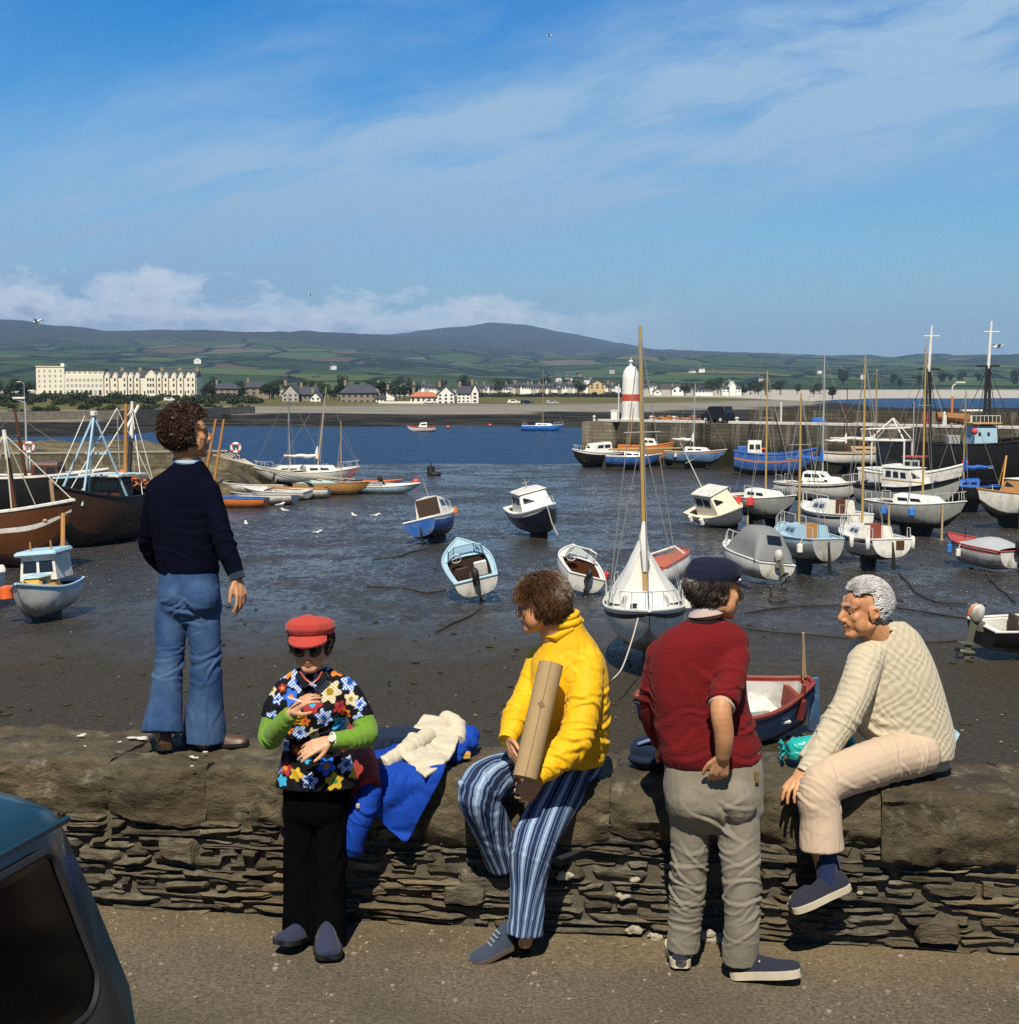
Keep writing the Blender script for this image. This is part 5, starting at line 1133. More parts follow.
# white sloop with a tent over its boom, bow on
b, h, sp, ep = yacht('white sloop with white boom tent, bow towards the quay, between yellow jacket and red sweater', 645, 666, 267, 1.5, WHITE, WHITE, 6.3, 2.05, .95, 6.5, .68, STRIPE, None, .60, hatch=None, boom=False, mastr=.065, deckm=WHITE, bot=GREYH)
mx = h.x(.60); zc = h.zs(.5) + .4
mb = MB(); rg = []
for i in range(8):
    u = i / 7; x = mx - .15 - u * 2.9; zr = zc + 1.12 - .12 * u + .03 * math.sin(u * 9); wv = (h.hb((x / h.L) + .5) - .02) * min(1, .72 + u * 1.6); ze = h.zs(.4) + .08
    rg.append([V3(x, -wv, ze), V3(x, -wv * .5, (zr + ze) / 2 - .07), V3(x, -.04, zr - .02), V3(x, .04, zr - .02), V3(x, wv * .5, (zr + ze) / 2 - .07), V3(x, wv, ze)])
mb.loft(rg, True); b.part('boom_tent', mb, SAILW, ang=60)
mb = MB(); mb.tube([V3(mx - .1, 0, zc + 1.12), V3(mx - 3.1, 0, zc + 1.05)], .045, 7); b.part('boom', mb, SPAR)
mb = MB(); mb.tube([V3(mx + .06, 0, zc + .5), V3(mx + .09, .02, zc + .9), V3(mx + .07, -.02, zc + 1.35), V3(mx + .02, 0, zc + 1.75)], [.05, .11, .10, .04], 8); b.part('furled_sail', mb, SAILW)
b.ewin(ep, -.8, -.45, .3, .6); b.ewin(ep, .45, .8, .3, .6)
mb = MB(); mb.box((h.x(.8), 0, h.zs(.8) + .06), (.5, .5, .06)); b.part('fore_hatch', mb, WHITE, bevel=.015)
b.fender(h, .62, 1, WHITE, .09, .35, .1); b.rails(h, (.4, .55, .7), .5, name='guard_rail'); b.done()
r0 = b.root.matrix_basis if False else None
p = onz(637, 672, 0); bow = at(638, 618, 34.6)
tag(rope_line('mooring_rope', 'pale rope hanging from the bow of the white sloop', [bow, at(632, 640, 34.2), at(622, 668, 33), at(612, 680, 32.6), onz(604, 690, .03)], ROPE, .018), kind=None)
# speedboat with the clay red deck behind it
b, h = speedboat('white speedboat with clay red deck, heeled over behind the white sloop', 672, 587, 66, -20, WHITE, CLAYRED, None, 4.2, 1.7, .8, None, False, pitch=-5, seats=False, wheel=False, cover=CLAYRED)
mb = MB(); mb.tube([V3(h.x(.62), -.62, h.zs(.6) + .02), V3(h.x(.55), -.5, h.zs(.6) + .38), V3(h.x(.55), .5, h.zs(.6) + .38), V3(h.x(.62), .62, h.zs(.6) + .02)], .05, 6); b.part('screen_frame', mb, WHITE)
b.outboard(h.x(0), h.zs(0) - .1, 20, 0, WHITE, .9); b.done()
# navy cuddy boat
b, h, sp, ep = cruiser('navy motor boat with open backed white wheelhouse, leaning left on the mud', 438, 541, 76, -14, BLUE, WHITED, 4.4, 1.8, .9, .95, None, WHITE, (.40, .66), bot=BLACKH, windows=1, front=2)
mb = MB(); mb.box((h.x(.40) - .02, 0, h.zs(.4) + .52), (.03, 1.05, .75)); b.part('opening_dark_panel', mb, INT)  # dark panel painted as the shaded inside, the cabin end is closed
b.mast(h.x(.5), h.zs(.5) + 1.0, .9, .02, ALU, .25, spread=0); b.fender(h, .8, -1, ORP, .13, .3, -.1); b.rudder(h.x(0) + .02, .6, .0, RUBBER); b.done()
# navy hulled white cabin boat
b, h, sp, ep = cruiser('white cabin boat with dark navy hull, leaning with its bow to the right', 539, 535, 285, 14, NAVY, WHITE, 5.0, 2.05, 1.1, .95, WHITED, WHITE, (.30, .66), bot=NAVY, windows=2, front=2)
b.mast(h.x(.42), h.zs(.5) + .95, .5, .03, ALU, 0, spread=.18)
mb = MB(); mb.torus((h.x(.34), .92, h.zs(.4) + .3), .2, .05, (0, 1, .1)); b.part('lifebuoy', mb, FRED)
mb = MB(); mb.tube([V3(h.x(1) + .02, 0, h.zs(1) - .05), V3(h.x(1) - .02, .05, .6), V3(h.x(1) + .3, .1, .03)], .025, 5); b.part('bow_rope', mb, ROPE); b.done()
# two little runabouts
b, h = speedboat('pale blue decked speedboat with black cockpit and white transom, stern towards the quay', 471, 597, 101, -13, WHITE, PBLUE, INT, 3.7, 1.65, .75, RUBBER, True, pitch=-13, tilt=15, framem=PBLUE); b.done()
b, h = speedboat('white speedboat with brown wooden cockpit and small black outboard, stern on', 573, 590, 98, 15, WHITE, WHITE, WOODB, 3.0, 1.5, .75, RUBBER, True, pitch=-12, tilt=10, seats=False, sc=.8)
b.fender(h, .3, -1, FRED, .13, .3, -.1); b.done()
# cream cabin boat lying over
b, h, sp, ep = cruiser('cream cabin boat heeled hard over beside a leaning aerial', 724, 527, 296, 24, WHITED, CREAM, 4.3, 1.9, .7, 1.15, WHITED, None, (.26, .70), bot=WHITED, windows=2, front=2, rail=False, q=.55)
b.mast(h.x(.3), h.zs(.4) + 1.1, 2.6, .025, WHITED, .5, spread=.25)
b.fender(h, .2, -1, WHITE, .12, .35, -.1); b.fender(h, .45, -1, WHITE, .12, .35, -.15); b.done()
# grey canopy boat
b, h = speedboat('white outboard boat under a dark grey canvas canopy', 747, 578, 112, 8, WHITED, WHITE, None, 3.7, 1.75, .75, None, False, pitch=-6, seats=False, wheel=False)
mb = MB(); rg = []
for x, zz, wv in ((h.x(.06), .05, .86), (h.x(.10), .55, .80), (h.x(.2), 1.05, .66), (h.x(.36), 1.18, .68), (h.x(.5), 1.1, .66), (h.x(.60), .62, .74), (h.x(.66), .05, .78)):
    rg.append([V3(x, wv * math.copysign(abs(math.cos(a)) ** .6, math.cos(a)), h.zs(.3) - .02 + zz * abs(math.sin(a)) ** .55) for a in [math.pi * k / 14 for k in range(15)]])
mb.loft(rg, False); cnp = b.part('canopy', mb, GCOV, ang=60)
mb = MB(); mb.prism([V3(h.x(.115), -.3, h.zs(.3) + .62), V3(h.x(.115), .3, h.zs(.3) + .62), V3(h.x(.17), .28, h.zs(.3) + .9), V3(h.x(.17), -.28, h.zs(.3) + .9)], (-.03, 0, .012)); b.part('canopy_window', mb, GLASS, cnp, ang=None)
b.outboard(h.x(0) - .02, h.zs(0) - .1, 38, 0, WHITED, 1.1); b.rails(h, (.7, .84, .95), .4, closed=True, name='pulpit'); b.done()
# yachts in the middle
b, h, sp, ep = yacht('grey hulled sloop with round pink fenders and a propping leg', 764, 528, 298, 0, GREYH, WHITE, 5.0, 1.9, 1.0, 5.9, .55, None, None, .52, bilge=True, hatch=None, boom=False)
b.legs(h, .5, (-1,), zb=-.55)
for t_ in (.36, .56): b.fender(h, t_, -1, FRED, .2, .42, -.15)
b.done()
b, h, sp, ep = yacht('pale blue decked sloop with tan hatch, its grey transom towards the quay', 803, 570, 101, 0, GREYH, PBLUE, 4.8, 2.0, 1.0, 5.0, .42, PBLUE, None, .6, hatch=WOODG, boom=False, deckm=PBLUE)
for t_ in (.12, .5): b.fender(h, t_, 1, WHITE, .12, .35)
b.done()
b, h, sp, ep = yacht('white yacht with blue sail cover on its boom', 822, 511, 332, 0, WHITED, WHITE, 6.4, 2.2, 1.0, 7.0, .6, STRIPE, BCOV, .5, bilge=True, hatch=None, mastm=SPAR, doghouse=.55, bmat=None) if False else yacht('white yacht with blue sail cover on its boom', 822, 511, 326, 0, WHITED, WHITE, 5.4, 2.2, 1.0, 7.0, .6, STRIPE, BCOV, .5, bilge=True, hatch=None, mastm=ALU, doghouse=.5)
b.done()
b, h, sp, ep = yacht('white cabin yacht with brown hatch and wide white transom, no mast', 830, 544, 107, 0, WHITE, WHITE, 5.2, 2.1, 1.1, 0, .42, STRIPE, None, .6, hatch=WOODB, boom=False, ch=.5, doghouse=0)
mb = MB(); mb.prism([V3(h.x(0) - .03, -.45, h.zs(0) - .1), V3(h.x(0) - .03, .45, h.zs(0) - .1), V3(h.x(0) - .12, .35, .25), V3(h.x(0) - .12, -.35, .25)], (-.03, 0, 0)); b.part('transom_board', mb, WHITE); b.done()
b, h, sp, ep = yacht('small white sloop with red brown hatch and fenders along its stern', 867, 566, 100, 0, WHITE, WHITE, 4.6, 2.0, .85, 6.6, .42, STRIPE, None, .62, hatch=pm('hatch_redbrown', (.22, .05, .03), .4), boom=False, stern=.8)
for t_, sg in ((.04, 1), (.3, 1), (.04, -1)): b.fender(h, t_, sg, WHITE, .09, .5, -.15)
mb = MB(); mb.box((h.x(0) - .04, -.3, h.zs(0) - .2), (.04, .32, .3)); b.part('transom_panel', mb, WOODB); b.done()
b, h, sp, ep = yacht('white decked sloop with blue round fenders, standing on two legs', 917, 536, 305, 0, GREYH, WHITE, 5.6, 2.0, 1.1, 7.0, .42, GREYH, None, .55, hatch=None, boom=True, rail=True)  # white hull coloured grey, the shade under its flare painted in
b.legs(h, .35, (-1,), zb=-.45); b.legs(h, .85, (-1,), zb=-.45); b.fender(h, .6, -1, FBLU, .16, .34); b.fender(h, .3, -1, FBLU, .16, .34); b.done()
b, h, sp, ep = cruiser('motor cruiser with dark windowed wheelhouse and tall grey bow', 910, 517, 308, 0, GREYH, WHITED, 6.4, 2.2, 1.4, 1.1, WHITE, STRIPE, (.30, .62), bot=ANTIF, windows=3, front=3, kind='motor_cruiser', sheer=.7)
mb = MB(); mb.box((h.x(.15), 0, h.zs(.2) + .95), (1.6, 1.7, .06)); b.part('aft_awning', mb, WHITE, bevel=.02)
mb = MB()
for x in (.07, .23):
    for sg in (-1, 1): mb.tube([V3(h.x(x), sg * .8, h.zs(.1)), V3(h.x(x), sg * .8, h.zs(.1) + .95)], .02, 5)
b.part('awning_post', mb, STEEL); b.done()
b, h, sp, ep = yacht('dark hulled sloop with blue cover and orange A frame at its stern', 966, 512, 172, 0, BLACKH, BCOV, 3.6, 2.0, 1.0, 5.0, .5, None, BCOV, .55, hatch=None, rail=False, deckm=BCOV)
mb = MB(); xs_ = h.x(.02)
for sg in (-1, 1): mb.tube([V3(xs_ - .1, sg * .6, h.zs(0) - .1), V3(xs_ - .4, 0, h.zs(0) + 1.7)], .05, 6)
mb.tube([V3(xs_ - .25, -.3, h.zs(0) + .8), V3(xs_ - .25, .3, h.zs(0) + .8)], .04, 6); b.part('stern_frame', mb, YELP); b.fender(h, .15, 1, WHITE, .14, .45); b.done()
b, h, sp, ep = cruiser('white wooden motor boat with varnished orange cabin and white roof', 1026, 527, 206, 0, WHITED, WOODG, 6.6, 2.4, 1.25, .8, WHITE, None, (.22, .66), bot=ANTIF, windows=3, front=2, keel=.5, rail=False, deckm=WHITED, kind='motor_boat')
b.part('orange_cabin_trim', *(lambda m_: (m_.box((h.x(.44), 0, h.zs(.5) + .04), (3.0, 1.75, .1)), m_)[1:])(MB()), REDP) if False else None
b.legs(h, .72, (1,), zb=-.5); b.mast(h.x(.35), h.zs(.5) + .8, 3.2, .035, SPAR, 0, spread=.0); b.done()
b, h = speedboat('red decked speedboat under a pale grey cover with black outboard', 980, 568, 114, 0, WHITED, REDP, None, 3.8, 1.75, .85, RUBBER, False, REDP, pitch=-3, cover=LGCOV, tilt=10, seats=False, wheel=False)
b.fender(h, .55, 1, WHITE, .1, .3); b.fender(h, .75, 1, FBLU, .1, .35); mb = MB(); mb.tube([V3(h.x(.75), 0, h.zs(.8)), V3(h.x(.75), 0, h.zs(.8) + .6)], .02, 5); b.part('aerial', mb, RUBBER); b.done()
b, h = speedboat('white and dark red speedboat with orange striped outboard at the right edge', 1054, 655, 12, 6, BLACKH, WHITE, WHITED, 4.3, 1.7, .72, None, False, None, seats=True, wheel=True, bot=GREYH)
b.outboard(h.x(0) - .02, h.zs(0) - .05, 10, 0, WHITED, 1.15, ORP); b.fender(h, .15, -1, FRED, .06, .25, -.08); b.fender(h, .35, -1, FRED, .06, .25, -.08); b.done()
# the blue boat with the oxblood gunwale, just below the quay
b = Boat('open_fishing_boat', 'blue wooden boat with oxblood gunwale just below the wall', 716, 742, 201, -17, 0)
h = Hull(3.9, 1.75, .95, .14, .22, .24, .35, .62, .50, pw=2.6)
mb, full, w = h.shell(20, 9, [(.38, 1), (.44, 2), (1.0, 0)]); h.transom(mb, full, w, 0); b.part('hull', mb, [MBLUE, BLACKH, DRED])
mb = MB(); h.well(mb, .05, .70, .10, .30, 12, 0, 1); h.deck(mb, 0, .05, 2, camber=0); h.deck(mb, .70, 1, 8, camber=.06, mi=2); b.part('deck', mb, [DRED, WHITED, GREYH])
gunwale(b, h, DRED, .05, 0, 1); mb = MB(); L_ = h.sheer_line(0, 1, 18, .01, -.13)
mb.tube(L_, .028, 6); mb.tube([V3(p.x, -p.y, p.z) for p in L_], .028, 6); b.part('rubbing_strake', mb, BLACKH)
mb = MB(); mb.box((h.x(.22), 0, .62), (.32, 1.2, .05)); mb.box((h.x(.5), 0, .66), (.28, 1.5, .05)); b.part('thwart', mb, WHITED, bevel=.01)
mb = MB(); mb.box((h.x(.36), .05, .60), (.6, .75, .5)); b.part('engine_box', mb, WHITED, bevel=.03)
mb = MB(); mb.box((h.x(.10), 0, .78), (.1, .95, .42)); mb.tube([V3(h.x(.1), .35, .95), V3(h.x(.1), .35, 1.3)], .05, 6); b.part('stern_bulkhead', mb, DRED)
mb = MB(); mb.tube([V3(h.x(.02), -.1, h.zs(0) + .02), V3(h.x(0) + .3, -.15, h.zs(0) + 1.0)], .025, 6); mb.tube([V3(h.x(.05), .0, h.zs(0) + .02), V3(h.x(0) + .36, -.05, h.zs(0) + 1.05)], .02, 6); b.part('boat_hook', mb, WOODP)
mb = MB(); mb.prism([V3(h.x(0) - .03, -.03, h.zs(0) + .04), V3(h.x(0) - .16, -.03, h.zs(0) + .04), V3(h.x(0) - .42, -.03, .12), V3(h.x(0) - .36, -.03, -.02), V3(h.x(0) - .16, -.03, .06)], (0, .06, 0)); rd = b.part('rudder', mb, MBLUE, ang=None)
mb = MB(); mb.box((h.x(0) - .385, 0, .06), (.12, .066, .2)); b.part('rudder_tip', mb, WHITE, rd, bevel=.01)
mb = MB()
for sg in (-1, 1): mb.tube([V3(h.x(.80), sg * .5, h.zs(.8)), V3(h.x(.84), sg * .42, h.zs(.8) + .5), V3(h.x(.97), 0, h.zs(1) + .45), V3(h.x(.97), 0, h.zs(1))], .018, 5)
b.part('pulpit', mb, STEEL)
for k, (x0, hh) in enumerate(((.02, .0), (.14, .0))):   # the painted registration on the inner side boards: two O-like letters
    mb = MB(); c = V3(h.x(.52 - k * .09), h.hb(.5) - .17, .62)
    if k == 0: mb.torus(c, .075, .018, (0, 1, 0), 14, 5)
    else: mb.box(c, (.035, .02, .17))
    b.part('painted_letter', mb, STRIPE)
b.done()
# ---- boats lying along the pier
GP = 'boats lying along the harbour pier'
b, h, sp, ep = cruiser('black hulled motor cruiser with white top at the pier end', 596, 467, 214, 0, BLACKH, WHITE, 5.2, 2.0, 1.1, .9, None, WHITE, (.25, .66), bot=BLACKH, windows=2, front=2, kind='motor_cruiser'); tag(b.root, group=GP); b.done()
b, h, sp, ep = yacht('blue and white yacht with a long pale boom under the lighthouse', 634, 470, 350, 0, BLUE, WHITE, 4.8, 1.7, .9, 0, .3, None, None, .5, hatch=None, rail=False)
mb = MB(); mb.tube([V3(-2.2, 0, 1.5), V3(4.0, 0, 1.65)], .07, 7); b.part('boom', mb, SPAR); tag(b.root, group=GP); b.done()
b, h, sp, ep = cruiser('varnished orange motor boat with pale cabin close to the pier wall', 646, 466, 352, 0, WOODG, WHITED, 5.0, 1.9, 1.6, .7, None, ORP, (.42, .72), bot=WOODB, windows=2, front=2, rail=False, kind='motor_boat', deckm=WOODG)
b.mast(h.x(.2), h.zs(.3), 3.4, .06, WOODG, -.35, spread=0); tag(b.root, group=GP); b.done()
b, h, sp, ep = yacht('blue hulled sloop with white deck and tall alloy mast, by the pier wall', 696, 469, 338, -4, MBLUE, WHITE, 5.4, 1.8, 1.05, 5.5, .45, WOODG, SAILW, .45, hatch=None, mastm=ALU, rail=False); b.fender(h, .2, -1, WHITE, .12, .3); tag(b.root, group=GP); b.done()
# blue fishing boat
def fishing(label, px, py, heading, L, B, H, hullm, topm, whx=(.14, .32), whh=1.5, whm=WHITED, heel=0, strake=None, mast1=None, bul=.45, bot=ANTIF, sheer=.7, z=None, group=GP, stern=.7, kind='fishing_boat', deckm=WOODD, capm=None, Y=None, pw=2.2):
    b = Boat(kind, label, px, py, heading, heel, 0, z=z, Y=Y); tag(b.root, group=group)
    h = Hull(L, B, H, stern, sheer, .25, .6, .62, .5, pw=pw)
    mb, full, w = h.shell(20, 10, [(.44, 1), (.74, 0), (.80, 2), (1.0, 0)]); h.transom(mb, full, w, 0); b.part('hull', mb, [hullm, bot, strake or hullm])
    mb = MB(); h.deck(mb, 0, 1, 18, .08, bul, .08); b.part('deck', mb, deckm)
    mb = MB(); L_ = h.sheer_line(0, 1, 20, -.02, .02)
    mb.tube(L_, .075, 6); mb.tube([V3(p.x, -p.y, p.z) for p in L_], .075, 6); mb.tube([L_[0], V3(L_[0].x, -L_[0].y, L_[0].z)], .075, 6); b.part('bulwark_cap', mb, capm or topm)
    mb = MB(); 
    for sg in (-1, 1):
        for i in range(1, 16):
            p = h.pt(i / 16, 1); mb.box((p.x, sg * max(.05, p.y - .13), p.z - bul / 2), (.1, .08, bul))
    b.part('bulwark_stanchions', mb, WOODB)
    sp = ep = None
    if whx:
        x0, x1 = h.x(whx[0]), h.x(whx[1]); wv = B * .27; mb = MB(); sp, ep = cabin(mb, x0, x1, wv, wv, h.zs(.25) - bul, whh, whh, .08, .05, .06, .05); wh = b.part('wheelhouse', mb, whm, ang=30)
        b.win(sp, .12, .44, .55, .82); b.win(sp, .56, .9, .55, .82)
        for k in range(3): b.ewin(ep, -.9 + .62 * k, -.38 + .62 * k, .55, .82)
    return b, h, sp, ep
b, h, sp, ep = fishing('blue fishing boat with small white wheelhouse under the pier wall', 775, 475, 352, 6.6, 2.4, 1.7, BLUE, BLUE, (.16, .34), 1.5, WHITED, strake=pm('strake_orange', (.5, .18, .06), .5), sheer=.5)
mb = MB(); mb.box((h.x(.10), 0, h.zs(.1) + .1), (.8, 1.3, .8)); b.part('engine_casing', mb, BLUE, bevel=.04)
mb = MB(); mb.torus((h.x(.36), -.5, h.zs(.3) + .25), .22, .06, (0, 1, 0)); b.part('lifebuoy', mb, FORG)
b.mast(h.x(.62), h.zs(.6) - .3, 3.6, .06, pm('mast_black', (.02, .02, .02), .5), .9, spread=0); b.done()
b, h, sp, ep = yacht('white hulled ketch with varnished deck and two bare wooden masts', 862, 474, 6, 0, WHITE, WOODP, 6.8, 2.0, 1.15, 6.3, .7, WOODB, SAILW, .66, hatch=None, rail=False, stern=.4, deckm=WOODB)
b.mast(h.x(.3), h.zs(.3), 5.5, .05, WOODB, 0, boom=1.8, boomz=.8, sail=SAILW, spread=0); tag(b.root, group=GP); b.done()
b, h, sp, ep = fishing('white boat with a tall white net gantry and red topped wheelhouse', 912, 497, 330, 6.6, 2.4, 1.5, WHITED, WHITE, (.42, .60), 1.5, GREYH, sheer=.7)
mb = MB()
for sg in (-1, 1):
    mb.tube([V3(h.x(.05), sg * .9, h.zs(0) - .3), V3(h.x(.05), sg * .9, h.zs(0) + 1.9)], .06, 6); mb.tube([V3(h.x(.45), sg * .9, h.zs(.4) - .3), V3(h.x(.45), sg * .9, h.zs(0) + 1.9)], .06, 6); mb.tube([V3(h.x(.05), sg * .9, h.zs(0) + 1.9), V3(h.x(.45), sg * .9, h.zs(0) + 1.9)], .06, 6)
    mb.tube([V3(h.x(.45), sg * .9, h.zs(0) + 1.9), V3(h.x(.3), sg * .1, h.zs(0) + 3.3)], .05, 6); mb.tube([V3(h.x(.1), sg * .9, h.zs(0) + 1.9), V3(h.x(.3), sg * .1, h.zs(0) + 3.3)], .05, 6); mb.tube([V3(h.x(.05), sg * .9, h.zs(0) + 1.9), V3(h.x(.02), sg * .9, h.zs(0) + 2.6), V3(h.x(.45), sg * .9, h.zs(0) + 2.7)], .045, 6)
mb.tube([V3(h.x(.05), -.9, h.zs(0) + 1.9), V3(h.x(.05), .9, h.zs(0) + 1.9)], .06, 6); mb.tube([V3(h.x(.45), -.9, h.zs(0) + 1.9), V3(h.x(.45), .9, h.zs(0) + 1.9)], .06, 6); b.part('net_gantry', mb, WHITE)
mb = MB(); mb.box((h.x(.52), 0, h.zs(.4) + 1.12), (1.4, 1.4, .1)); b.part('roof', mb, REDP, bevel=.02); b.mast(h.x(.5), h.zs(.4) + 1.1, 3.6, .04, ALU, 0, spread=.3); b.done()
b, h, sp, ep = cruiser('little white cabin boat moored astern of the gantry boat', 888, 492, 205, 0, WHITED, WHITE, 4.4, 1.7, 1.1, .6, None, None, (.3, .62), windows=2, front=2, rail=False); tag(b.root, group=GP); b.done()
# black trawler with the pale blue wheelhouse
BM = pm('mast_black', (.02, .02, .02), .5)
b, h, sp, ep = fishing('large black hulled trawler with pale blue wheelhouse and two dark masts', 974, 490, 4, 13, 4.0, 3.2, BLACKH, BLACKH, None, sheer=.9, bul=.8, strake=BLACKH)
mb = MB(); sp, ep = cabin(mb, h.x(.46), h.x(.46) + 1.7, 1.1, 1.1, h.zs(.4) - .45, 1.7, 1.7, .1, .1, .05, .06); b.part('wheelhouse', mb, LBLU, ang=30)
for yy in (.15, .55):
    for sg in (-1,): b.win(sp, yy, yy + .12, .6, .75, (-1, 1))
mb = MB(); mb.box((h.x(.53) , 0, h.zs(.4) + 1.42), (2.0, 2.5, .1)); b.part('roof', mb, YELP, bevel=.03)
mb = MB(); a = [V3(h.x(.45) + k * .28, -1.05, h.zs(.4) + 1.45) for k in range(8)]
for p in a: mb.tube([p, p + V3(0, 0, .5)], .02, 5)
mb.tube([a[0] + V3(0, 0, .5), a[-1] + V3(0, 0, .5)], .02, 5); b.part('roof_rail', mb, WHITED)
for t_, hh, nm in ((.24, 8.6, 0), (.56, 8.9, 1)):
    xx = h.x(t_); zz = h.zs(t_) - .6; mb = MB()
    for dx in (-.25, .25): mb.tube([V3(xx + dx, 0, zz), V3(xx + dx * .3, 0, zz + hh * .66)], .11, 7)
    for k in range(5): mb.tube([V3(xx - .22 + .025 * k, 0, zz + 1 + k), V3(xx + .22 - .025 * k, 0, zz + 1.4 + k)], .04, 5)
    mb.tube([V3(xx - .8, 0, zz + hh * .66), V3(xx + .8, 0, zz + hh * .66)], .07, 6); ms = b.part('mast', mb, BM)
    mb = MB(); mb.tube([V3(xx, 0, zz + hh * .64), V3(xx + .15, 0, zz + hh)], [.12, .07], 8); mb.tube([V3(xx - .4, 0, zz + hh * .92), V3(xx + .7, 0, zz + hh * .92)], .04, 6); b.part('topmast', mb, WHITE, ms)
    mb = MB()
    for sg in (-1, 1):
        for dx in (-1.6, 1.6): mb.tube([V3(xx + dx, sg * 1.6, h.zs(t_)), V3(xx, 0, zz + hh * .66)], .025, 4)
    b.part('rigging', mb, BM, ang=None)
mb = MB(); mb.box((h.x(.36), -.6, h.zs(.3) - .1), (.8, .8, 1.4)); b.part('deck_locker', mb, GREYH, bevel=.05)
for px_, zz, mt in ((-.9, 1.2, FRED), (-1.5, -.9, FRED)):
    mb = MB(); mb.ell((px_, -2.15, h.zs(.5) + zz - .3), .22); b.part('marker_buoy', mb, mt)
mb = MB(); mb.box((h.x(.48), .2, h.zs(.4) + 2.3), (1.4, .5, .12)); mb.tube([V3(h.x(.48), .2, h.zs(.4) + 1.4), V3(h.x(.48), .2, h.zs(.4) + 2.3)], .05, 6); b.part('radar_scanner', mb, WHITE); b.done()
# ---- the brown wooden fishing boats on the left
GL = 'wooden fishing boats alongside the old quay'
b, h, sp, ep = fishing('brown varnished fishing boat with pale capping, nearest at the left edge', -8, 566, 352, 6.8, 2.7, 2.1, WOODB, WHITED, None, sheer=.55, group=GL, strake=WHITED, pw=3.2, bot=WOODD, heel=-3)
mb = MB(); mb.tube([V3(h.x(.66), 0, 1.4), V3(h.x(.60), 0, 4.3)], [.13, .10], 8); o = b.part('mast', mb, WOODB)
mb = MB(); mb.tube([V3(h.x(.60), 0, 4.25), V3(h.x(.575), 0, 5.4)], [.10, .08], 8); b.part('mast_top', mb, WHITE, o)
mb = MB()
for p in ((.99, 0), (.05, 0), (.4, .45), (.4, -.45), (.7, .4), (.7, -.4), (.25, .42), (.25, -.42)):
    mb.tube([V3(h.x(p[0]), p[1] * h.B, h.zs(p[0]) + .05), V3(h.x(.58), 0, 5.2)], .028, 4)
b.part('rigging', mb, ROPE, ang=None)
mb = MB(); cabin(mb, h.x(.12), h.x(.34), .8, .8, h.zs(.2) - .45, 1.3, 1.25, .08, .05, .08); b.part('wheelhouse', mb, WOODB, ang=30)
mb = MB(); mb.box((h.x(.23), 0, h.zs(.2) + .92), (2.3, 1.9, .09)); b.part('roof', mb, WHITE, bevel=.02)
mb = MB()
for k in range(26): mb.ell((h.x(.62 + .3 * random.random()), random.uniform(-.8, .8), h.zs(.8) - .5 + .1 * random.random()), random.uniform(.06, .14), nu=7, nv=5)
b.part('net_floats', mb, WOODP, ang=50)
mb = MB(); mb.tube([V3(h.x(.965), -.45, h.zs(.9) - .35), V3(h.x(1.06), -1.9, .02)], .09, 7); b.part('prop_leg', mb, WOODG); b.done()
b, h, sp, ep = fishing('dark planked fishing boat with pale blue tripod mast and orange floats', 103, 543, 249, 7.0, 2.7, 2.1, WOODD, WOODB, (.30, .46), 1.35, WOODB, sheer=.75, group=GL, capm=BLACKH, bot=BLACKH)
zb = h.zs(.5); mb = MB(); tp = V3(h.x(.66), .5, zb + 3.7)
for q in ((.42, -1.15), (.45, 1.2), (.84, -.7), (.84, .7)): mb.tube([V3(h.x(q[0]), q[1], zb - .2), tp], .055, 6)
mb.tube([V3(h.x(.60), -.30, zb + 2.0), V3(h.x(.60), .80, zb + 2.0)], .05, 6); mb.tube([V3(h.x(.70), -1.6, zb + .9), V3(h.x(.45), 1.6, zb + 1.1)], .05, 6); b.part('tripod_mast', mb, LBLU)
mb = MB(); mb.box(tp + V3(0, 0, .1), (.28, .22, .22)); b.part('mast_lamp', mb, WHITE, bevel=.03)
mb = MB(); mb.tube([V3(h.x(.35), .5, zb), V3(h.x(.32), .5, zb + 4.2)], [.1, .07], 8); b.part('mast', mb, WOODG)
mb = MB(); mb.tube([V3(h.x(.2), -.1, zb), V3(h.x(.15), -.1, zb + 2.7)], [.11, .1], 8); o = b.part('aft_mast', mb, BM)
mb = MB(); mb.tube([V3(h.x(.15), -.1, zb + 2.6), V3(h.x(.13), -.1, zb + 4.3)], [.11, .06], 8); mb.tube([V3(h.x(.2), -.2, zb + 2.9), V3(h.x(.08), -.0, zb + 4.1)], .07, 6); b.part('mast_top', mb, WHITE, o)
mb = MB()
for (q, e) in (((.02, -.6), (.15, 3.9)), ((.98, 0), (.66, 3.7)), ((.3, 1.2), (.15, 3.8)), ((.1, 1.0), (.32, 4.0)), ((.1, -1.0), (.32, 4.0)), ((.9, .4), (.32, 4.0)), ((.5, -1.3), (.15, 4.0)), ((.05, .7), (.15, 4.1))): mb.tube([V3(h.x(q[0]), q[1], h.zs(q[0])), V3(h.x(e[0]), 0, zb + e[1])], .025, 4)
b.part('rigging', mb, WHITED, ang=None)
mb = MB(); mb.box((h.x(.38), 0, zb + .98), (2.2, 2.2, .1)); b.part('roof', mb, WHITED, bevel=.02)
mb = MB(); mb.box((h.x(.70), -.2, zb - .1), (1.5, 1.2, .3)); b.part('hatch_cover', mb, LBLU, bevel=.03)
for (x, y, z_, r_) in ((.06, -1.0, .45, .42), (.03, -.6, .2, .26), (.08, -1.25, .05, .22)):
    mb = MB(); mb.ell((h.x(x), y, h.zs(0) + z_), r_); b.part('net_float', mb, FORG)
mb = MB(); c = V3(h.x(.06), -.2, h.zs(0) - .1)
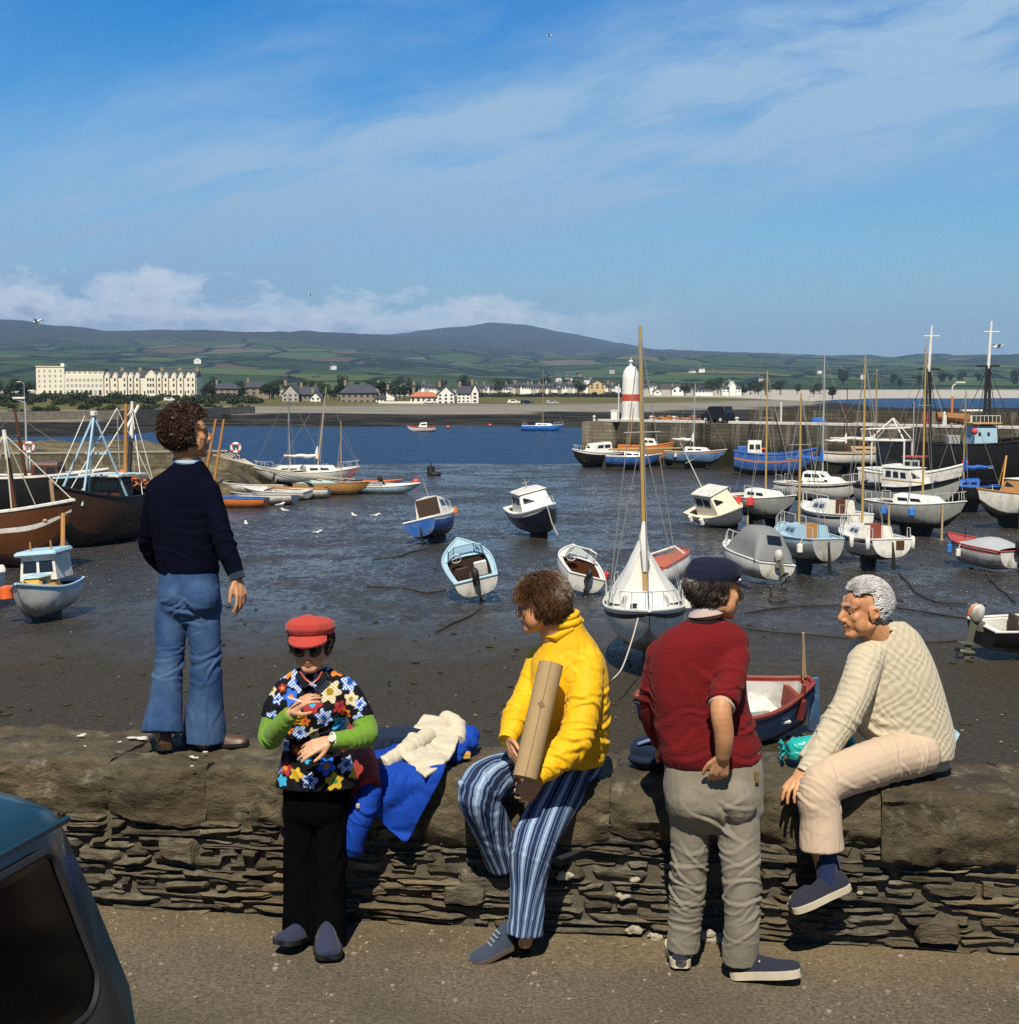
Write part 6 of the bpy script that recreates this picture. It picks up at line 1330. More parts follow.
for k in range(60): mb.tube([c + V3(random.gauss(0, .35), random.gauss(0, .5), random.uniform(0, .5)), c + V3(random.gauss(0, .35), random.gauss(0, .5), random.uniform(0, .55))], .035, 4)
b.part('net_heap', mb, pm('net_orange', (.45, .17, .06), .9, .3, 9))
mb = MB(); mb.tube([V3(h.x(1) + .05, 0, h.zs(1) + .25), V3(h.x(.96), 0, .7)], .09, 7); b.part('stem_post', mb, WOODP); b.fender(h, .02, -1, WHITE, .14, .6, .0); b.done()
b, h, sp, ep = fishing('dark fishing boat with white rail behind the brown boats', 18, 522, 2, 9.5, 3.0, 2.4, BLACKH, WHITED, (.6, .75), 1.2, WOODB, sheer=.4, group=GL)
b.mast(h.x(.55), h.zs(.5), 3.6, .1, WOODB, .5, spread=.4, stays=[((h.x(.95), 0, h.zs(.9)), .9), ((h.x(.1), 0, h.zs(.1)), .9)]); b.done()
# small cabin boat, bow on, painted yellow and pale blue
b, h, sp, ep = cruiser('small white boat with yellow and pale blue cabin by the fishing boats', 45, 620, 264, 5, WHITED, YELP, 3.5, 1.55, .8, .42, LBLU, LBLU, (.44, .80), bot=WHITED, windows=1, front=1, keel=.2, rail=False, deckm=WHITED)
mb = MB(); s2, e2 = cabin(mb, h.x(.22), h.x(.55), .62, .58, h.zs(.4) + .25, .78, .78, .10, .02, .06, .08); b.part('wheelhouse', mb, WHITED, ang=30); b.ewin(e2, -.85, -.08, .3, .74); b.ewin(e2, .08, .85, .3, .74)
mb = MB(); mb.box((h.x(.38), 0, h.zs(.4) + 1.08), (1.45, 1.3, .12), taper=.92); mb.box((h.x(.56), 0, h.zs(.4) + 1.04), (.12, 1.32, .12)); b.part('roof', mb, LBLU, bevel=.03)
mb = MB()
for yy in (-.3, .35): mb.tube([V3(h.x(.45), yy, h.zs(.4) + 1.1), V3(h.x(.45), yy, h.zs(.4) + 1.4)], .03, 6)
b.part('roof_post', mb, WOODG)
b.fender(h, .75, -1, FORG, .2, .42, -.1); b.done()
b, h, sp, ep = cruiser('scruffy white dinghy cut off by the left edge', -16, 608, 285, 8, WHITED, WHITED, 3.4, 1.5, .8, .5, None, None, (.3, .6), windows=1, front=1, rail=False); b.done()
# ---- raft of dinghies by the rocks
GR = 'dinghies and yachts rafted by the slipway rocks'
def dinghy(label, px, py, heading, hullm, deckm, L=4.0, B=1.5, H=.55, heel=0, intm=None, mast=None, cover=None, motor=None, stern=.7):
    b, h = speedboat(label, px, py, heading, heel, hullm, deckm, intm or deckm, L, B, H, motor, False, cover=cover, seats=False, wheel=False, cockpit=(.08, .62)); b.root.name = 'dinghy'; tag(b.root, group=GR, cat='dinghy')
    mb = MB(); mb.box((0, 0, H * .75), (.25, B * .7, .05)); b.part('thwart', mb, WOODP)
    if mast: b.mast(h.x(.62), .3, mast, .035, SPAR if mast < 5.5 else ALU, .0, spread=0, stays=[((h.x(.98), 0, H), .8), ((h.x(.55), B / 2, H), .8), ((h.x(.55), -B / 2, H), .8)])
    b.done(); return b
dinghy('orange dinghy with blue gunwale beside the standing man', 237, 507, 172, ORP, BLUE, 3.6, 1.4, .6)
dinghy('white dinghy with a grey deck nearest the orange dinghy', 262, 504, 168, WHITED, GREYH, 4.2, 1.6, .6, 4)
dinghy('long white dinghy lying in the middle of the raft', 276, 499, 160, WHITE, WHITED, 4.6, 1.6, .6, -5)
dinghy('white open boat farther up the slipway rocks', 254, 494, 175, WHITED, WHITED, 4.2, 1.5, .6, 6)
dinghy('white dinghy with golden wooden rim in front of the raft', 298, 498, 178, WHITE, WOODG, 4.0, 1.6, .65, 0)
dinghy('golden wooden sailing dinghy with pale green cover', 332, 495, 4, WOODG, WOODG, 5.0, 1.7, .7, -8, cover=pm('cover_pale_green', (.36, .48, .44), .7, .1), mast=4.6)
b, h, sp, ep = yacht('white sloop with leaning pale mast in the raft by the rocks', 318, 489, 20, 2, WHITE, WHITE, 6.0, 2.1, .9, 5.4, .35, None, SAILW, .5, hatch=None, bilge=False, mastm=WOODP, lean=-.6); tag(b.root, group=GR); b.done()
b, h, sp, ep = yacht('white sloop with thin grey mast behind the golden dinghy', 291, 487, 172, -4, WHITE, WHITED, 5.4, 2.0, .85, 5.2, .3, None, None, .5, hatch=None, boom=False, mastm=ALU); tag(b.root, group=GR); b.done()
dinghy('white boat with black outboard at the end of the raft', 357, 493, 200, WHITED, GREYH, 3.2, 1.4, .6, 0, motor=RUBBER)
dinghy('white inflatable tender with orange and red covers', 376, 488, 355, WHITE, FORG, 3.8, 1.5, .5, 0)
dinghy('long pale blue and white rowing boat, outermost of the raft', 386, 493, 4, PBLUE, WHITE, 4.6, 1.5, .55, 3)
# boats afloat in the bay
b, h, sp, ep = cruiser('tiny white motor boat with red stripe afloat in the blue bay', 421, 431, 190, 0, WHITE, WHITE, 4.6, 1.9, .9, .8, None, FRED, (.3, .6), windows=1, front=1, rail=False, z=-.3); tag(b.root, group='boats afloat in the bay'); b.done()
b, h, sp, ep = yacht('tiny blue hulled yacht afloat in the blue bay', 543, 430, 350, 0, FBLU, WHITE, 7, 2, 1.0, 9, .5, None, None, .5, hatch=None, boom=False, z=-.3); tag(b.root, group='boats afloat in the bay'); b.done()
for px, py, m_, lb in ((448, 428, FORG, 'orange mooring buoy left of the blue yacht in the bay'), (490, 426, FORG, 'small orange mooring buoy afloat towards the far shore'), (416, 484, FRED, 'small red buoy lying on mud beyond the rowing boat')):
    p = onz(px, py, 0); mb = MB(); mb.ell((0, 0, .15), (.28, .28, .26)); mb.torus((0, 0, .46), .08, .025, (1, 0, 0), 10, 5); o = mb.build('mooring_buoy', m_); o.location = p; tag(o, lb, 'buoy')
p = onz(431, 475, 0); mb = MB(); mb.tube([p + V3(0, 0, -.1), p + V3(0, 0, .7)], [.35, .3], 10); mb.tube([p + V3(0, 0, .7), p + V3(.0, 0, 1.0)], .05, 6); mb.ell(p + V3(.35, -.3, .1), (.5, .35, .2)); tag(mb.build('mooring_post', RUBBER), 'black mooring post at the edge of the water', 'post')
# mooring chains lying over the mud
for k, (lb, pts) in enumerate((('dark chain curving over mud right of the white haired man', [(897, 572), (915, 590), (932, 601), (968, 604)]), ('long dark mooring chain running behind the two talking men', [(745, 613), (800, 606), (880, 606), (960, 617), (1019, 622)]),
        ('dark chain running left from the dark red speedboat', [(962, 641), (930, 642), (880, 640), (800, 634), (745, 628), (700, 622)]), ('slack chain from the red speedboat towards the right edge', [(985, 573), (1000, 590), (1016, 602)]),
        ('mooring line leading left from the pale blue speedboat', [(446, 590), (425, 592), (400, 588), (370, 586)]), ('thin chain below the pale blue speedboat', [(478, 608), (455, 622), (434, 632)]), ('chain looping in front of the grey canopy boat', [(770, 585), (768, 596), (776, 602), (790, 600)]), ('chain leading left from the navy motor boat', [(424, 548), (400, 556), (372, 560)]))):
    rope_line('mooring_chain', lb, [onz(a_, b_, .05) for a_, b_ in pts], ROPED, .032, None, 'chain')
# ------------------------------------------------------------------ figures: organic surfaces grown from overlapping tapered volumes
def pnoise(V, k, seed=0, oct=3):
    r = np.random.default_rng(seed); out = np.zeros(len(V)); a = 1.0; tot = 0
    for o in range(oct):
        for i in range(4):
            d = r.normal(size=3); d /= np.linalg.norm(d); d2 = r.normal(size=3)
            out += a * np.sin((V @ d) * k * 6.28 + r.uniform(0, 6.28) + 1.3 * np.sin((V @ d2) * k * 3.1 + r.uniform(0, 6.28)))
        tot += a * 2.2; a *= .5; k *= 2.0
    return out / tot
def organic(name, mb, mat, root, vox=.006, smooth=3, disp=None, post=None, ang=None, sm=.5):
    o = mb.build(name + '_src', None, None, None)
    m1 = o.modifiers.new('r', 'REMESH'); m1.mode = 'VOXEL'; m1.voxel_size = vox
    if smooth: m2 = o.modifiers.new('s', 'SMOOTH'); m2.factor = sm; m2.iterations = smooth
    dg = bpy.context.evaluated_depsgraph_get(); ev = o.evaluated_get(dg); me = bpy.data.meshes.new_from_object(ev, preserve_all_data_layers=False, depsgraph=dg)
    src = o.data; bpy.data.objects.remove(o); bpy.data.meshes.remove(src)
    n = len(me.vertices); V = np.empty(n * 3, np.float32); me.vertices.foreach_get('co', V); V = V.reshape(-1, 3).astype(float)
    if disp is not None:
        N = np.empty(n * 3, np.float32); me.vertices.foreach_get('normal', N); N = N.reshape(-1, 3)
        d = disp(V, N); V = V + (N * d[:, None] if d.ndim == 1 else d)
        me.vertices.foreach_set('co', V.astype(np.float32).ravel()); me.update()
    me.materials.clear(); me.name = name
    for m_ in (mat if isinstance(mat, list) else [mat]): me.materials.append(m_)
    me.polygons.foreach_set('use_smooth', [True] * len(me.polygons))
    if post: post(me, V)
    o = bpy.data.objects.new(name, me); C.objects.link(o)
    return local(o, root) if root else o
def limb(mb, pts, rs, n=18, k=6, straight=False):
    """rounded tapered limb through joints"""
    P = [(*p, r) for p, r in zip(pts, rs)]; Q = cr(P, k) if not straight else [np.array(p, float) for p in P]
    c0, c1 = Vector(Q[0][:3]), Vector(Q[-1][:3]); t0 = (c0 - Vector(Q[1][:3])).normalized(); t1 = (c1 - Vector(Q[-2][:3])).normalized()
    pl_ = [c0 + t0 * Q[0][3] * .5] + [Vector(q[:3]) for q in Q] + [c1 + t1 * Q[-1][3] * .5]; rr = [Q[0][3] * .75] + [q[3] for q in Q] + [Q[-1][3] * .75]
    mb.tube(pl_, rr, n); return [Vector(q[:3]) for q in Q]
def limb_open(mb, pts, rs, n=20, k=6):
    """limb with a flat cut at the far end (a cuff or a hem)"""
    Q = cr([(*p, r) for p, r in zip(pts, rs)], k); c0 = Vector(Q[0][:3]); t0 = (c0 - Vector(Q[1][:3])).normalized()
    mb.tube([c0 + t0 * Q[0][3] * .5] + [Vector(q[:3]) for q in Q], [Q[0][3] * .75] + [q[3] for q in Q], n); return [Vector(q[:3]) for q in Q]
def ppm(Y, py): r_ = at(509, py, Y); return FPX / (Y * math.cos(TH) + (EYE - r_.z) * math.sin(TH))
def oval(c, rx, ry, n=24, p=2.5, tilt=0.0, tx=0.0):
    out = []
    for k in range(n):
        a = 2 * math.pi * k / n; ca, sa = math.cos(a), math.sin(a)
        x = rx * math.copysign(abs(ca) ** (2 / p), ca); y = ry * math.copysign(abs(sa) ** (2 / p), sa); out.append(Vector(c) + Vector((x, y, y * tilt + x * tx)))
    return out
def torso(mb, rings, n=24, p=2.5, k=4, sc=1.0, tilt=0.0):
    """rings: (xl, xr, py, Y, depth): silhouette edges in px at a depth, and a half thickness in metres"""
    L = []
    for (xl, xr, py, Y, dep) in rings:
        c = J((xl + xr) / 2, py, Y); L.append((*c, (xr - xl) / 2 / ppm(Y * JS, py), dep))
    for q in [cr(L, k)]: mb.loft([oval(v[:3], max(.01, v[3] * sc), max(.01, v[4] * sc), n, p, tilt) for v in q])
def polyparam(V, polys):
    """nearest point on the limb axes: index, metres along, angle round"""
    S = []; T = []; E = []; I = []; L = []
    for i, pl_ in enumerate(polys):
        P = np.array([tuple(p) for p in pl_]); acc = 0; e = None
        for a, b_ in zip(P[:-1], P[1:]):
            l = np.linalg.norm(b_ - a); m_ = max(1, int(l / .012)); t_ = (b_ - a) / max(l, 1e-9); e = np.array([0, 1.0, 0]) if e is None else e; e = e - t_ * (e @ t_); e = e / (np.linalg.norm(e) + 1e-9)
            for k in range(m_): S.append(a + (b_ - a) * k / m_); T.append(t_); E.append(e); I.append(i); L.append(acc + l * k / m_)
            acc += l
    S, T, E, I, L = np.array(S), np.array(T), np.array(E), np.array(I), np.array(L); idx = np.empty(len(V), int)
    for s in range(0, len(V), 20000): idx[s:s + 20000] = np.argmin(((V[s:s + 20000, None, :] - S[None]) ** 2).sum(-1), 1)
    d = V - S[idx]; t_ = T[idx]; along = L[idx] + (d * t_).sum(1); d = d - t_ * (d * t_).sum(1)[:, None]; e1 = E[idx]; e2 = np.cross(t_, e1)
    return I[idx], along, np.arctan2((d * e2).sum(1), (d * e1).sum(1)), np.linalg.norm(d, axis=1), t_
def folds(joints, base=.003, bk=4.0, seed=0, polys=None, along=None, amax=.02):
    """joints: (point, sigma, amplitude, wavelength, axis): creases crowd round the joints across the axis"""
    def f(V, N):
        rg = np.random.default_rng(seed + 77); d = base * .7 * pnoise(V, bk * .6, seed)
        d += base * 1.1 * (np.clip(1 - 1.9 * np.abs(pnoise(V, bk * .42, seed + 5, 2)), 0, 1) ** 2 - .25)
        w1 = pnoise(V, 2.2, seed + 11, 2); w2 = pnoise(V, 6.0, seed + 23, 2)
        for (p, sg, amp, lam, ax) in joints:
            p = np.array(tuple(p)); ax = np.array(tuple(ax), float); ax /= np.linalg.norm(ax); D_ = V - p; w = np.exp(-(D_ ** 2).sum(1) / (2 * sg * sg)); K = max(3, int(round(2.6 * sg / lam)))
            for k in range(K):
                tl = rg.normal(size=3); tl -= ax * (tl @ ax); tl /= np.linalg.norm(tl); a_ = ax + tl * rg.uniform(.15, .75); a_ /= np.linalg.norm(a_); g = rg.normal(size=3); g[1] -= .8; g /= np.linalg.norm(g)
                off = (k - (K - 1) / 2) * lam + rg.normal() * lam * .3; s_ = D_ @ a_ - off + .022 * w1 + .006 * w2; wd = lam * rg.uniform(.20, .34)
                gate = 1 / (1 + np.exp(-(D_ @ g / sg * 3.2 + .9))); fade = np.exp(-((D_ @ np.cross(a_, g)) / (sg * 1.1)) ** 2)
                d = d + amp * rg.uniform(.55, 1.15) * w * gate * fade * (np.exp(-(s_ / wd) ** 2) - .75 * np.exp(-((s_ - 1.35 * wd) / (wd * .62)) ** 2))
        return np.clip(d, -amax, amax)
    return f
# ---- cloth and skin materials
def cloth(name, col, rough=.85, var=.12, weave=420, bump=.25, sheen=.15, wear=None, wscale=5, wamt=.5, knit=None, spec=.2, crumple=0, cs=16):
    if name in MATS: return MATS[name]
    m, t, b = newmat(name); tc = t.new('ShaderNodeTexCoord').outputs['Object']
    n = t.noise(tc, 7, 5, .6); c = t.mix(n, tuple(x * (1 - var) for x in col), tuple(min(1, x * (1 + var)) for x in col))
    if wear: c = t.mix(t.ramp(t.noise(tc, wscale, 5, .6), [(.4, 0.0), (.68, wamt)]), c, wear)
    h = t.noise(tc, weave, 2, .6); c = t.mix(t.math('MULTIPLY', h, .25), c, tuple(x * .45 for x in col))
    if knit:
        q_ = t.new('ShaderNodeSeparateXYZ', inp={0: t.new('ShaderNodeVectorMath', operation='ADD', inp={0: tc, 1: t.new('ShaderNodeVectorMath', operation='SCALE', inp={0: t.noise(tc, 6, 2, .5, out='Color'), 'Scale': .10}).outputs[0]}).outputs[0]}); hx = t.math('ADD', t.math('MULTIPLY', q_.outputs[0], .85), t.math('MULTIPLY', q_.outputs[1], .75))
        a_ = t.math('SINE', t.math('MULTIPLY', hx, knit)); b_ = t.math('SINE', t.math('MULTIPLY', q_.outputs[2], knit * .85))
        k_ = t.math('ADD', t.math('MULTIPLY', t.math('MULTIPLY', a_, b_), .6), t.math('MULTIPLY', t.noise(tc, 170, 3, .6), .6)); setin(t, b, 'Normal', t.bump(k_, .5, .008)); c = t.mix(t.ramp(k_, [(.0, .14), (.4, 0.0)]), c, tuple(x * .55 for x in col))
    else:
        nr_ = t.bump(h, bump, .004)
        if crumple:
            cn_ = t.noise(tc, cs, 2, .5, 1.2); rd_ = t.math('SUBTRACT', 1.0, t.math('ABSOLUTE', t.math('MULTIPLY', t.math('SUBTRACT', cn_, .5), 4.0)), clamp=True); nr_ = t.bump(t.math('ADD', t.math('MULTIPLY', rd_, .5), t.math('MULTIPLY', cn_, 1.2)), crumple, .02, nr_)
        setin(t, b, 'Normal', nr_)
    setin(t, b, 'Base Color', c); setin(t, b, 'Roughness', rough); setin(t, b, 'Specular IOR Level', spec); setin(t, b, 'Sheen Weight', sheen)
    MATS[name] = m; return m
def skinmat(name, col, red):
    m, t, b = newmat(name); tc = t.new('ShaderNodeTexCoord').outputs['Object']; lip = t.new('ShaderNodeAttribute', attribute_name='lip').outputs['Fac']
    c = t.mix(t.ramp(t.noise(tc, 14, 5, .6), [(.35, 0.0), (.7, .8)]), col, red); c = t.mix(t.ramp(t.noise(tc, 160, 3, .6), [(.5, 0.0), (.75, .3)]), c, tuple(x * .6 for x in red)); c = t.mix(lip, c, (.22, .055, .045))
    setin(t, b, 'Base Color', c); setin(t, b, 'Roughness', .5); setin(t, b, 'Specular IOR Level', .35); setin(t, b, 'Subsurface Weight', .08); setin(t, b, 'Subsurface Radius', (.02, .008, .004)); setin(t, b, 'Subsurface Scale', .3)
    setin(t, b, 'Normal', t.bump(t.noise(tc, 220, 3, .6), .2, .002)); return m
SKIN_T = skinmat('skin_tanned', (.56, .30, .145), (.47, .19, .09)); SKIN_F = skinmat('skin_fair', (.58, .34, .20), (.52, .23, .13))
HAIRM = {}
def hairmat(name, a, b_):
    m, t, b = newmat(name); isl = t.new('ShaderNodeNewGeometry').outputs['Random Per Island']; setin(t, b, 'Base Color', t.mix(isl, a, b_)); setin(t, b, 'Roughness', .45); setin(t, b, 'Specular IOR Level', .4); return m
EYE_SHADED = pm('eye_shaded', (.30, .25, .20), .45, .05); IRIS = pm('eye_dark', (.03, .02, .015), .2, .1)  # eyeballs coloured dark, in place of shadow in the sockets
class Person:
    def __init__(s, label, base, skin, group=None):
        s.root = empty('person', base, label, 'person', group); s.skin = skin; s.b = MB(); s.mouth = None; s.ex = []
    def head(s, c, f, u, neck, sc=1.0, nr=.054, ears=True, chin=1.0, nose=1.0):
        c = Vector(c); f = Vector(f).normalized(); u = Vector(u); u = (u - f * u.dot(f)).normalized(); r_ = f.cross(u); M = Matrix((f, r_, u)).transposed()
        s.hc, s.hM, s.hs = c, M, sc
        P = lambda x, y, z: c + M @ Vector((x * sc, y * sc, z * sc)); s.P = P; b = s.b; E = lambda p, r, **k: b.ell(P(*p), tuple(q * sc for q in r), M, **k); K = lambda a, b_, ra, rb=None: b.cap(P(*a), P(*b_), ra * sc, (rb or ra) * sc)
        E((-.014, 0, .030), (.098, .076, .090), nu=24, nv=16); E((.028, 0, -.025), (.066, .066, .088), nu=20, nv=14); E((.030, 0, -.075), (.050, .046, .034), nu=18, nv=12)
        for g in (-1, 1):
            K((.0, g * .052, -.062), (.070, g * .014, -.098), .024, .020); E((.056, g * .042, -.022), (.026, .022, .026)); K((.088, g * .010, .026), (.066, g * .050, .026), .0125, .013); E((.104, g * .013, -.034), (.011, .009, .009)); K((.093, 0, -.060), (.080, g * .024, -.064), .009, .006); K((.092, 0, -.075), (.080, g * .021, -.073), .0095, .006)
            E((.036, g * .044, -.052), (.036, .026, .042)); K((.084, g * .016, .0135), (.071, g * .046, .011), .0085, .008)
            K((.064, g * .030, -.012), (.082, g * .022, -.05), .012, .014); E((.050, g * .040, .042), (.030, .028, .030))
            if ears:
                ce = P(-.006, g * .078, -.008); Me = M @ Matrix.Rotation(g * .35, 3, 'Z') @ Matrix.Rotation(-.15, 3, 'Y'); b.ell(ce, (.022 * sc, .010 * sc, .034 * sc), Me); b.torus(ce + M @ Vector((-.002, g * .008, .004)) * sc, .021 * sc, .0065 * sc, M @ Vector((.3, g, 0)), 14, 6); b.ell(P(-.002, g * .078, -.036), (.010 * sc, .007 * sc, .012 * sc), M)
        E((.072 * chin, 0, -.098), (.024, .026, .021)); K((.090, 0, .014), (.108 * nose, 0, -.022), .0105, .0150); E((.106 * nose, 0, -.028), (.0165, .0145, .0125))
        K((.089, 0, -.052), (.093, 0, -.058), .012)
        n0 = Vector(neck); b.cap(P(-.022, 0, -.06), n0, nr * sc, nr * 1.12 * sc, 16); b.cap(n0, n0 + V3(0, 0, -.06), nr * 1.2, nr * 1.3, 16)
        s.mouth = P(.092, 0, -.068)
        return P
    def eyes(s, brow=None):
        for g in (-1, 1):
            mb = MB(); c = s.P(.0755, g * .031, .002); mb.ell(c - s.hM @ Vector((.002, 0, 0)), .0118 * s.hs, nu=14, nv=10); e = local(mb.build('eye', EYE_SHADED, None, 60), s.root)
            mb = MB(); mb.ell(c + s.hM @ Vector((.0068, 0, -.001)) * s.hs, (.0048 * s.hs, .0088 * s.hs, .0066 * s.hs), s.hM, nu=12, nv=8); i_ = mb.build('iris', IRIS, None, 60); i_.data.transform(s.root.matrix_basis.inverted()); i_.parent = e
            if brow: mb = MB(); mb.tube([s.P(.098, g * .014, .030), s.P(.091, g * .034, .034), s.P(.073, g * .052, .029)], [.0045, .005, .0025], 6); local(mb.build('eyebrow', brow, None, 60), s.root)
    def hand(s, w, k, n, side=1, curl=(.35, .45, .35), spread=.10, thumb=(.6, .55, .35), sc=1.0, fl=1.0):
        """w wrist, k knuckle centre, n palm-facing direction, side +1: thumb towards d x n"""
        w, k = Vector(w), Vector(k); d = (k - w).normalized(); n = Vector(n); n = (n - d * n.dot(d)).normalized(); q = d.cross(n) * side; L = .088 * sc; b = s.b
        offs = (.030, .010, -.0105, -.029); lens = ((.040, .025, .021), (.045, .028, .022), (.041, .026, .021), (.032, .020, .018)); rad = (.0094, .0096, .0092, .0082)
        for i in range(4):
            kn = w + d * (L * (1, 1.04, 1.0, .92)[i]) + q * offs[i] * sc; b.cap(w + d * .012 + q * offs[i] * .55 * sc, kn, .0135 * sc, .0108 * sc, 10)
            dd = (d + q * (1.5 - i) * spread * .66).normalized(); p = kn; a = 0
            for j in range(3):
                a += curl[j] * (1 + .16 * i); v = dd * math.cos(a) + n * math.sin(a); p2 = p + v * lens[i][j] * sc * fl; b.cap(p, p2, rad[i] * sc * (1 - .07 * j), rad[i] * sc * (.95 - .08 * j), 10); p = p2
        b.cap(w + d * .02 - q * .005, w + d * L * .8, .016 * sc, .0145 * sc, 10)
        p = w + d * .022 * sc + q * .024 * sc; v = (d * thumb[0] + q * thumb[1] + n * thumb[2]).normalized(); p2 = p + v * .042 * sc; b.cap(p - v * .01, p2, .0145 * sc, .012 * sc, 10)
        v = (v + d * .45 - q * .12).normalized(); p3 = p2 + v * .032 * sc; b.cap(p2, p3, .0115 * sc, .0105 * sc, 10); v = (v + d * .25 - q * .1).normalized(); b.cap(p3, p3 + v * .024 * sc, .0102 * sc, .0085 * sc, 10)
    def body(s, vox=.0042):
        mouth = np.array(tuple(s.mouth)) if s.mouth is not None else None; hM = np.array(s.hM)
        def post(me, V):
            if mouth is None: return
            d = (V - mouth) @ hM; w = np.clip(1.25 - np.sqrt((d[:, 1] / .026) ** 2 + (d[:, 2] / .013) ** 2 + (d[:, 0] / .03) ** 2), 0, 1)
            a = me.attributes.new('lip', 'FLOAT', 'POINT'); a.data.foreach_set('value', (w * .8).astype(np.float32))
        return organic('body', s.b, s.skin, s.root, vox, 6, None, post)
    def hair(s, mat, region, n, ln=.05, th=.006, curl=.5, lift=.35, comb=(-.4, 0, -.6), shell=True, cen=(-.014, 0, .032), rad=(.103, .081, .097), wave=0.0, seed=1, ncurl=2.2, pts=5):
        rg = np.random.default_rng(seed); mb = MB(); c = Vector(cen); R3 = Vector(rad); cnt = 0; comb = Vector(comb)
        if shell:
            for i in range(28):
                for j in range(18):
                    pass
        while cnt < n:
            d = Vector(rg.normal(size=3)).normalized()
            if not region(d): continue
            cnt += 1; p = c + Vector((d.x * R3.x, d.y * R3.y, d.z * R3.z)) * .97; nn = Vector((d.x / R3.x, d.y / R3.y, d.z / R3.z)).normalized()
            lk = mnoise.noise_vector(p * 26.0 + Vector((seed, 0, 0))); tg = comb + lk * (.38 + .9 * curl) + Vector(rg.normal(size=3)) * .10 * (1 + 1.2 * curl); ph0 = mnoise.noise(p * 30.0) * 5; tg = (tg - nn * tg.dot(nn)).normalized(); bn = nn.cross(tg); ph = ph0 + rg.normal() * .5; l = ln * rg.uniform(.65, 1.25); P = []
            for k in range(pts + 1):
                u = k / pts; o = tg * l * u * (1 - .25 * curl) + nn * (l * lift * math.sin(u * 2.0) + .004) + (bn * math.cos(ph + ncurl * 2 * math.pi * u * curl) + nn * math.sin(ph + ncurl * 2 * math.pi * u * curl)) * (.016 * curl + wave * math.sin(u * 5)) * min(1, u * 2)
                P.append(s.P(*(p + o)))
            mb.tube(P, [th * s.hs * (1.1 - .75 * (k / pts) ** 1.5) for k in range(pts + 1)], 3)
        # scalp cap under the locks
        sh = MB(); nu, nv = 40, 26; vs = {}
        for i in range(nv + 1):
            for j in range(nu):
                a = math.pi * i / nv; b_ = 2 * math.pi * j / nu; d = Vector((math.sin(a) * math.cos(b_), math.sin(a) * math.sin(b_), math.cos(a))); vs[i, j] = d
        for i in range(nv):
            for j in range(nu):
                q = [vs[i, j], vs[i + 1, j], vs[i + 1, (j + 1) % nu], vs[i, (j + 1) % nu]]
                if all(region(x) for x in q): mb.add([s.P(*(c + Vector((x.x * R3.x, x.y * R3.y, x.z * R3.z)))) for x in q], [(0, 1, 2, 3)])
        return local(mb.build('hair', mat, None, 70), s.root)
    def shoe(s, heel, toe, up=(0, 0, 1), L=.28, mat=None, sole=None, soleh=.022, wid=.048, high=.0, lace=None, heelblock=0, name='shoe'):
        h, t_ = Vector(heel), Vector(toe); f = (t_ - h).normalized(); u = Vector(up); u = (u - f * u.dot(f)).normalized(); r_ = f.cross(u); M = Matrix((f, r_, u)).transposed(); P = lambda x, y, z: h + M @ Vector((x * L, y, z))
        prof = [(-.02, .55, .045 + high), (.06, .85, .075 + high), (.2, .9, .082 + high), (.36, .92, .080 + high * .5), (.5, 1.0, .064), (.68, 1.1, .048), (.85, 1.02, .042), (.95, .84, .036), (.99, .60, .028), (1.0, .45, .02)]
        q = cr([(x, w * wid, hh) for x, w, hh in prof], 3); rings = []
        for x, w, hh in q: rings.append([P(x, w * math.cos(a) * (1 if math.sin(a) < .2 else (1 - .38 * min(1, hh / .09) * max(0, math.sin(a)) ** 1.5)), soleh * .6 + (hh if math.sin(a) > 0 else soleh * .55) * math.sin(a)) for a in [2 * math.pi * k / 16 for k in range(16)]])
        mb = MB(); mb.loft(rings); o = local(mb.build(name, mat, None, 50), s.root)
        mb = MB(); mb.loft([[P(x, w * 1.07 * y, z) for y, z in ((-1, 0), (1, 0), (1.03, soleh), (-1.03, soleh))] for x, w, hh in q]); so = mb.build('sole', sole or RUBBER, None, 40); so.data.transform(s.root.matrix_basis.inverted()); so.parent = o
        if heelblock: mb = MB(); mb.prism([P(.0, -.034, -heelblock), P(.22, -.03, -heelblock), P(.25, -.036, .004), P(-.02, -.038, .004)], r_ * .068); hb = mb.build('heel', sole or RUBBER, None, None); hb.data.transform(s.root.matrix_basis.inverted()); hb.parent = o
        if lace:
            mb = MB()
            for k in range(4): x = .36 + .07 * k; hh = .094 - .012 * k + high * .3; mb.tube([P(x, -.028, hh - .012), P(x + .02, 0, hh), P(x, .028, hh - .012)], .0035, 5)
            lo = mb.build('lace', lace, None, None); lo.data.transform(s.root.matrix_basis.inverted()); lo.parent = o
        return o
    def add(s, name, mb, mat, ang=40, bevel=0): return local(mb.build(name, mat, None, ang, bevel=bevel), s.root)
def uvpost(polys, R_=.09, extra=None):
    def post(me, V):
        i, al, an, d, _ = polyparam(V, polys)
        for nm, val in (('u', an * R_), ('v', al), ('ang', an / (2 * math.pi)), ('k', i.astype(float))): a = me.attributes.new(nm, 'FLOAT', 'POINT'); a.data.foreach_set('value', val.astype(np.float32))
        if extra: extra(me, V)
    return post
JS = .987
def J(px, py, Y): return at(px, py, Y * JS)
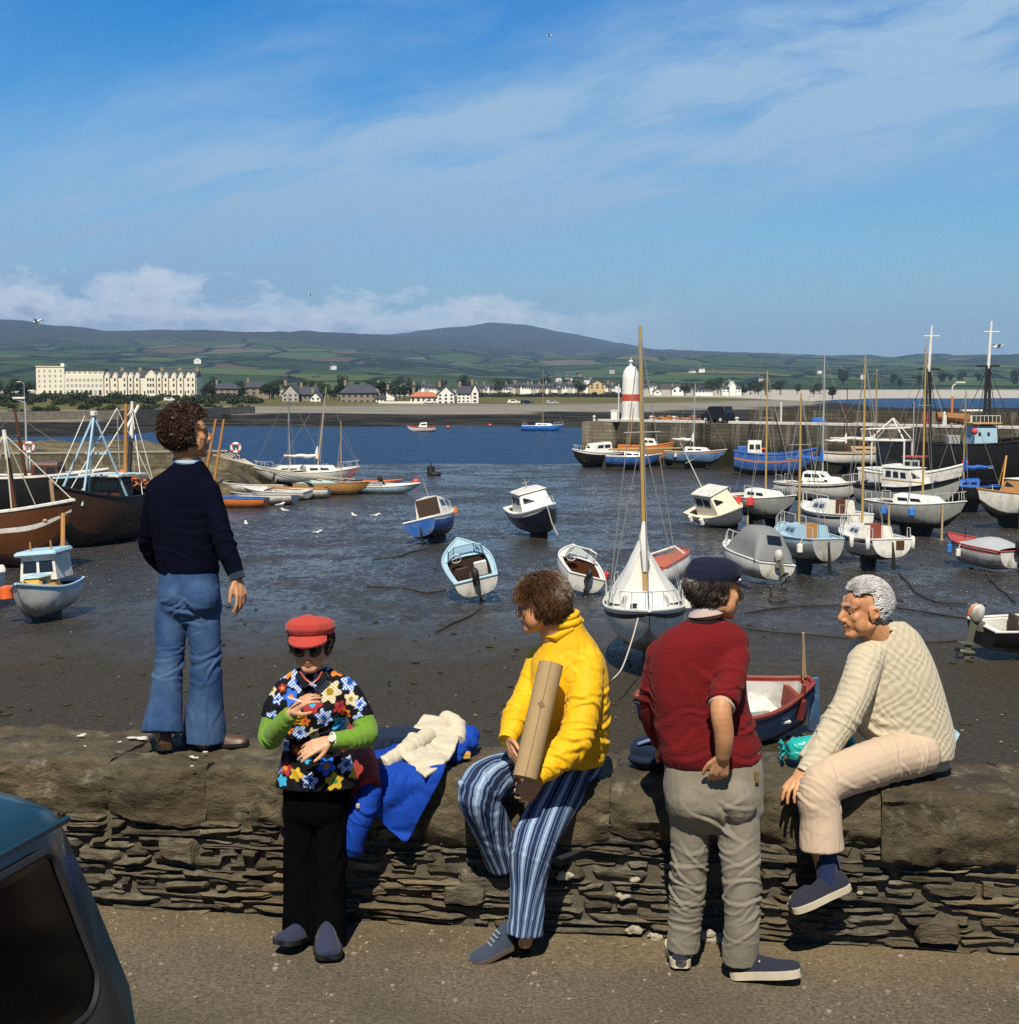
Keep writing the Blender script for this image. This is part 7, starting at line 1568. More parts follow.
# ================================================================== 1. man standing on the wall
NAVYK = cloth('knit_navy', (.0028, .0036, .012), .95, .2, 300, .5, .0, spec=.06); DENIM = cloth('denim', (.020, .055, .15), .85, .25, 500, .3, .02, wear=(.075, .14, .26), wscale=5, wamt=.75, crumple=.12, cs=9)
bz = WTOP; A = Person('young man standing on the wall, navy jumper and blue flared jeans, looking out to sea', (J(186, 745, 7.4).x, 7.4, bz), SKIN_T)
A.head(J(187, 434, 7.40), (.90, .40, .06), (0, 0, 1), J(188, 466, 7.42), 1.0)
tor = [(177, 202, 460, 7.42, .06), (164, 210, 472, 7.42, .085), (150, 216, 490, 7.42, .11), (150, 216, 515, 7.42, .118), (154, 217, 545, 7.42, .116), (158, 219, 568, 7.42, .118), (160, 218, 574, 7.42, .11)]
mb = MB(); torso(mb, tor); ra = [J(207, 489, 7.38), J(223, 540, 7.33), J(236, 575, 7.30)]; la = [J(159, 489, 7.46), J(150, 543, 7.58), J(166, 570, 7.72)]
pa = limb_open(mb, ra, [.062, .054, .040]); pb = limb_open(mb, la, [.062, .055, .042])
for a, b_ in ((J(184, 468, 7.42), ra[0]), (J(184, 468, 7.42), la[0])): mb.cap(a, b_, .045, .058)
organic('jumper', mb, NAVYK, A.root, .0065, 4, folds([(ra[1], .07, .012, .035, ra[2] - ra[0]), (la[1], .07, .012, .035, la[2] - la[0]), (J(190, 565, 7.36), .12, .010, .04, (0.2, 0, 1)), (J(200, 520, 7.3), .10, .006, .06, (.6, 0, .8))], .004, 3, 3))
mb = MB(); mb.torus(J(187, 460, 7.415), .060, .012, (0.08, -.18, 1), 24, 8); A.add('shirt_collar', mb, cloth('collar_pale_blue', (.34, .50, .66), .8))
mb = MB(); mb.tube([J(236, 573, 7.30), J(238, 579, 7.295)], .041, 16); A.add('cuff', mb, cloth('cuff_navy', (.02, .03, .06), .9))
lh_, rh_ = J(176, 588, 7.42), J(202, 588, 7.40)
ll = [lh_, J(171, 620, 7.38), J(169, 660, 7.33), J(165, 705, 7.27), J(163, 733, 7.23)]; rl = [rh_, J(203, 620, 7.38), J(206, 660, 7.36), J(205, 705, 7.36), J(204, 741, 7.36)]
mb = MB(); torso(mb, [(160, 217, 563, 7.42, .105), (159, 219, 578, 7.42, .118), (158, 220, 594, 7.41, .125), (160, 221, 612, 7.40, .11), (170, 212, 628, 7.40, .05)])
mb.ell(J(177, 597, 7.36), (.088, .085, .085)); mb.ell(J(201, 598, 7.33), (.088, .085, .085)); pl1 = limb_open(mb, ll, [.088, .080, .070, .084, .102]); pl2 = limb_open(mb, rl, [.090, .083, .074, .092, .112])
up = (0, 0, 1)
organic('jeans', mb, DENIM, A.root, .0065, 3, folds([(ll[2], .085, .012, .032, (.25, 0, 1)), (rl[2], .085, .012, .032, (-.25, 0, 1)), (J(190, 612, 7.33), .07, .014, .04, (.5, 0, 1)), (J(176, 604, 7.33), .05, .012, .03, (-.4, 0, 1)), (J(167, 700, 7.2), .12, .006, .05, (1, 0, .3)), (J(204, 705, 7.28), .12, .006, .05, (1, 0, -.3))], .003, 4, 5))
for pts, rr in ((ra, (.045, .038, .028)), (la, (.045, .038, .028))): limb(A.b, pts, rr)
torso(A.b, tor[:-1], sc=.82); limb(A.b, ll[:1] + [ll[2], ll[4] + V3(0, 0, -.03)], (.075, .055, .04)); limb(A.b, rl[:1] + [rl[2], rl[4] + V3(0, 0, -.02)], (.075, .055, .04)); torso(A.b, [(163, 214, 560, 7.42, .09), (163, 216, 590, 7.42, .10), (172, 210, 618, 7.41, .07)])
A.hand(J(237, 578, 7.295), J(241, 594, 7.28), (-.75, .5, -.1), -1, (.30, .35, .3), .12, (.75, .45, .35))
A.hand(J(167, 570, 7.73), J(176, 580, 7.80), (0, -1, 0), 1, (.5, .5, .4)); A.body(); A.eyes()
BOOT = pm('boot_brown', (.075, .038, .018), .45, .3, 8, .2, 40)
A.shoe(J(196, 746, 7.40), J(243, 745, 7.36), L=.27, mat=BOOT, wid=.044, soleh=.016, name='boot', heelblock=.0)
hb = J(166, 752, 7.19); hb.z = WTOP + .03; ht_ = J(158, 741, 7.45); ht_.z = WTOP + .02
A.shoe(hb, ht_, L=.28, mat=BOOT, wid=.044, soleh=.03, high=.03, name='boot')
A.hair(hairmat('hair_brown', (.018, .009, .005), (.075, .036, .018)), lambda d: d.z > -.75 and (d.x < .35 or d.z > .55), 9000, .046, .0018, .75, .36, (-.3, 0, -.3), rad=(.102, .083, .099), seed=4)
# ================================================================== 2. woman in the red cap
JS = .974
BLK = cloth('trouser_black', (.0022, .0022, .0025), .95, .2, 300, .15, .0, spec=.04); GRN = cloth('knit_green', (.15, .30, .030), .9, .12, 260, .4, .15)
B = Person('woman in red cap, sunglasses, flowered smock and green sleeves leaning on the wall', (J(312, 945, 6.62).x, 6.62, ROAD), SKIN_F)
B.head(J(311, 644, 6.64), (-.06, -.98, -.10), (-.03, 0, 1), J(312, 676, 6.68), .95, .047, chin=.98, nose=.92)
tor = [(298, 330, 668, 6.69, .05), (286, 340, 675, 6.69, .075), (280, 350, 686, 6.69, .10), (283, 349, 705, 6.68, .125), (286, 346, 725, 6.68, .115), (284, 347, 745, 6.68, .118), (279, 353, 765, 6.67, .13), (275, 358, 784, 6.66, .135)]
mb = MB(); torso(mb, tor); s1 = [J(287, 688, 6.67), J(277, 706, 6.62), J(273, 719, 6.60)]; s2 = [J(345, 688, 6.67), J(356, 706, 6.63), J(362, 719, 6.61)]
limb_open(mb, s1, [.054, .055, .057]); limb_open(mb, s2, [.054, .055, .057])
for a in (s1[0], s2[0]): mb.cap(J(312, 673, 6.69), a, .04, .052)
for g in (-1, 1): mb.ell(J(312 + g * 15, 712, 6.60), (.062, .055, .06))
# flower print: flowers as (px, py, radius px, petals, petal colour, centre colour, checked)
RD, BL, YL, ORG, CYN = (.36, .03, .035), (.03, .14, .60), (.55, .36, .03), (.70, .20, .02), (.05, .38, .62)
FL = [(314, 701, 10, 5, RD, CYN, 0), (299, 680, 11, 5, BL, BL, 1), (319, 681, 8, 5, BL, BL, 1), (331, 690, 11, 6, YL, (.05, .2, .05), 1), (331, 666, 6, 5, BL, BL, 1), (350, 682, 9, 6, BL, BL, 1), (326, 714, 9, 6, BL, BL, 1), (292, 695, 8, 5, BL, ORG, 0), (298, 716, 8, 5, YL, ORG, 0), (352, 697, 7, 5, YL, BL, 1), (361, 702, 6, 5, BL, BL, 1), (287, 674, 5, 5, ORG, YL, 0), (280, 675, 6, 5, BL, BL, 1), (341, 723, 8, 4, CYN, BL, 0), (307, 718, 5, 5, ORG, RD, 0), (289, 727, 6, 5, ORG, YL, 0), (301, 730, 8, 5, BL, CYN, 1), (315, 731, 6, 5, YL, YL, 1), (337, 671, 7, 4, ORG, ORG, 0), (286, 766, 8, 5, RD, ORG, 0), (298, 771, 7, 5, YL, YL, 0), (328, 763, 9, 5, BL, ORG, 0), (347, 764, 8, 6, BL, BL, 1), (336, 778, 9, 5, YL, (.05, .2, .05), 0), (312, 777, 8, 5, BL, BL, 1), (277, 768, 6, 5, BL, BL, 1), (355, 775, 6, 5, YL, RD, 0), (283, 779, 6, 5, CYN, CYN, 0), (272, 690, 5, 5, YL, BL, 1), (279, 697, 5, 5, BL, BL, 1), (341, 705, 6, 5, RD, RD, 0), (345, 745, 7, 5, RD, YL, 0), (284, 745, 7, 5, BL, BL, 1), (361, 716, 7, 5, BL, BL, 1), (275, 714, 7, 5, BL, BL, 1), (308, 755, 6, 5, CYN, BL, 0), (347, 712, 5, 5, ORG, RD, 0), (283, 687, 4, 5, RD, YL, 0), (309, 665, 4, 5, BL, BL, 0), (320, 745, 7, 5, YL, BL, 1), (298, 748, 6, 5, RD, YL, 0)]
m, t, b = newmat('flower_print'); ca = t.new('ShaderNodeAttribute', attribute_name='print').outputs['Color']; tc = t.new('ShaderNodeTexCoord').outputs['Object']
setin(t, b, 'Base Color', ca); setin(t, b, 'Roughness', .85); setin(t, b, 'Specular IOR Level', .2); setin(t, b, 'Normal', t.bump(t.noise(tc, 400, 2, .6), .2, .003)); PRINT = m
def flowers(me, V):
    k = 226.0; ox, oz = J(312, 720, 6.62).x, J(312, 720, 6.62).z; col = np.full((len(V), 4), .004); col[:, 3] = 1; col[:, 2] = .006
    back = V[:, 1] > 6.70 * JS
    U = (V[:, 0] - ox) * k; W_ = -(V[:, 2] - oz) * k; dep = 0
    W_ = W_ + 0 * dep
    for i, (px, py, r_, n_, pc, cc, chk) in enumerate(FL):
        dx = U - (px - 312) * .985; dy = W_ - (py - 720) * .985; dx = np.where(back, dx + 7, dx); rr = np.hypot(dx, dy); an = np.arctan2(dy, dx) + i; edge = r_ * 1.02 * (.84 + .18 * np.cos(n_ * an)); inn = rr < edge
        c_ = np.array(pc)
        if chk:
            ck = ((np.floor(dx / 1.7) + np.floor(dy / 1.7)) % 2) > .5; col[inn & ck, :3] = (.62, .66, .66); col[inn & ~ck, :3] = c_
        else: col[inn, :3] = c_
        col[rr < r_ * .32, :3] = cc if not chk else c_ * .5
    a = me.color_attributes.new('print', 'FLOAT_COLOR', 'POINT'); a.data.foreach_set('color', col.astype(np.float32).ravel())
organic('flowered_smock', mb, PRINT, B.root, .0038, 4, folds([(J(312, 760, 6.55), .12, .010, .05, (1, 0, .2)), (J(290, 730, 6.6), .08, .009, .035, (.4, 0, 1)), (J(340, 735, 6.6), .08, .009, .035, (-.4, 0, 1)), (s1[2], .05, .006, .03, (.3, 0, 1)), (s2[2], .05, .006, .03, (.3, 0, 1))], .003, 4, 9), flowers)
g1 = [J(275, 714, 6.61), J(270, 737, 6.57), J(280, 726, 6.47), J(291, 713, 6.41)]; g2 = [J(360, 714, 6.62), J(367, 733, 6.58), J(352, 739, 6.50), J(331, 740, 6.45)]
for g in (g1, g2):
    mb = MB(); limb_open(mb, g, [.050, .051, .043, .034]); organic('green_sleeve', mb, GRN, B.root, .006, 3, folds([(g[1], .06, .010, .026, g[3] - g[1]), (g[2], .06, .006, .03, g[3] - g[1])], .002, 5, 12))
lt = [J(302, 790, 6.68), J(300, 850, 6.67), J(299, 940, 6.64)]; rt = [J(330, 790, 6.68), J(330, 850, 6.66), J(329, 942, 6.60)]
mb = MB(); torso(mb, [(285, 347, 762, 6.68, .10), (283, 349, 790, 6.69, .12), (286, 346, 815, 6.68, .10), (300, 332, 830, 6.68, .05)]); limb_open(mb, lt, [.078, .072, .076]); limb_open(mb, rt, [.078, .072, .078])
organic('trousers', mb, BLK, B.root, .0075, 3, folds([(lt[1], .2, .006, .06, (1, 0, .2)), (rt[1], .2, .006, .06, (1, 0, -.2))], .003, 4, 15))
SUEDE = cloth('suede_blue', (.030, .036, .075), .95, .2, 200, .3, .1)
B.shoe(J(307, 937, 6.66), J(285, 944, 6.50), L=.215, mat=SUEDE, wid=.050, soleh=.022); B.shoe(J(326, 936, 6.60), J(329, 962, 6.37), L=.215, mat=SUEDE, wid=.053, soleh=.024)
torso(B.b, tor[1:-1], sc=.80); limb(B.b, s1[:1] + g1[1:], (.042, .036, .032, .024)); limb(B.b, s2[:1] + g2[1:], (.042, .036, .032, .024)); limb(B.b, lt[:2] + [lt[2] + V3(0, .02, -.05)], (.06, .05, .034)); limb(B.b, rt[:2] + [rt[2] + V3(0, .0, -.045)], (.06, .05, .036)); torso(B.b, [(289, 343, 765, 6.69, .085), (289, 343, 795, 6.69, .09)])
B.hand(J(291, 712, 6.405), J(300, 704, 6.39), (.3, .55, -.75), -1, (.25, .35, .3), .16, (.6, .55, .35), .86); B.hand(J(330, 740, 6.447), J(315, 746, 6.42), (0, .8, -.6), 1, (.22, .3, .25), .10, (.7, .5, .3), .88); B.body(); 
B.hair(hairmat('hair_dark', (.02, .012, .008), (.06, .035, .02)), lambda d: d.z < .35 and d.z > -.75 and d.x < .38, 1500, .05, .0028, .3, .25, (-.2, 0, -1), rad=(.105, .085, .10), seed=6)
CAPR = cloth('cap_red', (.46, .055, .040), .85, .12, 350, .3, .15)
mb = MB(); P = B.P
rg = []
for a_, rr, zz in ((0, .106, .050), (0, .118, .058), (0, .128, .082), (0, .120, .108), (0, .092, .126), (0, .050, .133), (0, .012, .134)): rg.append([P(-.012 + rr * .98 * math.cos(q) , rr * .92 * math.sin(q), zz + .010 * math.cos(q) - .012 * (1 - math.cos(q)) * .5) for q in [2 * math.pi * k / 24 for k in range(24)]])
mb.loft(rg); cp = organic('cap', mb, CAPR, B.root, .005, 2, lambda V, N: .003 * pnoise(V, 6, 2))
mb = MB(); rows = []
for k in range(13):
    q = -1.15 + 2.3 * k / 12; rows.append([P(.100 * math.cos(q), .092 * math.sin(q), .062), P(.158 * math.cos(q * .92) - .006, .098 * math.sin(q), .040 - .012 * math.cos(q)), P(.158 * math.cos(q * .92) - .008, .098 * math.sin(q), .033 - .012 * math.cos(q)), P(.098 * math.cos(q), .090 * math.sin(q), .050)])
mb.loft(rows); pk = mb.build('cap_peak', CAPR, None, 40); pk.data.transform(B.root.matrix_basis.inverted()); pk.parent = cp
mb = MB()
for g in (-1, 1): mb.ell(P(.098, g * .034, .000), (.007, .029, .025), B.hM, nu=18, nv=10)
sg_ = B.add('sunglasses', mb, pm('lens_black', (.006, .006, .007), .08, .1, spec=.7))
mb = MB()
for g in (-1, 1): mb.torus(P(.100, g * .034, .0), .030, .0035, B.hM @ Vector((1, 0, 0)), 20, 6); mb.tube([P(.094, g * .064, .006), P(.03, g * .082, .008), P(-.01, g * .084, .0)], .003, 5)
mb.tube([P(.104, -.008, .006), P(.104, .008, .006)], .0035, 5); fr = mb.build('frame', pm('frame_dark', (.02, .012, .01), .3), None, 50); fr.data.transform(B.root.matrix_basis.inverted()); fr.parent = sg_
mb = MB(); c0 = J(301.5, 702, 6.37); mb.tube([c0, c0 + V3(-.055, -.02, .025)], .004, 8); B.add('cigarette', mb, pm('paper_white', (.8, .78, .72), .8))
wv = (J(331, 740, 6.45) - J(352, 739, 6.50)).normalized(); wc = J(332.5, 739.8, 6.452); mb = MB(); mb.torus(wc, .030, .006, wv, 20, 6); wt_ = B.add('watch', mb, STEEL); mb = MB(); fc = wc + V3(0, -.028, .012); mb.tube([fc, fc + V3(0, -.007, .003)], .015, 14); wf = mb.build('dial', pm('dial_pale', (.6, .5, .45), .3), None, 40); wf.data.transform(B.root.matrix_basis.inverted()); wf.parent = wt_
mb = MB(); mb.tube([J(300, 672, 6.60), J(306, 680, 6.56), J(312, 684, 6.55), J(318, 679, 6.56), J(322, 672, 6.60)], .0045, 6); B.add('necklace', mb, pm('beads_red', (.40, .06, .05), .4, .3, 60))
mb = MB()
for g in (-1, 1): mb.prism([J(312, 682, 6.567), J(312 + g * 14, 671, 6.60), J(312 + g * 17, 677, 6.585), J(312 + g * 8, 687, 6.565)], (0, -.008, 0))
B.add('collar', mb, cloth('collar_black', (.006, .006, .01), .9), None)
# ================================================================== 3. man in the yellow jacket
YEL = cloth('nylon_yellow', (.82, .46, .008), .6, .06, 500, .12, .05, crumple=.30, cs=8)
m, t, b = newmat('stripe_trousers'); tc = t.new('ShaderNodeTexCoord').outputs['Object']; an = t.new('ShaderNodeAttribute', attribute_name='ang').outputs['Fac']
fr = t.math('FRACT', t.math('ADD', t.math('MULTIPLY', an, 19.0), 40.0)); st = t.ramp(fr, [(0, (.010, .016, .045)), (.16, (.10, .17, .33)), (.24, (.010, .016, .045)), (.36, (.20, .30, .47)), (.50, (.40, .50, .62)), (.62, (.20, .30, .47)), (.74, (.010, .016, .045)), (.82, (.13, .21, .38)), (.92, (.010, .016, .045))], 'CONSTANT')
setin(t, b, 'Base Color', t.mix(t.math('MULTIPLY', t.noise(tc, 300, 2, .6), .25), st, (.05, .07, .12))); setin(t, b, 'Roughness', .85); setin(t, b, 'Specular IOR Level', .2); setin(t, b, 'Normal', t.bump(t.noise(tc, 400, 2, .6), .2, .003)); STRP = m
P3 = Person('brown haired man in yellow jacket and striped blue flares perched on the wall', (J(520, 950, 6.5).x, 6.5, ROAD), SKIN_T)
P3.head(J(541, 605, 6.76), (-.93, .26, -.16), (0, .05, 1), J(556, 642, 6.80), 1.0)
tor = [(549, 580, 617, 6.79, .064), (547, 585, 630, 6.80, .08), (539, 598, 647, 6.82, .12), (530, 607, 668, 6.82, .145), (528, 610, 705, 6.83, .145), (532, 610, 730, 6.84, .14), (541, 608, 750, 6.86, .135), (546, 603, 764, 6.87, .125)]
mb = MB(); torso(mb, tor); nr = [J(587, 658, 6.76), J(584, 702, 6.66), J(573, 740, 6.58), J(556, 760, 6.51), J(541, 773, 6.46)]; fa = [J(540, 660, 6.90), J(526, 695, 6.80), J(518, 714, 6.70), J(509, 736, 6.60)]
limb_open(mb, nr, [.075, .078, .073, .064, .050]); limb_open(mb, fa, [.062, .062, .060, .046])
for a in (nr[0], fa[0]): mb.cap(J(563, 638, 6.81), a, .05, .066)
organic('yellow_jacket', mb, YEL, P3.root, .0058, 3, folds([(nr[1], .10, .010, .04, nr[2] - nr[0]), (J(560, 720, 6.68), .10, .010, .04, (.3, 0, 1)), (fa[1], .07, .010, .035, fa[3] - fa[0]), (nr[2], .10, .013, .036, nr[4] - nr[0]), (nr[3], .07, .010, .03, nr[4] - nr[2]), (fa[2], .08, .011, .034, fa[3] - fa[0]), (J(597, 745, 6.80), .10, .014, .045, (.1, 0, 1)), (J(600, 700, 6.76), .08, .008, .05, (.5, 0, 1)), (J(545, 690, 6.70), .07, .010, .045, (.8, 0, .5)), (nr[0], .08, .007, .04, (.7, 0, .6))], .006, 3.0, 21, amax=.02))
mb = MB(); mb.torus(J(564, 621, 6.79), .066, .018, (-.10, -.12, 1), 24, 10); mb.torus(J(563, 615, 6.79), .063, .014, (-.14, -.12, 1), 24, 10); mb.tube([J(551, 626, 6.735), J(548, 636, 6.74), J(555, 638, 6.72), J(571, 629, 6.73), J(581, 621, 6.79), J(578, 618, 6.85)], [.012, .016, .017, .017, .016, .014], 10); P3.add('jacket_collar', mb, YEL, 60)
for q, rr in ((nr, .043), (fa, .040)):
    mb = MB(); d = (q[-1] - q[-2]).normalized(); mb.tube([q[-1] - d * .012, q[-1] + d * .030], [rr + .004, rr], 16); P3.add('cuff', mb, YEL)
mb = MB(); mb.tube([J(577, 700, 6.715), J(578, 725, 6.71), J(574, 745, 6.72), J(569, 762, 6.73)], [.006, .010, .010, .008], 6, flat=.5); P3.add('side_strip', mb, cloth('strip_black', (.006, .006, .01), .9))  # thin black strip along the line between arm and back
nl = [J(577, 770, 6.92), J(556, 802, 6.74), J(534, 842, 6.52), J(528, 888, 6.49), J(524, 934, 6.47)]; fl_ = [J(551, 768, 6.94), J(508, 773, 6.78), J(478, 790, 6.60), J(491, 826, 6.70), J(505, 861, 6.80)]
mb = MB(); torso(mb, [(549, 600, 756, 6.90, .11), (545, 602, 770, 6.92, .125), (550, 598, 786, 6.93, .10)]); limb_open(mb, nl, [.105, .102, .098, .080, .078]); limb_open(mb, fl_, [.098, .096, .092, .088, .088])
organic('striped_trousers', mb, STRP, P3.root, .006, 3, folds([(nl[2], .08, .012, .034, (0, .2, 1)), (fl_[2], .08, .015, .034, (1, -.4, .2)), (nl[0], .08, .011, .035, (1, 0, .5)), (J(526, 910, 6.42), .14, .010, .05, (1, .3, .15)), (J(500, 845, 6.7), .12, .006, .045, (1, 0, .3))], .003, 4, 25), uvpost([[Vector(q[:3]) for q in cr([tuple(x) for x in (J(577, 775, 6.95), J(560, 812, 6.80), J(545, 847, 6.62), J(532, 890, 6.52), J(524, 938, 6.47))], 6)], [Vector(q[:3]) for q in cr([tuple(x) for x in (J(556, 776, 6.96), J(516, 787, 6.84), J(500, 803, 6.78), J(499, 832, 6.77), J(506, 864, 6.80))], 6)]]))
DESERT = cloth('suede_navy', (.040, .055, .085), .95, .2, 200, .3, .2)
P3.shoe(J(519, 943, 6.52), J(478, 962, 6.43), L=.235, mat=DESERT, sole=pm('sole_brown', (.10, .07, .045), .8), wid=.046, soleh=.018, high=.025, lace=pm('lace_grey', (.25, .3, .36), .9)); P3.shoe(J(530, 868, 6.86), J(573, 852, 6.84), L=.26, mat=DESERT, sole=pm('sole_pale', (.45, .40, .32), .8), wid=.044, soleh=.02)
mb = MB(); mb.tube([J(524, 922, 6.48), J(522, 940, 6.49), J(519, 950, 6.50)], [.050, .047, .046], 14); P3.add('sock', mb, BLK, 60); torso(P3.b, tor[1:-1], sc=.8); limb(P3.b, nr, (.045, .045, .042, .036, .03)); limb(P3.b, fa, (.036, .036, .034, .029)); limb(P3.b, [nl[0], nl[2], nl[4] + V3(0, 0, -.04)], (.08, .06, .036)); limb(P3.b, [fl_[0], fl_[2], fl_[4] + V3(.1, .04, -.0)], (.08, .06, .036)); torso(P3.b, [(552, 596, 752, 6.9, .09), (550, 598, 772, 6.92, .10)])
P3.hand(J(540, 774, 6.455), J(529, 787, 6.43), (-.45, .80, -.2), 1, (.55, .6, .4), .10, (.75, .4, .3), 1.0); P3.hand(J(508, 738, 6.59), J(513, 755, 6.54), (.8, .4, .1), 1, (.25, .3, .25), .12, (.6, .7, .0), .95); P3.body(); P3.eyes(pm('brow_brown', (.03, .016, .009), .8))
P3.hair(hairmat('hair_chestnut', (.022, .011, .005), (.13, .062, .024)), lambda d: (d.x < .22 and d.z > -.85) or d.z > .42, 8000, .072, .0018, .30, .13, (-.25, 0, -1), rad=(.104, .086, .100), seed=14, wave=.006)
m, t, b = newmat('cardboard'); tc = t.new('ShaderNodeTexCoord').outputs['Object']; n = t.noise(tc, 30, 5, .6); c = t.mix(n, (.30, .205, .095), (.40, .285, .14)); c = t.mix(t.ramp(t.noise(tc, 6, 4, .6), [(.55, 0.0), (.7, .4)]), c, (.22, .15, .07)); setin(t, b, 'Base Color', c); setin(t, b, 'Roughness', .8); CARD = m
c0, c1 = J(551, 664, 6.56), J(525, 778, 6.37); tu = empty('cardboard_tube', c1, 'long brown cardboard tube held by the man in the yellow jacket', 'cardboard tube'); ax = (c0 - c1).normalized(); sx = ax.cross(V3(0, 1, 0)).normalized(); fy = sx.cross(ax)
mb = MB(); n = 28; rings = []
for (p, rr) in ((c1, .053), (c0, .054), (c0 + ax * .001, .050), (c0 - ax * .02, .048)): rings.append([p + (sx * math.cos(2 * math.pi * k / n) + fy * math.sin(2 * math.pi * k / n)) * rr for k in range(n)])
mb.loft(rings); local(mb.build('tube_wall', CARD, None, 40), tu)
mb = MB(); mb.tube([c0 - ax * .018 + sx * .01, c0 - ax * .004 + sx * .008], .034, 14); mb.tube([c0 - ax * .018 - sx * .02, c0 - ax * .006 - sx * .018], .016, 10); local(mb.build('rolled_paper', pm('paper_roll', (.38, .30, .18), .9, .2, 30), None, 40), tu)
mb = MB(); mb.tube([c1 - fy * .0535 + sx * .004, c0 - fy * .0543 + sx * .004], .0016, 4); mb.box(c1.lerp(c0, .62) - fy * .053 + sx * .006, (.022, .006, .026), Matrix((sx, fy, ax)).transposed() @ Matrix.Rotation(.6, 3, 'Y')); local(mb.build('paper_seam', pm('seam_brown', (.20, .13, .06), .9), None, None), tu)
# ================================================================== 4. man in the red jumper
REDK = cloth('mohair_red', (.150, .007, .009), .95, .3, 110, 1.0, .04, crumple=.12, cs=26); GRYC = cloth('cord_grey', (.24, .215, .165), .9, .12, 380, .3, .1, wear=(.17, .15, .115), wscale=7, wamt=.6, crumple=.15, cs=10); CANV = cloth('canvas_navy', (.022, .024, .042), .9, .15, 260, .3, .1); RSOLE = pm('rubber_white', (.58, .52, .40), .7, .12, 12, dirt=(.30, .24, .16), dscale=9)
D = Person('man in dark red jumper, grey trousers and navy cap, hand in back pocket', (J(720, 978, 6.26).x, 6.26, ROAD), SKIN_T)
D.head(J(716, 590, 6.30), (.955, .28, -.08), (0, 0, 1), J(706, 622, 6.31), 1.02, .058, nose=1.05)
tor = [(690, 724, 619, 6.31, .066), (678, 738, 625, 6.31, .095), (660, 748, 637, 6.31, .125), (650, 747, 658, 6.31, .135), (650, 747, 690, 6.31, .138), (654, 753, 722, 6.31, .136), (658, 760, 742, 6.31, .142), (660, 760, 755, 6.31, .138), (664, 757, 763, 6.31, .125)]
mb = MB(); torso(mb, tor); rs_ = [J(734, 656, 6.25), J(729, 682, 6.16), J(723, 702, 6.08)]; ls_ = [J(662, 656, 6.33), J(653, 690, 6.37), J(653, 718, 6.44), J(662, 742, 6.56)]
limb_open(mb, rs_, [.070, .068, .060]); limb_open(mb, ls_, [.064, .056, .052, .042])
for a in (rs_[0], ls_[0]): mb.cap(J(706, 628, 6.31), a, .055, .07)
organic('red_jumper', mb, REDK, D.root, .0065, 3, folds([(rs_[1], .07, .013, .03, rs_[2] - rs_[0]), (J(750, 740, 6.25), .10, .010, .05, (.2, 0, 1)), (J(690, 752, 6.17), .12, .009, .05, (.1, 0, 1)), (ls_[1], .08, .010, .035, ls_[2] - ls_[0]), (J(700, 690, 6.17), .15, .006, .07, (.7, 0, .5))], .005, 3, 33))
mb = MB(); mb.torus(J(705, 617, 6.305), .066, .011, (-.12, -.22, 1), 28, 8); D.add('neck_band', mb, cloth('band_dark', (.02, .006, .008), .95))
mb = MB(); rg = []
for k in range(17):
    q = 2 * math.pi * k / 16 * .86 + .9; c_ = J(708, 609, 6.295); e = V3(math.cos(q) * .067, math.sin(q) * .064, .012 * math.cos(q)); rg.append([c_ + e + V3(0, 0, .018), c_ + e * 1.18 + V3(0, 0, -.012), c_ + e * 1.22 + V3(0, 0, -.018), c_ + e * .97 + V3(0, 0, -.006)])
mb.loft(rg); D.add('shirt_collar', mb, cloth('shirt_pink', (.52, .40, .38), .85), 50)
mb = MB(); d = (rs_[2] - rs_[1]).normalized(); mb.torus(rs_[2] + d * .002, .056, .010, d + V3(.1, 0, .0), 24, 7); D.add('rolled_sleeve', mb, REDK); mb = MB(); mb.torus(rs_[2] + d * .022, .049, .006, d, 22, 6); D.add('shirt_cuff', mb, cloth('shirt_cuff', (.50, .45, .36), .9))
lh_, rh_ = J(691, 798, 6.32), J(735, 798, 6.28); ll = [lh_, J(690, 835, 6.33), J(689, 872, 6.34), J(686, 912, 6.36), J(683, 949, 6.375)]; rl = [rh_, J(738, 836, 6.25), J(741, 875, 6.22), J(742, 918, 6.22), J(740, 962, 6.24)]
mb = MB(); torso(mb, [(665, 761, 748, 6.31, .115), (664, 763, 772, 6.31, .132), (665, 764, 798, 6.30, .135), (670, 760, 816, 6.30, .11), (690, 738, 832, 6.30, .05)]); limb_open(mb, ll, [.094, .084, .077, .072, .072]); limb_open(mb, rl, [.097, .087, .080, .075, .074]); mb.ell(J(692, 800, 6.25), (.09, .09, .10)); mb.ell(J(736, 800, 6.22), (.09, .09, .10))
organic('trousers', mb, GRYC, D.root, .006, 2, folds([(ll[2], .10, .014, .030, (.25, 0, 1)), (rl[2], .10, .014, .030, (-.3, 0, 1)), (ll[3], .08, .009, .026, (.1, 0, 1)), (rl[3], .08, .009, .03, (-.2, 0, 1)), (J(718, 822, 6.18), .07, .014, .04, (.6, 0, 1)), (J(740, 800, 6.15), .06, .009, .04, (-.5, 0, 1)), (rl[4], .05, .010, .03, (.3, 0, 1)), (ll[4], .05, .008, .03, (0, 0, 1))], .004, 5, 35))
mb = MB(); mb.prism([J(754, 771, 6.20), J(758, 771, 6.22), J(759, 782, 6.22), J(755, 782, 6.20)], (0, -.012, 0)); D.add('belt_buckle', mb, pm('brass', (.4, .28, .1), .35, .2, metal=.6))
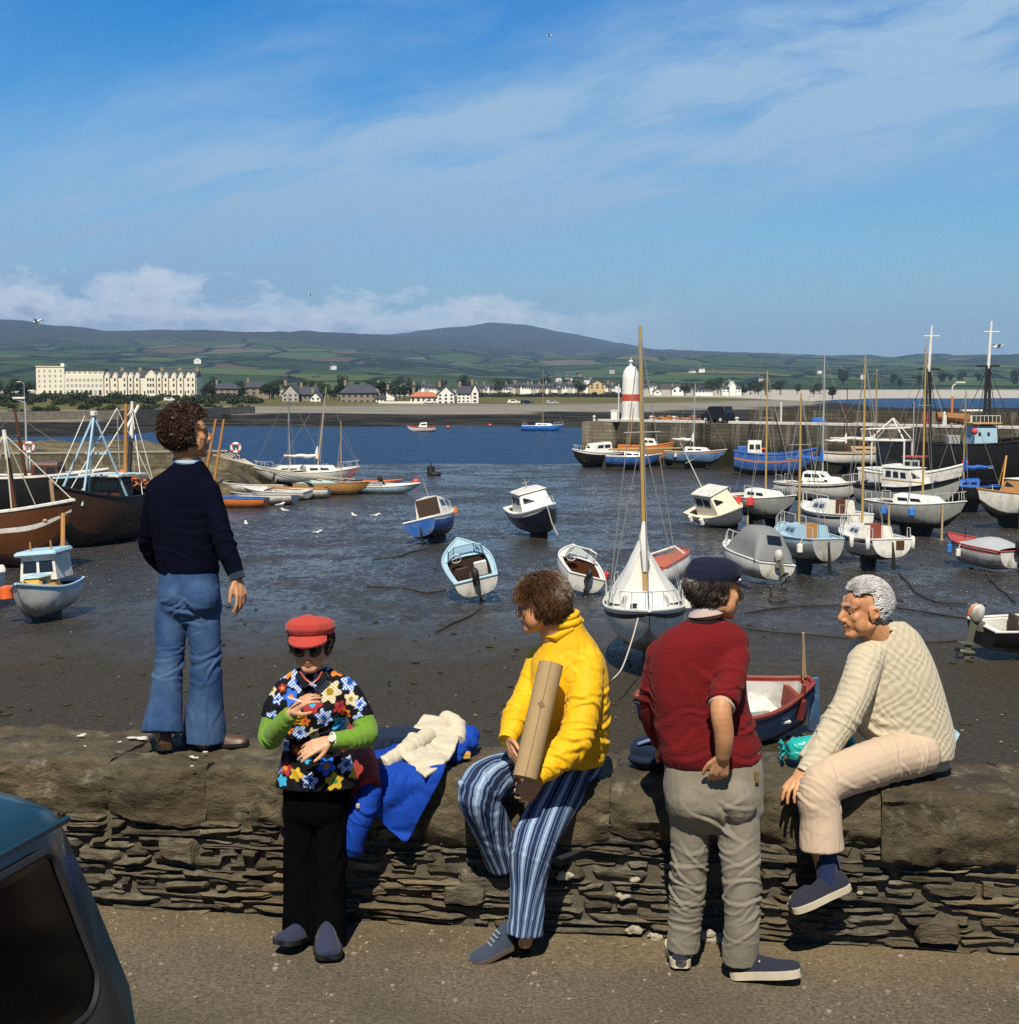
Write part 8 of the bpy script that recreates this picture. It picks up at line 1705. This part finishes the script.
D.shoe(J(733, 977, 6.24), J(791, 975, 6.17), L=.285, mat=CANV, sole=RSOLE, wid=.047, soleh=.034, lace=pm('lace_white', (.6, .58, .52), .9)); D.shoe(J(681, 968, 6.31), J(676, 945, 6.60), L=.28, mat=CANV, sole=RSOLE, wid=.046, soleh=.034)
torso(D.b, tor[1:-1], sc=.82); limb(D.b, [rs_[0], rs_[1], J(721, 707, 6.05), J(724, 735, 6.05), J(723, 756, 6.085)], (.040, .040, .043, .040, .031)); limb(D.b, [ls_[0], ls_[1], ls_[3]], (.05, .044, .03)); limb(D.b, [lh_, ll[2], ll[4] + V3(0, 0, -.03)], (.085, .06, .04)); limb(D.b, [rh_, rl[2], rl[4] + V3(0, 0, -.03)], (.085, .06, .04)); torso(D.b, [(668, 758, 762, 6.31, .10), (670, 758, 798, 6.31, .11)])
D.hand(J(723, 756, 6.085), J(719, 774, 6.115), (.1, .9, .3), -1, (.45, .35, .3), .05, (.75, .5, .2), 1.0); D.hand(J(663, 744, 6.57), J(672, 752, 6.64), (.3, 0, -1), 1, (.5, .5, .4)); D.body(); D.eyes(pm('brow_grey', (.10, .085, .07), .8))
D.hair(hairmat('hair_dark_grey', (.014, .011, .009), (.075, .06, .045)), lambda d: d.z < .30 and d.z > -.92 and d.x < .30, 5000, .05, .0018, .35, .22, (-.4, 0, -.9), rad=(.104, .083, .102), seed=24)
CAPN = cloth('cap_navy', (.008, .012, .032), .9, .2, 300, .4, .05); P = D.P; mb = MB(); rg = []
for rr, zz, sh in ((.086, .036, 0), (.104, .044, -.004), (.112, .066, -.006), (.108, .092, -.004), (.088, .116, 0), (.050, .130, .004), (.012, .134, .006)): rg.append([P(-.014 + sh + rr * 1.08 * math.cos(q), rr * .90 * math.sin(q), zz + (.030 * math.cos(q) - .012) * max(0, 1 - (zz - .036) / .08)) for q in [2 * math.pi * k / 26 for k in range(26)]])
mb.loft(rg); cp = organic('cap', mb, CAPN, D.root, .005, 2, lambda V, N: .004 * pnoise(V, 6, 8))
mb = MB(); rows = []
for k in range(13): q = -1.0 + 2.0 * k / 12; rows.append([P(.088 * math.cos(q), .088 * math.sin(q), .046), P(.146 * math.cos(q * .85), .092 * math.sin(q), .034 - .014 * math.cos(q)), P(.145 * math.cos(q * .85), .092 * math.sin(q), .028 - .014 * math.cos(q)), P(.088 * math.cos(q), .088 * math.sin(q), .036)])
mb.loft(rows); pk = mb.build('cap_peak', CAPN, None, 40); pk.data.transform(D.root.matrix_basis.inverted()); pk.parent = cp
mb = MB()
for g in (-1, 1): mb.ell(P(.072, g * .062, .052), .006)
bt = mb.build('cap_stud', STEEL, None, 60); bt.data.transform(D.root.matrix_basis.inverted()); bt.parent = cp
# ================================================================== 5. white-haired man on the wall
JS = .98
ARAN = cloth('aran_cream', (.57, .50, .36), .95, .08, 120, .6, .2, knit=150.0); CRM = cloth('trouser_cream', (.56, .435, .315), .85, .06, 420, .2, .05, crumple=.14, cs=9); SOCK = cloth('sock_navy', (.014, .026, .085), .95, .2, 200, .5, .1)
E5 = Person('white haired man in cream cable jumper and pale trousers sitting sideways on the wall, laughing', (J(900, 760, 6.8).x, 6.8, WTOP), SKIN_T)
E5.head(J(864, 610, 6.76), (-.965, -.22, -.08), (-.05, 0, 1), J(884, 640, 6.80), 1.02, .062, nose=1.04, chin=1.03)
tor = [(868, 904, 622, 6.82, .07), (857, 917, 633, 6.83, .10), (848, 929, 652, 6.84, .135), (846, 938, 675, 6.84, .15), (846, 945, 698, 6.84, .155), (852, 951, 722, 6.84, .155), (866, 954, 740, 6.84, .15), (878, 953, 750, 6.84, .15), (884, 952, 758, 6.84, .145)]
mb = MB(); torso(mb, tor, tilt=-.1); na = [J(866, 660, 6.72), J(854, 697, 6.64), J(838, 725, 6.60), J(824, 748, 6.56), J(808, 770, 6.525)]; fa = [J(866, 662, 6.95), J(842, 715, 6.92), J(806, 762, 6.80)]
limb_open(mb, na, [.084, .080, .074, .062, .048]); limb_open(mb, fa, [.07, .062, .045])
for a in (na[0], fa[0]): mb.cap(J(886, 642, 6.83), a, .06, .078)
sp5 = [J(889, 628, 6.83), J(893, 690, 6.84), J(905, 756, 6.84)]
organic('cable_jumper', mb, ARAN, E5.root, .006, 3, folds([(na[2], .09, .010, .04, na[4] - na[0]), (J(876, 735, 6.70), .08, .016, .05, (.5, 0, 1)), (J(900, 740, 6.69), .10, .009, .05, (.2, 0, 1)), (J(868, 700, 6.70), .06, .010, .05, (1, 0, -.4))], .004, 3, 43), uvpost([na, fa, sp5], .12))
mb = MB(); mb.torus(J(882, 629, 6.815), .072, .014, (-.30, -.12, 1), 28, 8); E5.add('neck_band', mb, cloth('collar_olive', (.05, .055, .022), .95))
mb = MB(); d = (na[4] - na[3]).normalized(); mb.tube([na[4] - d * .03, na[4] + d * .02], [.050, .044], 16); E5.add('cuff', mb, ARAN)
nl = [J(922, 752, 6.76), J(872, 764, 6.60), J(822, 786, 6.45), J(821, 818, 6.43), J(822, 849, 6.42)]; fl_ = [J(920, 750, 6.95), J(872, 765, 6.82), J(830, 788, 6.72), J(824, 818, 6.68), J(822, 850, 6.66)]
mb = MB(); torso(mb, [(895, 950, 738, 6.86, .12), (888, 949, 752, 6.86, .13), (892, 948, 766, 6.86, .12)]); limb_open(mb, nl, [.105, .103, .094, .090, .095]); limb_open(mb, fl_, [.10, .095, .085, .075, .07])
organic('trousers', mb, CRM, E5.root, .006, 2, folds([(nl[2], .085, .013, .030, (1, 0, .8)), (nl[1], .10, .010, .045, (1, 0, .35)), (J(900, 765, 6.68), .08, .012, .03, (1, 0, .3)), (nl[4], .07, .005, .04, (1, 0, .2))], .003, 4, 45))
for (a_, b2, hl, to) in ((J(824, 846, 6.42), J(828, 884, 6.41), J(848, 888, 6.42), J(795, 911, 6.36)), (J(820, 846, 6.62), J(834, 872, 6.60), None, None)):
    mb = MB(); mb.tube([a_, a_.lerp(b2, .5), b2], [.05, .046, .046], 14); E5.add('sock', mb, SOCK, 60)
    if hl: E5.shoe(hl, to, L=.275, mat=CANV, sole=RSOLE, wid=.046, soleh=.030, lace=None)
E5.shoe(J(843, 881, 6.57), J(812, 897, 6.51), L=.26, mat=CANV, sole=RSOLE, wid=.045, soleh=.028)
torso(E5.b, tor[1:-1], sc=.82); limb(E5.b, [na[0], na[2], na[4]], (.055, .048, .033)); limb(E5.b, fa, (.05, .045, .03)); limb(E5.b, [nl[0], nl[2], nl[4] + V3(.02, 0, -.14)], (.09, .065, .036)); limb(E5.b, [fl_[0], fl_[2], fl_[4] + V3(.03, 0, -.09)], (.085, .06, .034)); torso(E5.b, [(885, 948, 735, 6.86, .11), (892, 950, 755, 6.86, .12)])
E5.hand(J(807, 771, 6.52), J(796, 783, 6.46), (.35, .3, -.9), -1, (.32, .35, .3), .14, (.7, .45, .25), 1.02); E5.hand(J(806, 763, 6.79), J(800, 776, 6.72), (.3, 0, -.9), 1, (.4, .4, .3)); E5.body(); E5.eyes(pm('brow_white', (.13, .115, .10), .8))
E5.hair(hairmat('hair_white', (.42, .41, .39), (.66, .65, .62)), lambda d: d.z > -.55 and ((d.x < .05) or (d.z > .50 and d.x < .72) or (d.z > .62)), 8500, .046, .0016, .25, .18, (-1, 0, -.25), rad=(.105, .083, .101), seed=34, wave=.006)
mb = MB(); mb.prism([J(951, 741, 6.78), J(957, 731, 6.80), J(960, 734, 6.80), J(954, 746, 6.78)], (0, .05, 0)); pq = E5.add('paper_in_pocket', mb, pm('paper_pale_blue', (.35, .55, .68), .7, .2, 40), None); mb = MB()
# ------------------------------------------------------------------ clothes on the wall, bags, the parked car
JS = .974
def drape(name, left, right, mat, nu=26, nv=34, amp=.012, seed=1, thick=.010, label=None, cat=None, k=5.0):
    Lc, Rc = cr([tuple(J(*p)) for p in left], nv // (len(left) - 1)), cr([tuple(J(*p)) for p in right], nv // (len(right) - 1)); n = min(len(Lc), len(Rc)); Lc = np.array(Lc[:n] if len(Lc) == n else [Lc[int(i * (len(Lc) - 1) / (n - 1))] for i in range(n)]); Rc = np.array([Rc[int(i * (len(Rc) - 1) / (n - 1))] for i in range(n)])
    V = np.array([[Lc[i] + (Rc[i] - Lc[i]) * j / nu for j in range(nu + 1)] for i in range(n)]).reshape(-1, 3)
    w = pnoise(V, k * .35, seed, 2); d = amp * (np.abs(np.sin(math.pi * (V[:, 0] * k + .5 * V[:, 2] * k + 1.6 * w))) ** .7 - .5) + amp * .8 * pnoise(V, k * .8, seed + 3)
    V[:, 1] -= d * .9; V[:, 2] += d * .45; mb = MB(); mb.v = [tuple(v) for v in V]
    for i in range(n - 1):
        for j in range(nu): a = i * (nu + 1) + j; mb.f.append((a, a + 1, a + nu + 2, a + nu + 1)); mb.m.append(0)
    o = mb.build(name, mat, None, 180); so_ = o.modifiers.new('thickness', 'SOLIDIFY'); so_.thickness = thick; so_.offset = 0; sb = o.modifiers.new('smooth', 'SUBSURF'); sb.levels = 1; sb.render_levels = 1
    return o
BLUC = cloth('anorak_blue', (.004, .050, .36), .75, .12, 400, .15, .02, crumple=.35, cs=7); REDC = cloth('jacket_red', (.30, .040, .028), .8, .12, 300, .3, .05, crumple=.3, cs=9); CRMK = cloth('knit_cream', (.62, .56, .42), .95, .12, 120, .8, .1, crumple=.2, cs=14); NVC = cloth('cloth_navy', (.010, .022, .05), .9, .2, 200, .3, .05)
bj = empty('blue_anorak', J(405, 770, 6.9), 'bright blue anorak hanging down over the wall edge', 'anorak')
o = drape('jacket_body', [(368, 742, 7.25), (366, 758, 6.98), (364, 776, 6.80), (366, 800, 6.77), (384, 824, 6.77), (403, 842, 6.78)], [(446, 744, 7.3), (447, 760, 7.0), (443, 775, 6.81), (430, 800, 6.77), (418, 822, 6.77), (407, 842, 6.78)], BLUC, amp=.030, seed=3, k=4.0); local(o, bj)
mb = MB(); sv = [J(372, 790, 6.74), J(362, 812, 6.72), J(354, 834, 6.72), J(350, 852, 6.74)]; limb_open(mb, sv, [.055, .062, .062, .056]); local(organic('jacket_sleeve', mb, BLUC, None, .007, 2, folds([(sv[1], .08, .012, .035, sv[3] - sv[0])], .006, 5, 6)), bj)
mb = MB(); mb.ell(J(462, 744, 7.38), (.09, .10, .055)); mb.ell(J(470, 736, 7.42), (.05, .08, .05)); mb.ell(J(450, 752, 7.25), (.08, .10, .04)); local(organic('jacket_hood', mb, BLUC, None, .007, 2, folds([(J(462, 744, 7.3), .12, .018, .05, (1, 0, .6))], .012, 5, 16)), bj)
mb = MB(); mb.box(J(358, 806, 6.655), (.018, .012, .022)); local(mb.build('toggle', WHITE, None, bevel=.004), bj)
cj = empty('cream_jumper', J(430, 750, 7.1), 'cream knitted jumper thrown over the blue anorak on the wall', 'jumper')
o = drape('jumper_body', [(424, 715, 7.52), (412, 730, 7.32), (402, 744, 7.14), (402, 756, 6.99), (410, 765, 6.88)], [(456, 720, 7.48), (459, 736, 7.30), (454, 752, 7.08), (441, 768, 6.86), (425, 778, 6.74)], CRMK, 30, 34, .026, 9, .018, k=6.0); local(o, cj)
mb = MB(); sv = [J(428, 735, 7.22), J(410, 748, 7.06), J(396, 757, 6.98), J(383, 765, 6.88)]; limb_open(mb, sv, [.042, .042, .038, .034]); local(organic('jumper_sleeve', mb, CRMK, None, .006, 2, folds([(sv[1], .10, .006, .06, sv[3] - sv[0])], .008, 3, 46)), cj)
mb = MB(); sv = [J(446, 718, 7.5), J(456, 726, 7.42), J(458, 742, 7.28)]; limb_open(mb, sv, [.04, .046, .04]); local(organic('jumper_sleeve', mb, CRMK, None, .006, 2, folds([(sv[1], .10, .006, .06, sv[2] - sv[0])], .008, 3, 47)), cj)
mb = MB(); mb.ell(J(396, 737, 7.36), (.16, .13, .05), Matrix.Rotation(-.12, 3, 'Y')); mb.ell(J(372, 744, 7.22), (.09, .12, .06)); o = organic('navy_jumper', mb, NVC, None, .008, 3, folds([(J(390, 738, 7.3), .2, .014, .06, (.3, 0, 1))], .008, 4, 31)); tag(o, 'dark navy jumper lying under the cream one on the wall', 'jumper')
rj = empty('red_jacket', J(360, 760, 6.9), 'brick red jacket hanging between the woman and the blue anorak', 'jacket')
o = drape('jacket_body', [(352, 738, 7.2), (352, 757, 6.97), (351, 776, 6.78), (347, 800, 6.75), (344, 818, 6.76)], [(372, 742, 7.22), (372, 758, 6.96), (370, 780, 6.73), (362, 802, 6.72), (354, 818, 6.75)], REDC, 14, 30, .012, 5); local(o, rj)
mb = MB(); limb_open(mb, [J(360, 748, 7.02), J(366, 766, 6.84), J(370, 786, 6.72)], [.05, .055, .05]); mb.ell(J(362, 730, 7.3), (.07, .08, .05)); mb.cap(J(362, 733, 7.25), J(358, 750, 7.0), .05, .05); local(organic('jacket_sleeve', mb, REDC, None, .007, 2, folds([(J(366, 766, 6.84), .08, .010, .03, (.2, 0, 1))], .006, 5, 36)), rj)
mb = MB(); p = onz(460, 757, WTOP + .012); mb.box(p, (.09, .05, .012), Matrix.Rotation(.3, 3, 'Z')); mb.box(p + V3(.01, .01, .013), (.08, .045, .012), Matrix.Rotation(.1, 3, 'Z')); tag(mb.build('matchbox', pm('box_yellow', (.50, .30, .08), .7, .2, 30), bevel=.002), 'flat yellow packets lying on the wall beside the blue hood', 'packet')
# turquoise bag
a, b_ = J(793, 750, 7.04), J(845, 744, 7.10); tb = empty('turquoise_bag', a, 'turquoise plastic bag rolled up on the wall beside the white haired man', 'bag')
mb = MB(); limb(mb, [a, a.lerp(b_, .3), b_], [.052, .062, .064], 16)
m, t, b = newmat('plastic_turquoise'); tc = t.new('ShaderNodeTexCoord').outputs['Object']; setin(t, b, 'Base Color', t.mix(t.noise(tc, 18, 4, .6), (.006, .28, .27), (.03, .45, .42))); setin(t, b, 'Roughness', .28); setin(t, b, 'Normal', t.bump(t.noise(tc, 40, 4, .6), .3, .006))
o = organic('rolled_bag', mb, m, None, .006, 2, folds([(a, .08, .010, .025, (.4, 0, 1))], .004, 7, 41)); local(o, tb)
mb = MB(); q = a + V3(-.045, 0, .0)
for k in range(9): an_ = k * .7; mb.cap(q + V3(0, .02 * math.cos(an_), .02 * math.sin(an_)), q + V3(-.012, .05 * math.cos(an_), .046 * math.sin(an_)), .008, .006)
local(organic('gathered_end', mb, m, None, .005, 1), tb)
# dark bag behind the man in red
c = J(654, 758, 6.86); bg_ = empty('holdall', c, 'navy holdall on the wall behind the man in the red jumper', 'bag')
mb = MB(); mb.ell(c + V3(.05, .08, .02), (.15, .10, .085), None, 20, 12); mb.ell(c + V3(.05, .08, -.02), (.16, .11, .05)); local(organic('bag_body', mb, NVC, None, .007, 3, folds([(c, .2, .010, .06, (.3, 0, 1))], .006, 5, 51)), bg_)
mb = MB(); mb.tube([c + V3(-.07, .02, .06), c + V3(-.02, -.01, .085), c + V3(.07, -.01, .095), c + V3(.14, .02, .07)], .008, 6); local(mb.build('bag_piping', pm('piping_blue', (.16, .22, .42), .5), None), bg_)
# the blue-green car: parked nose to the wall, only its far right corner is in the picture
CARP, t, bb = newmat('car_paint'); tc = t.new('ShaderNodeTexCoord').outputs['Object']; setin(t, bb, 'Base Color', t.mix(t.noise(tc, 3, 4, .6), (.002, .026, .042), (.004, .036, .056))); setin(t, bb, 'Roughness', t.math('ADD', .22, t.math('MULTIPLY', t.noise(tc, 9, 5, .6), .25))); setin(t, bb, 'Coat Weight', .35); setin(t, bb, 'Coat Roughness', .12)
pc = at(60, 806, 4.10); dv = V3(math.sin(R(13)), math.cos(R(13)), 0); lv = V3(-dv.y, dv.x, 0)      # dv along the car, lv to its left
car = empty('parked_car', (pc.x, pc.y, ROAD), 'dark teal estate car cut off by the bottom left corner', 'car', None); car.rotation_euler = (0, 0, math.atan2(dv.y, dv.x))
hz = pc.z - ROAD; BW = 1.34                                             # local x along the car (0 at the far roof corner), y to the left
def side(x, z): # outward bulge of the right flank
    return -.13 * max(0, min(1, (hz - z) / .75)) ** .85
mb = MB(); rings = []
def section(x, drop, inset):
    pr = []; zt = hz - drop
    for z, yy in ((.18, .02), (.40, .0), (.62, .0), (hz - .42, None), (hz - .14, None), (hz - .02, None)):
        z = min(z, zt - .012); pr.append((z, (side(x, z) if yy is None else side(0, hz - .62) + yy) + inset))
    R_ = [V3(x, y, z) for z, y in pr]; top = [V3(x, inset + BW * u, zt + .10 * math.sin(math.pi * u) ** .75) for u in (.02, .08, .2, .35, .5, .65, .8, .92, .98)]; Lf = [V3(x, BW - y, z) for z, y in reversed(pr)]
    return R_ + top + Lf
for x, dr, ins in ((-3.2, .62, .06), (-3.15, .50, .0), (-2.6, .40, 0), (-2.3, .30, 0), (-1.85, .02, 0), (-1.2, 0, 0), (-.5, 0, 0), (-.1, 0, 0), (-.02, .012, .004), (.03, .05, .03)): rings.append(section(x, dr, ins))
for x, dr in ((.14, .30), (.25, .60), (.30, .95)): rings.append(section(x, dr, .04))
mb.loft(rings); local_ = mb.build('body', CARP, car, 40)
def flank(x, z, o=.0): return V3(x, side(x, z) - o, z)
# side window: rounded panel with a rubber seal
def win_poly(x0, x1, z0, z1, rr, o, n=6):
    pts = []
    for (cx_, cz_, a0) in ((x1 - rr + .10, z0 + rr, -90), (x1 - rr * .6, z1 - rr * .6, 0), (x0 + rr, z1 - rr, 90), (x0 + rr, z0 + rr, 180)):
        for k in range(n + 1): a_ = R(a0 + 90 * k / n); r2 = rr if cx_ != x1 - rr * .6 else rr * .6; pts.append(flank(cx_ + r2 * math.cos(a_), cz_ + r2 * math.sin(a_), o))
    return pts
for (x0, x1) in ((-1.0, -.10), (-2.0, -1.12)):
    wp = win_poly(x0, x1, hz - .56, hz - .085, .10, .012); mb = MB(); mb.prism(wp, (0, .03, 0)); w_ = mb.build('side_window', pm('car_glass', (.002, .002, .003), .12, .2, 3, spec=.12), car, None)
    mb = MB(); mb.tube(wp + wp[:2], .013, 6); mb.build('window_seal', RUBBER, w_)
mb = MB(); gp = [flank(x, hz - .035, .014) for x in (-2.2, -1.8, -1.0, -.4, -.06, .0)]; mb.tube(gp, .010, 6, flat=1.2); mb.build('roof_gutter', CARP, car); 
mb = MB(); mb.prism([V3(.09, .12, hz - .14), V3(.09, BW - .12, hz - .14), V3(.22, BW - .10, hz - .5), V3(.22, .10, hz - .5)], (.02, 0, .01)); mb.build('rear_window', pm('car_glass', (.006, .007, .008), .08), car, None)
for x in (-2.45, -.30):
    for y in (-.20, BW + .20):
        mb = MB(); mb.tube([V3(x, y + (.0 if y < 0 else 0), .26), V3(x, y + (.15 if y < 0 else -.15), .26)], .26, 20); w_ = mb.build('wheel', RUBBER, car); mb = MB(); s_ = -1 if y < 0 else 1; mb.tube([V3(x, y + s_ * .0, .26), V3(x, y + s_ * .012, .26)], .15, 16); mb.build('hubcap', STEEL, w_)
mb = MB(); mb.tube([V3(.34, -.1, .42), V3(.36, BW / 2, .42), V3(.34, BW + .1, .42)], .05, 8); mb.build('bumper', STEEL, car)
for y in (.06, BW - .06): mb = MB(); mb.box((.30, y, .62), (.05, .10, .2)); mb.build('tail_lamp', REDP, car, bevel=.02)
# ------------------------------------------------------------------ sea haze
hm = bpy.data.materials.new('haze_air'); hm.use_nodes = True; nt = hm.node_tree; nt.nodes.remove(nt.nodes['Principled BSDF'])
pv_ = nt.nodes.new('ShaderNodeVolumePrincipled'); pv_.inputs['Color'].default_value = (.38, .62, 1, 1); pv_.inputs['Density'].default_value = 8.5e-5; pv_.inputs['Anisotropy'].default_value = .0
nt.links.new(pv_.outputs[0], nt.nodes['Material Output'].inputs['Volume'])
mb = MB(); mb.box((0, 4550, 198), (18400, 10600, 404)); o = mb.build('haze', hm, ang=None); o['kind'] = 'stuff'; o['label'] = 'thin blue sea haze over bay and hills'
SC.cycles.volume_bounces = 0
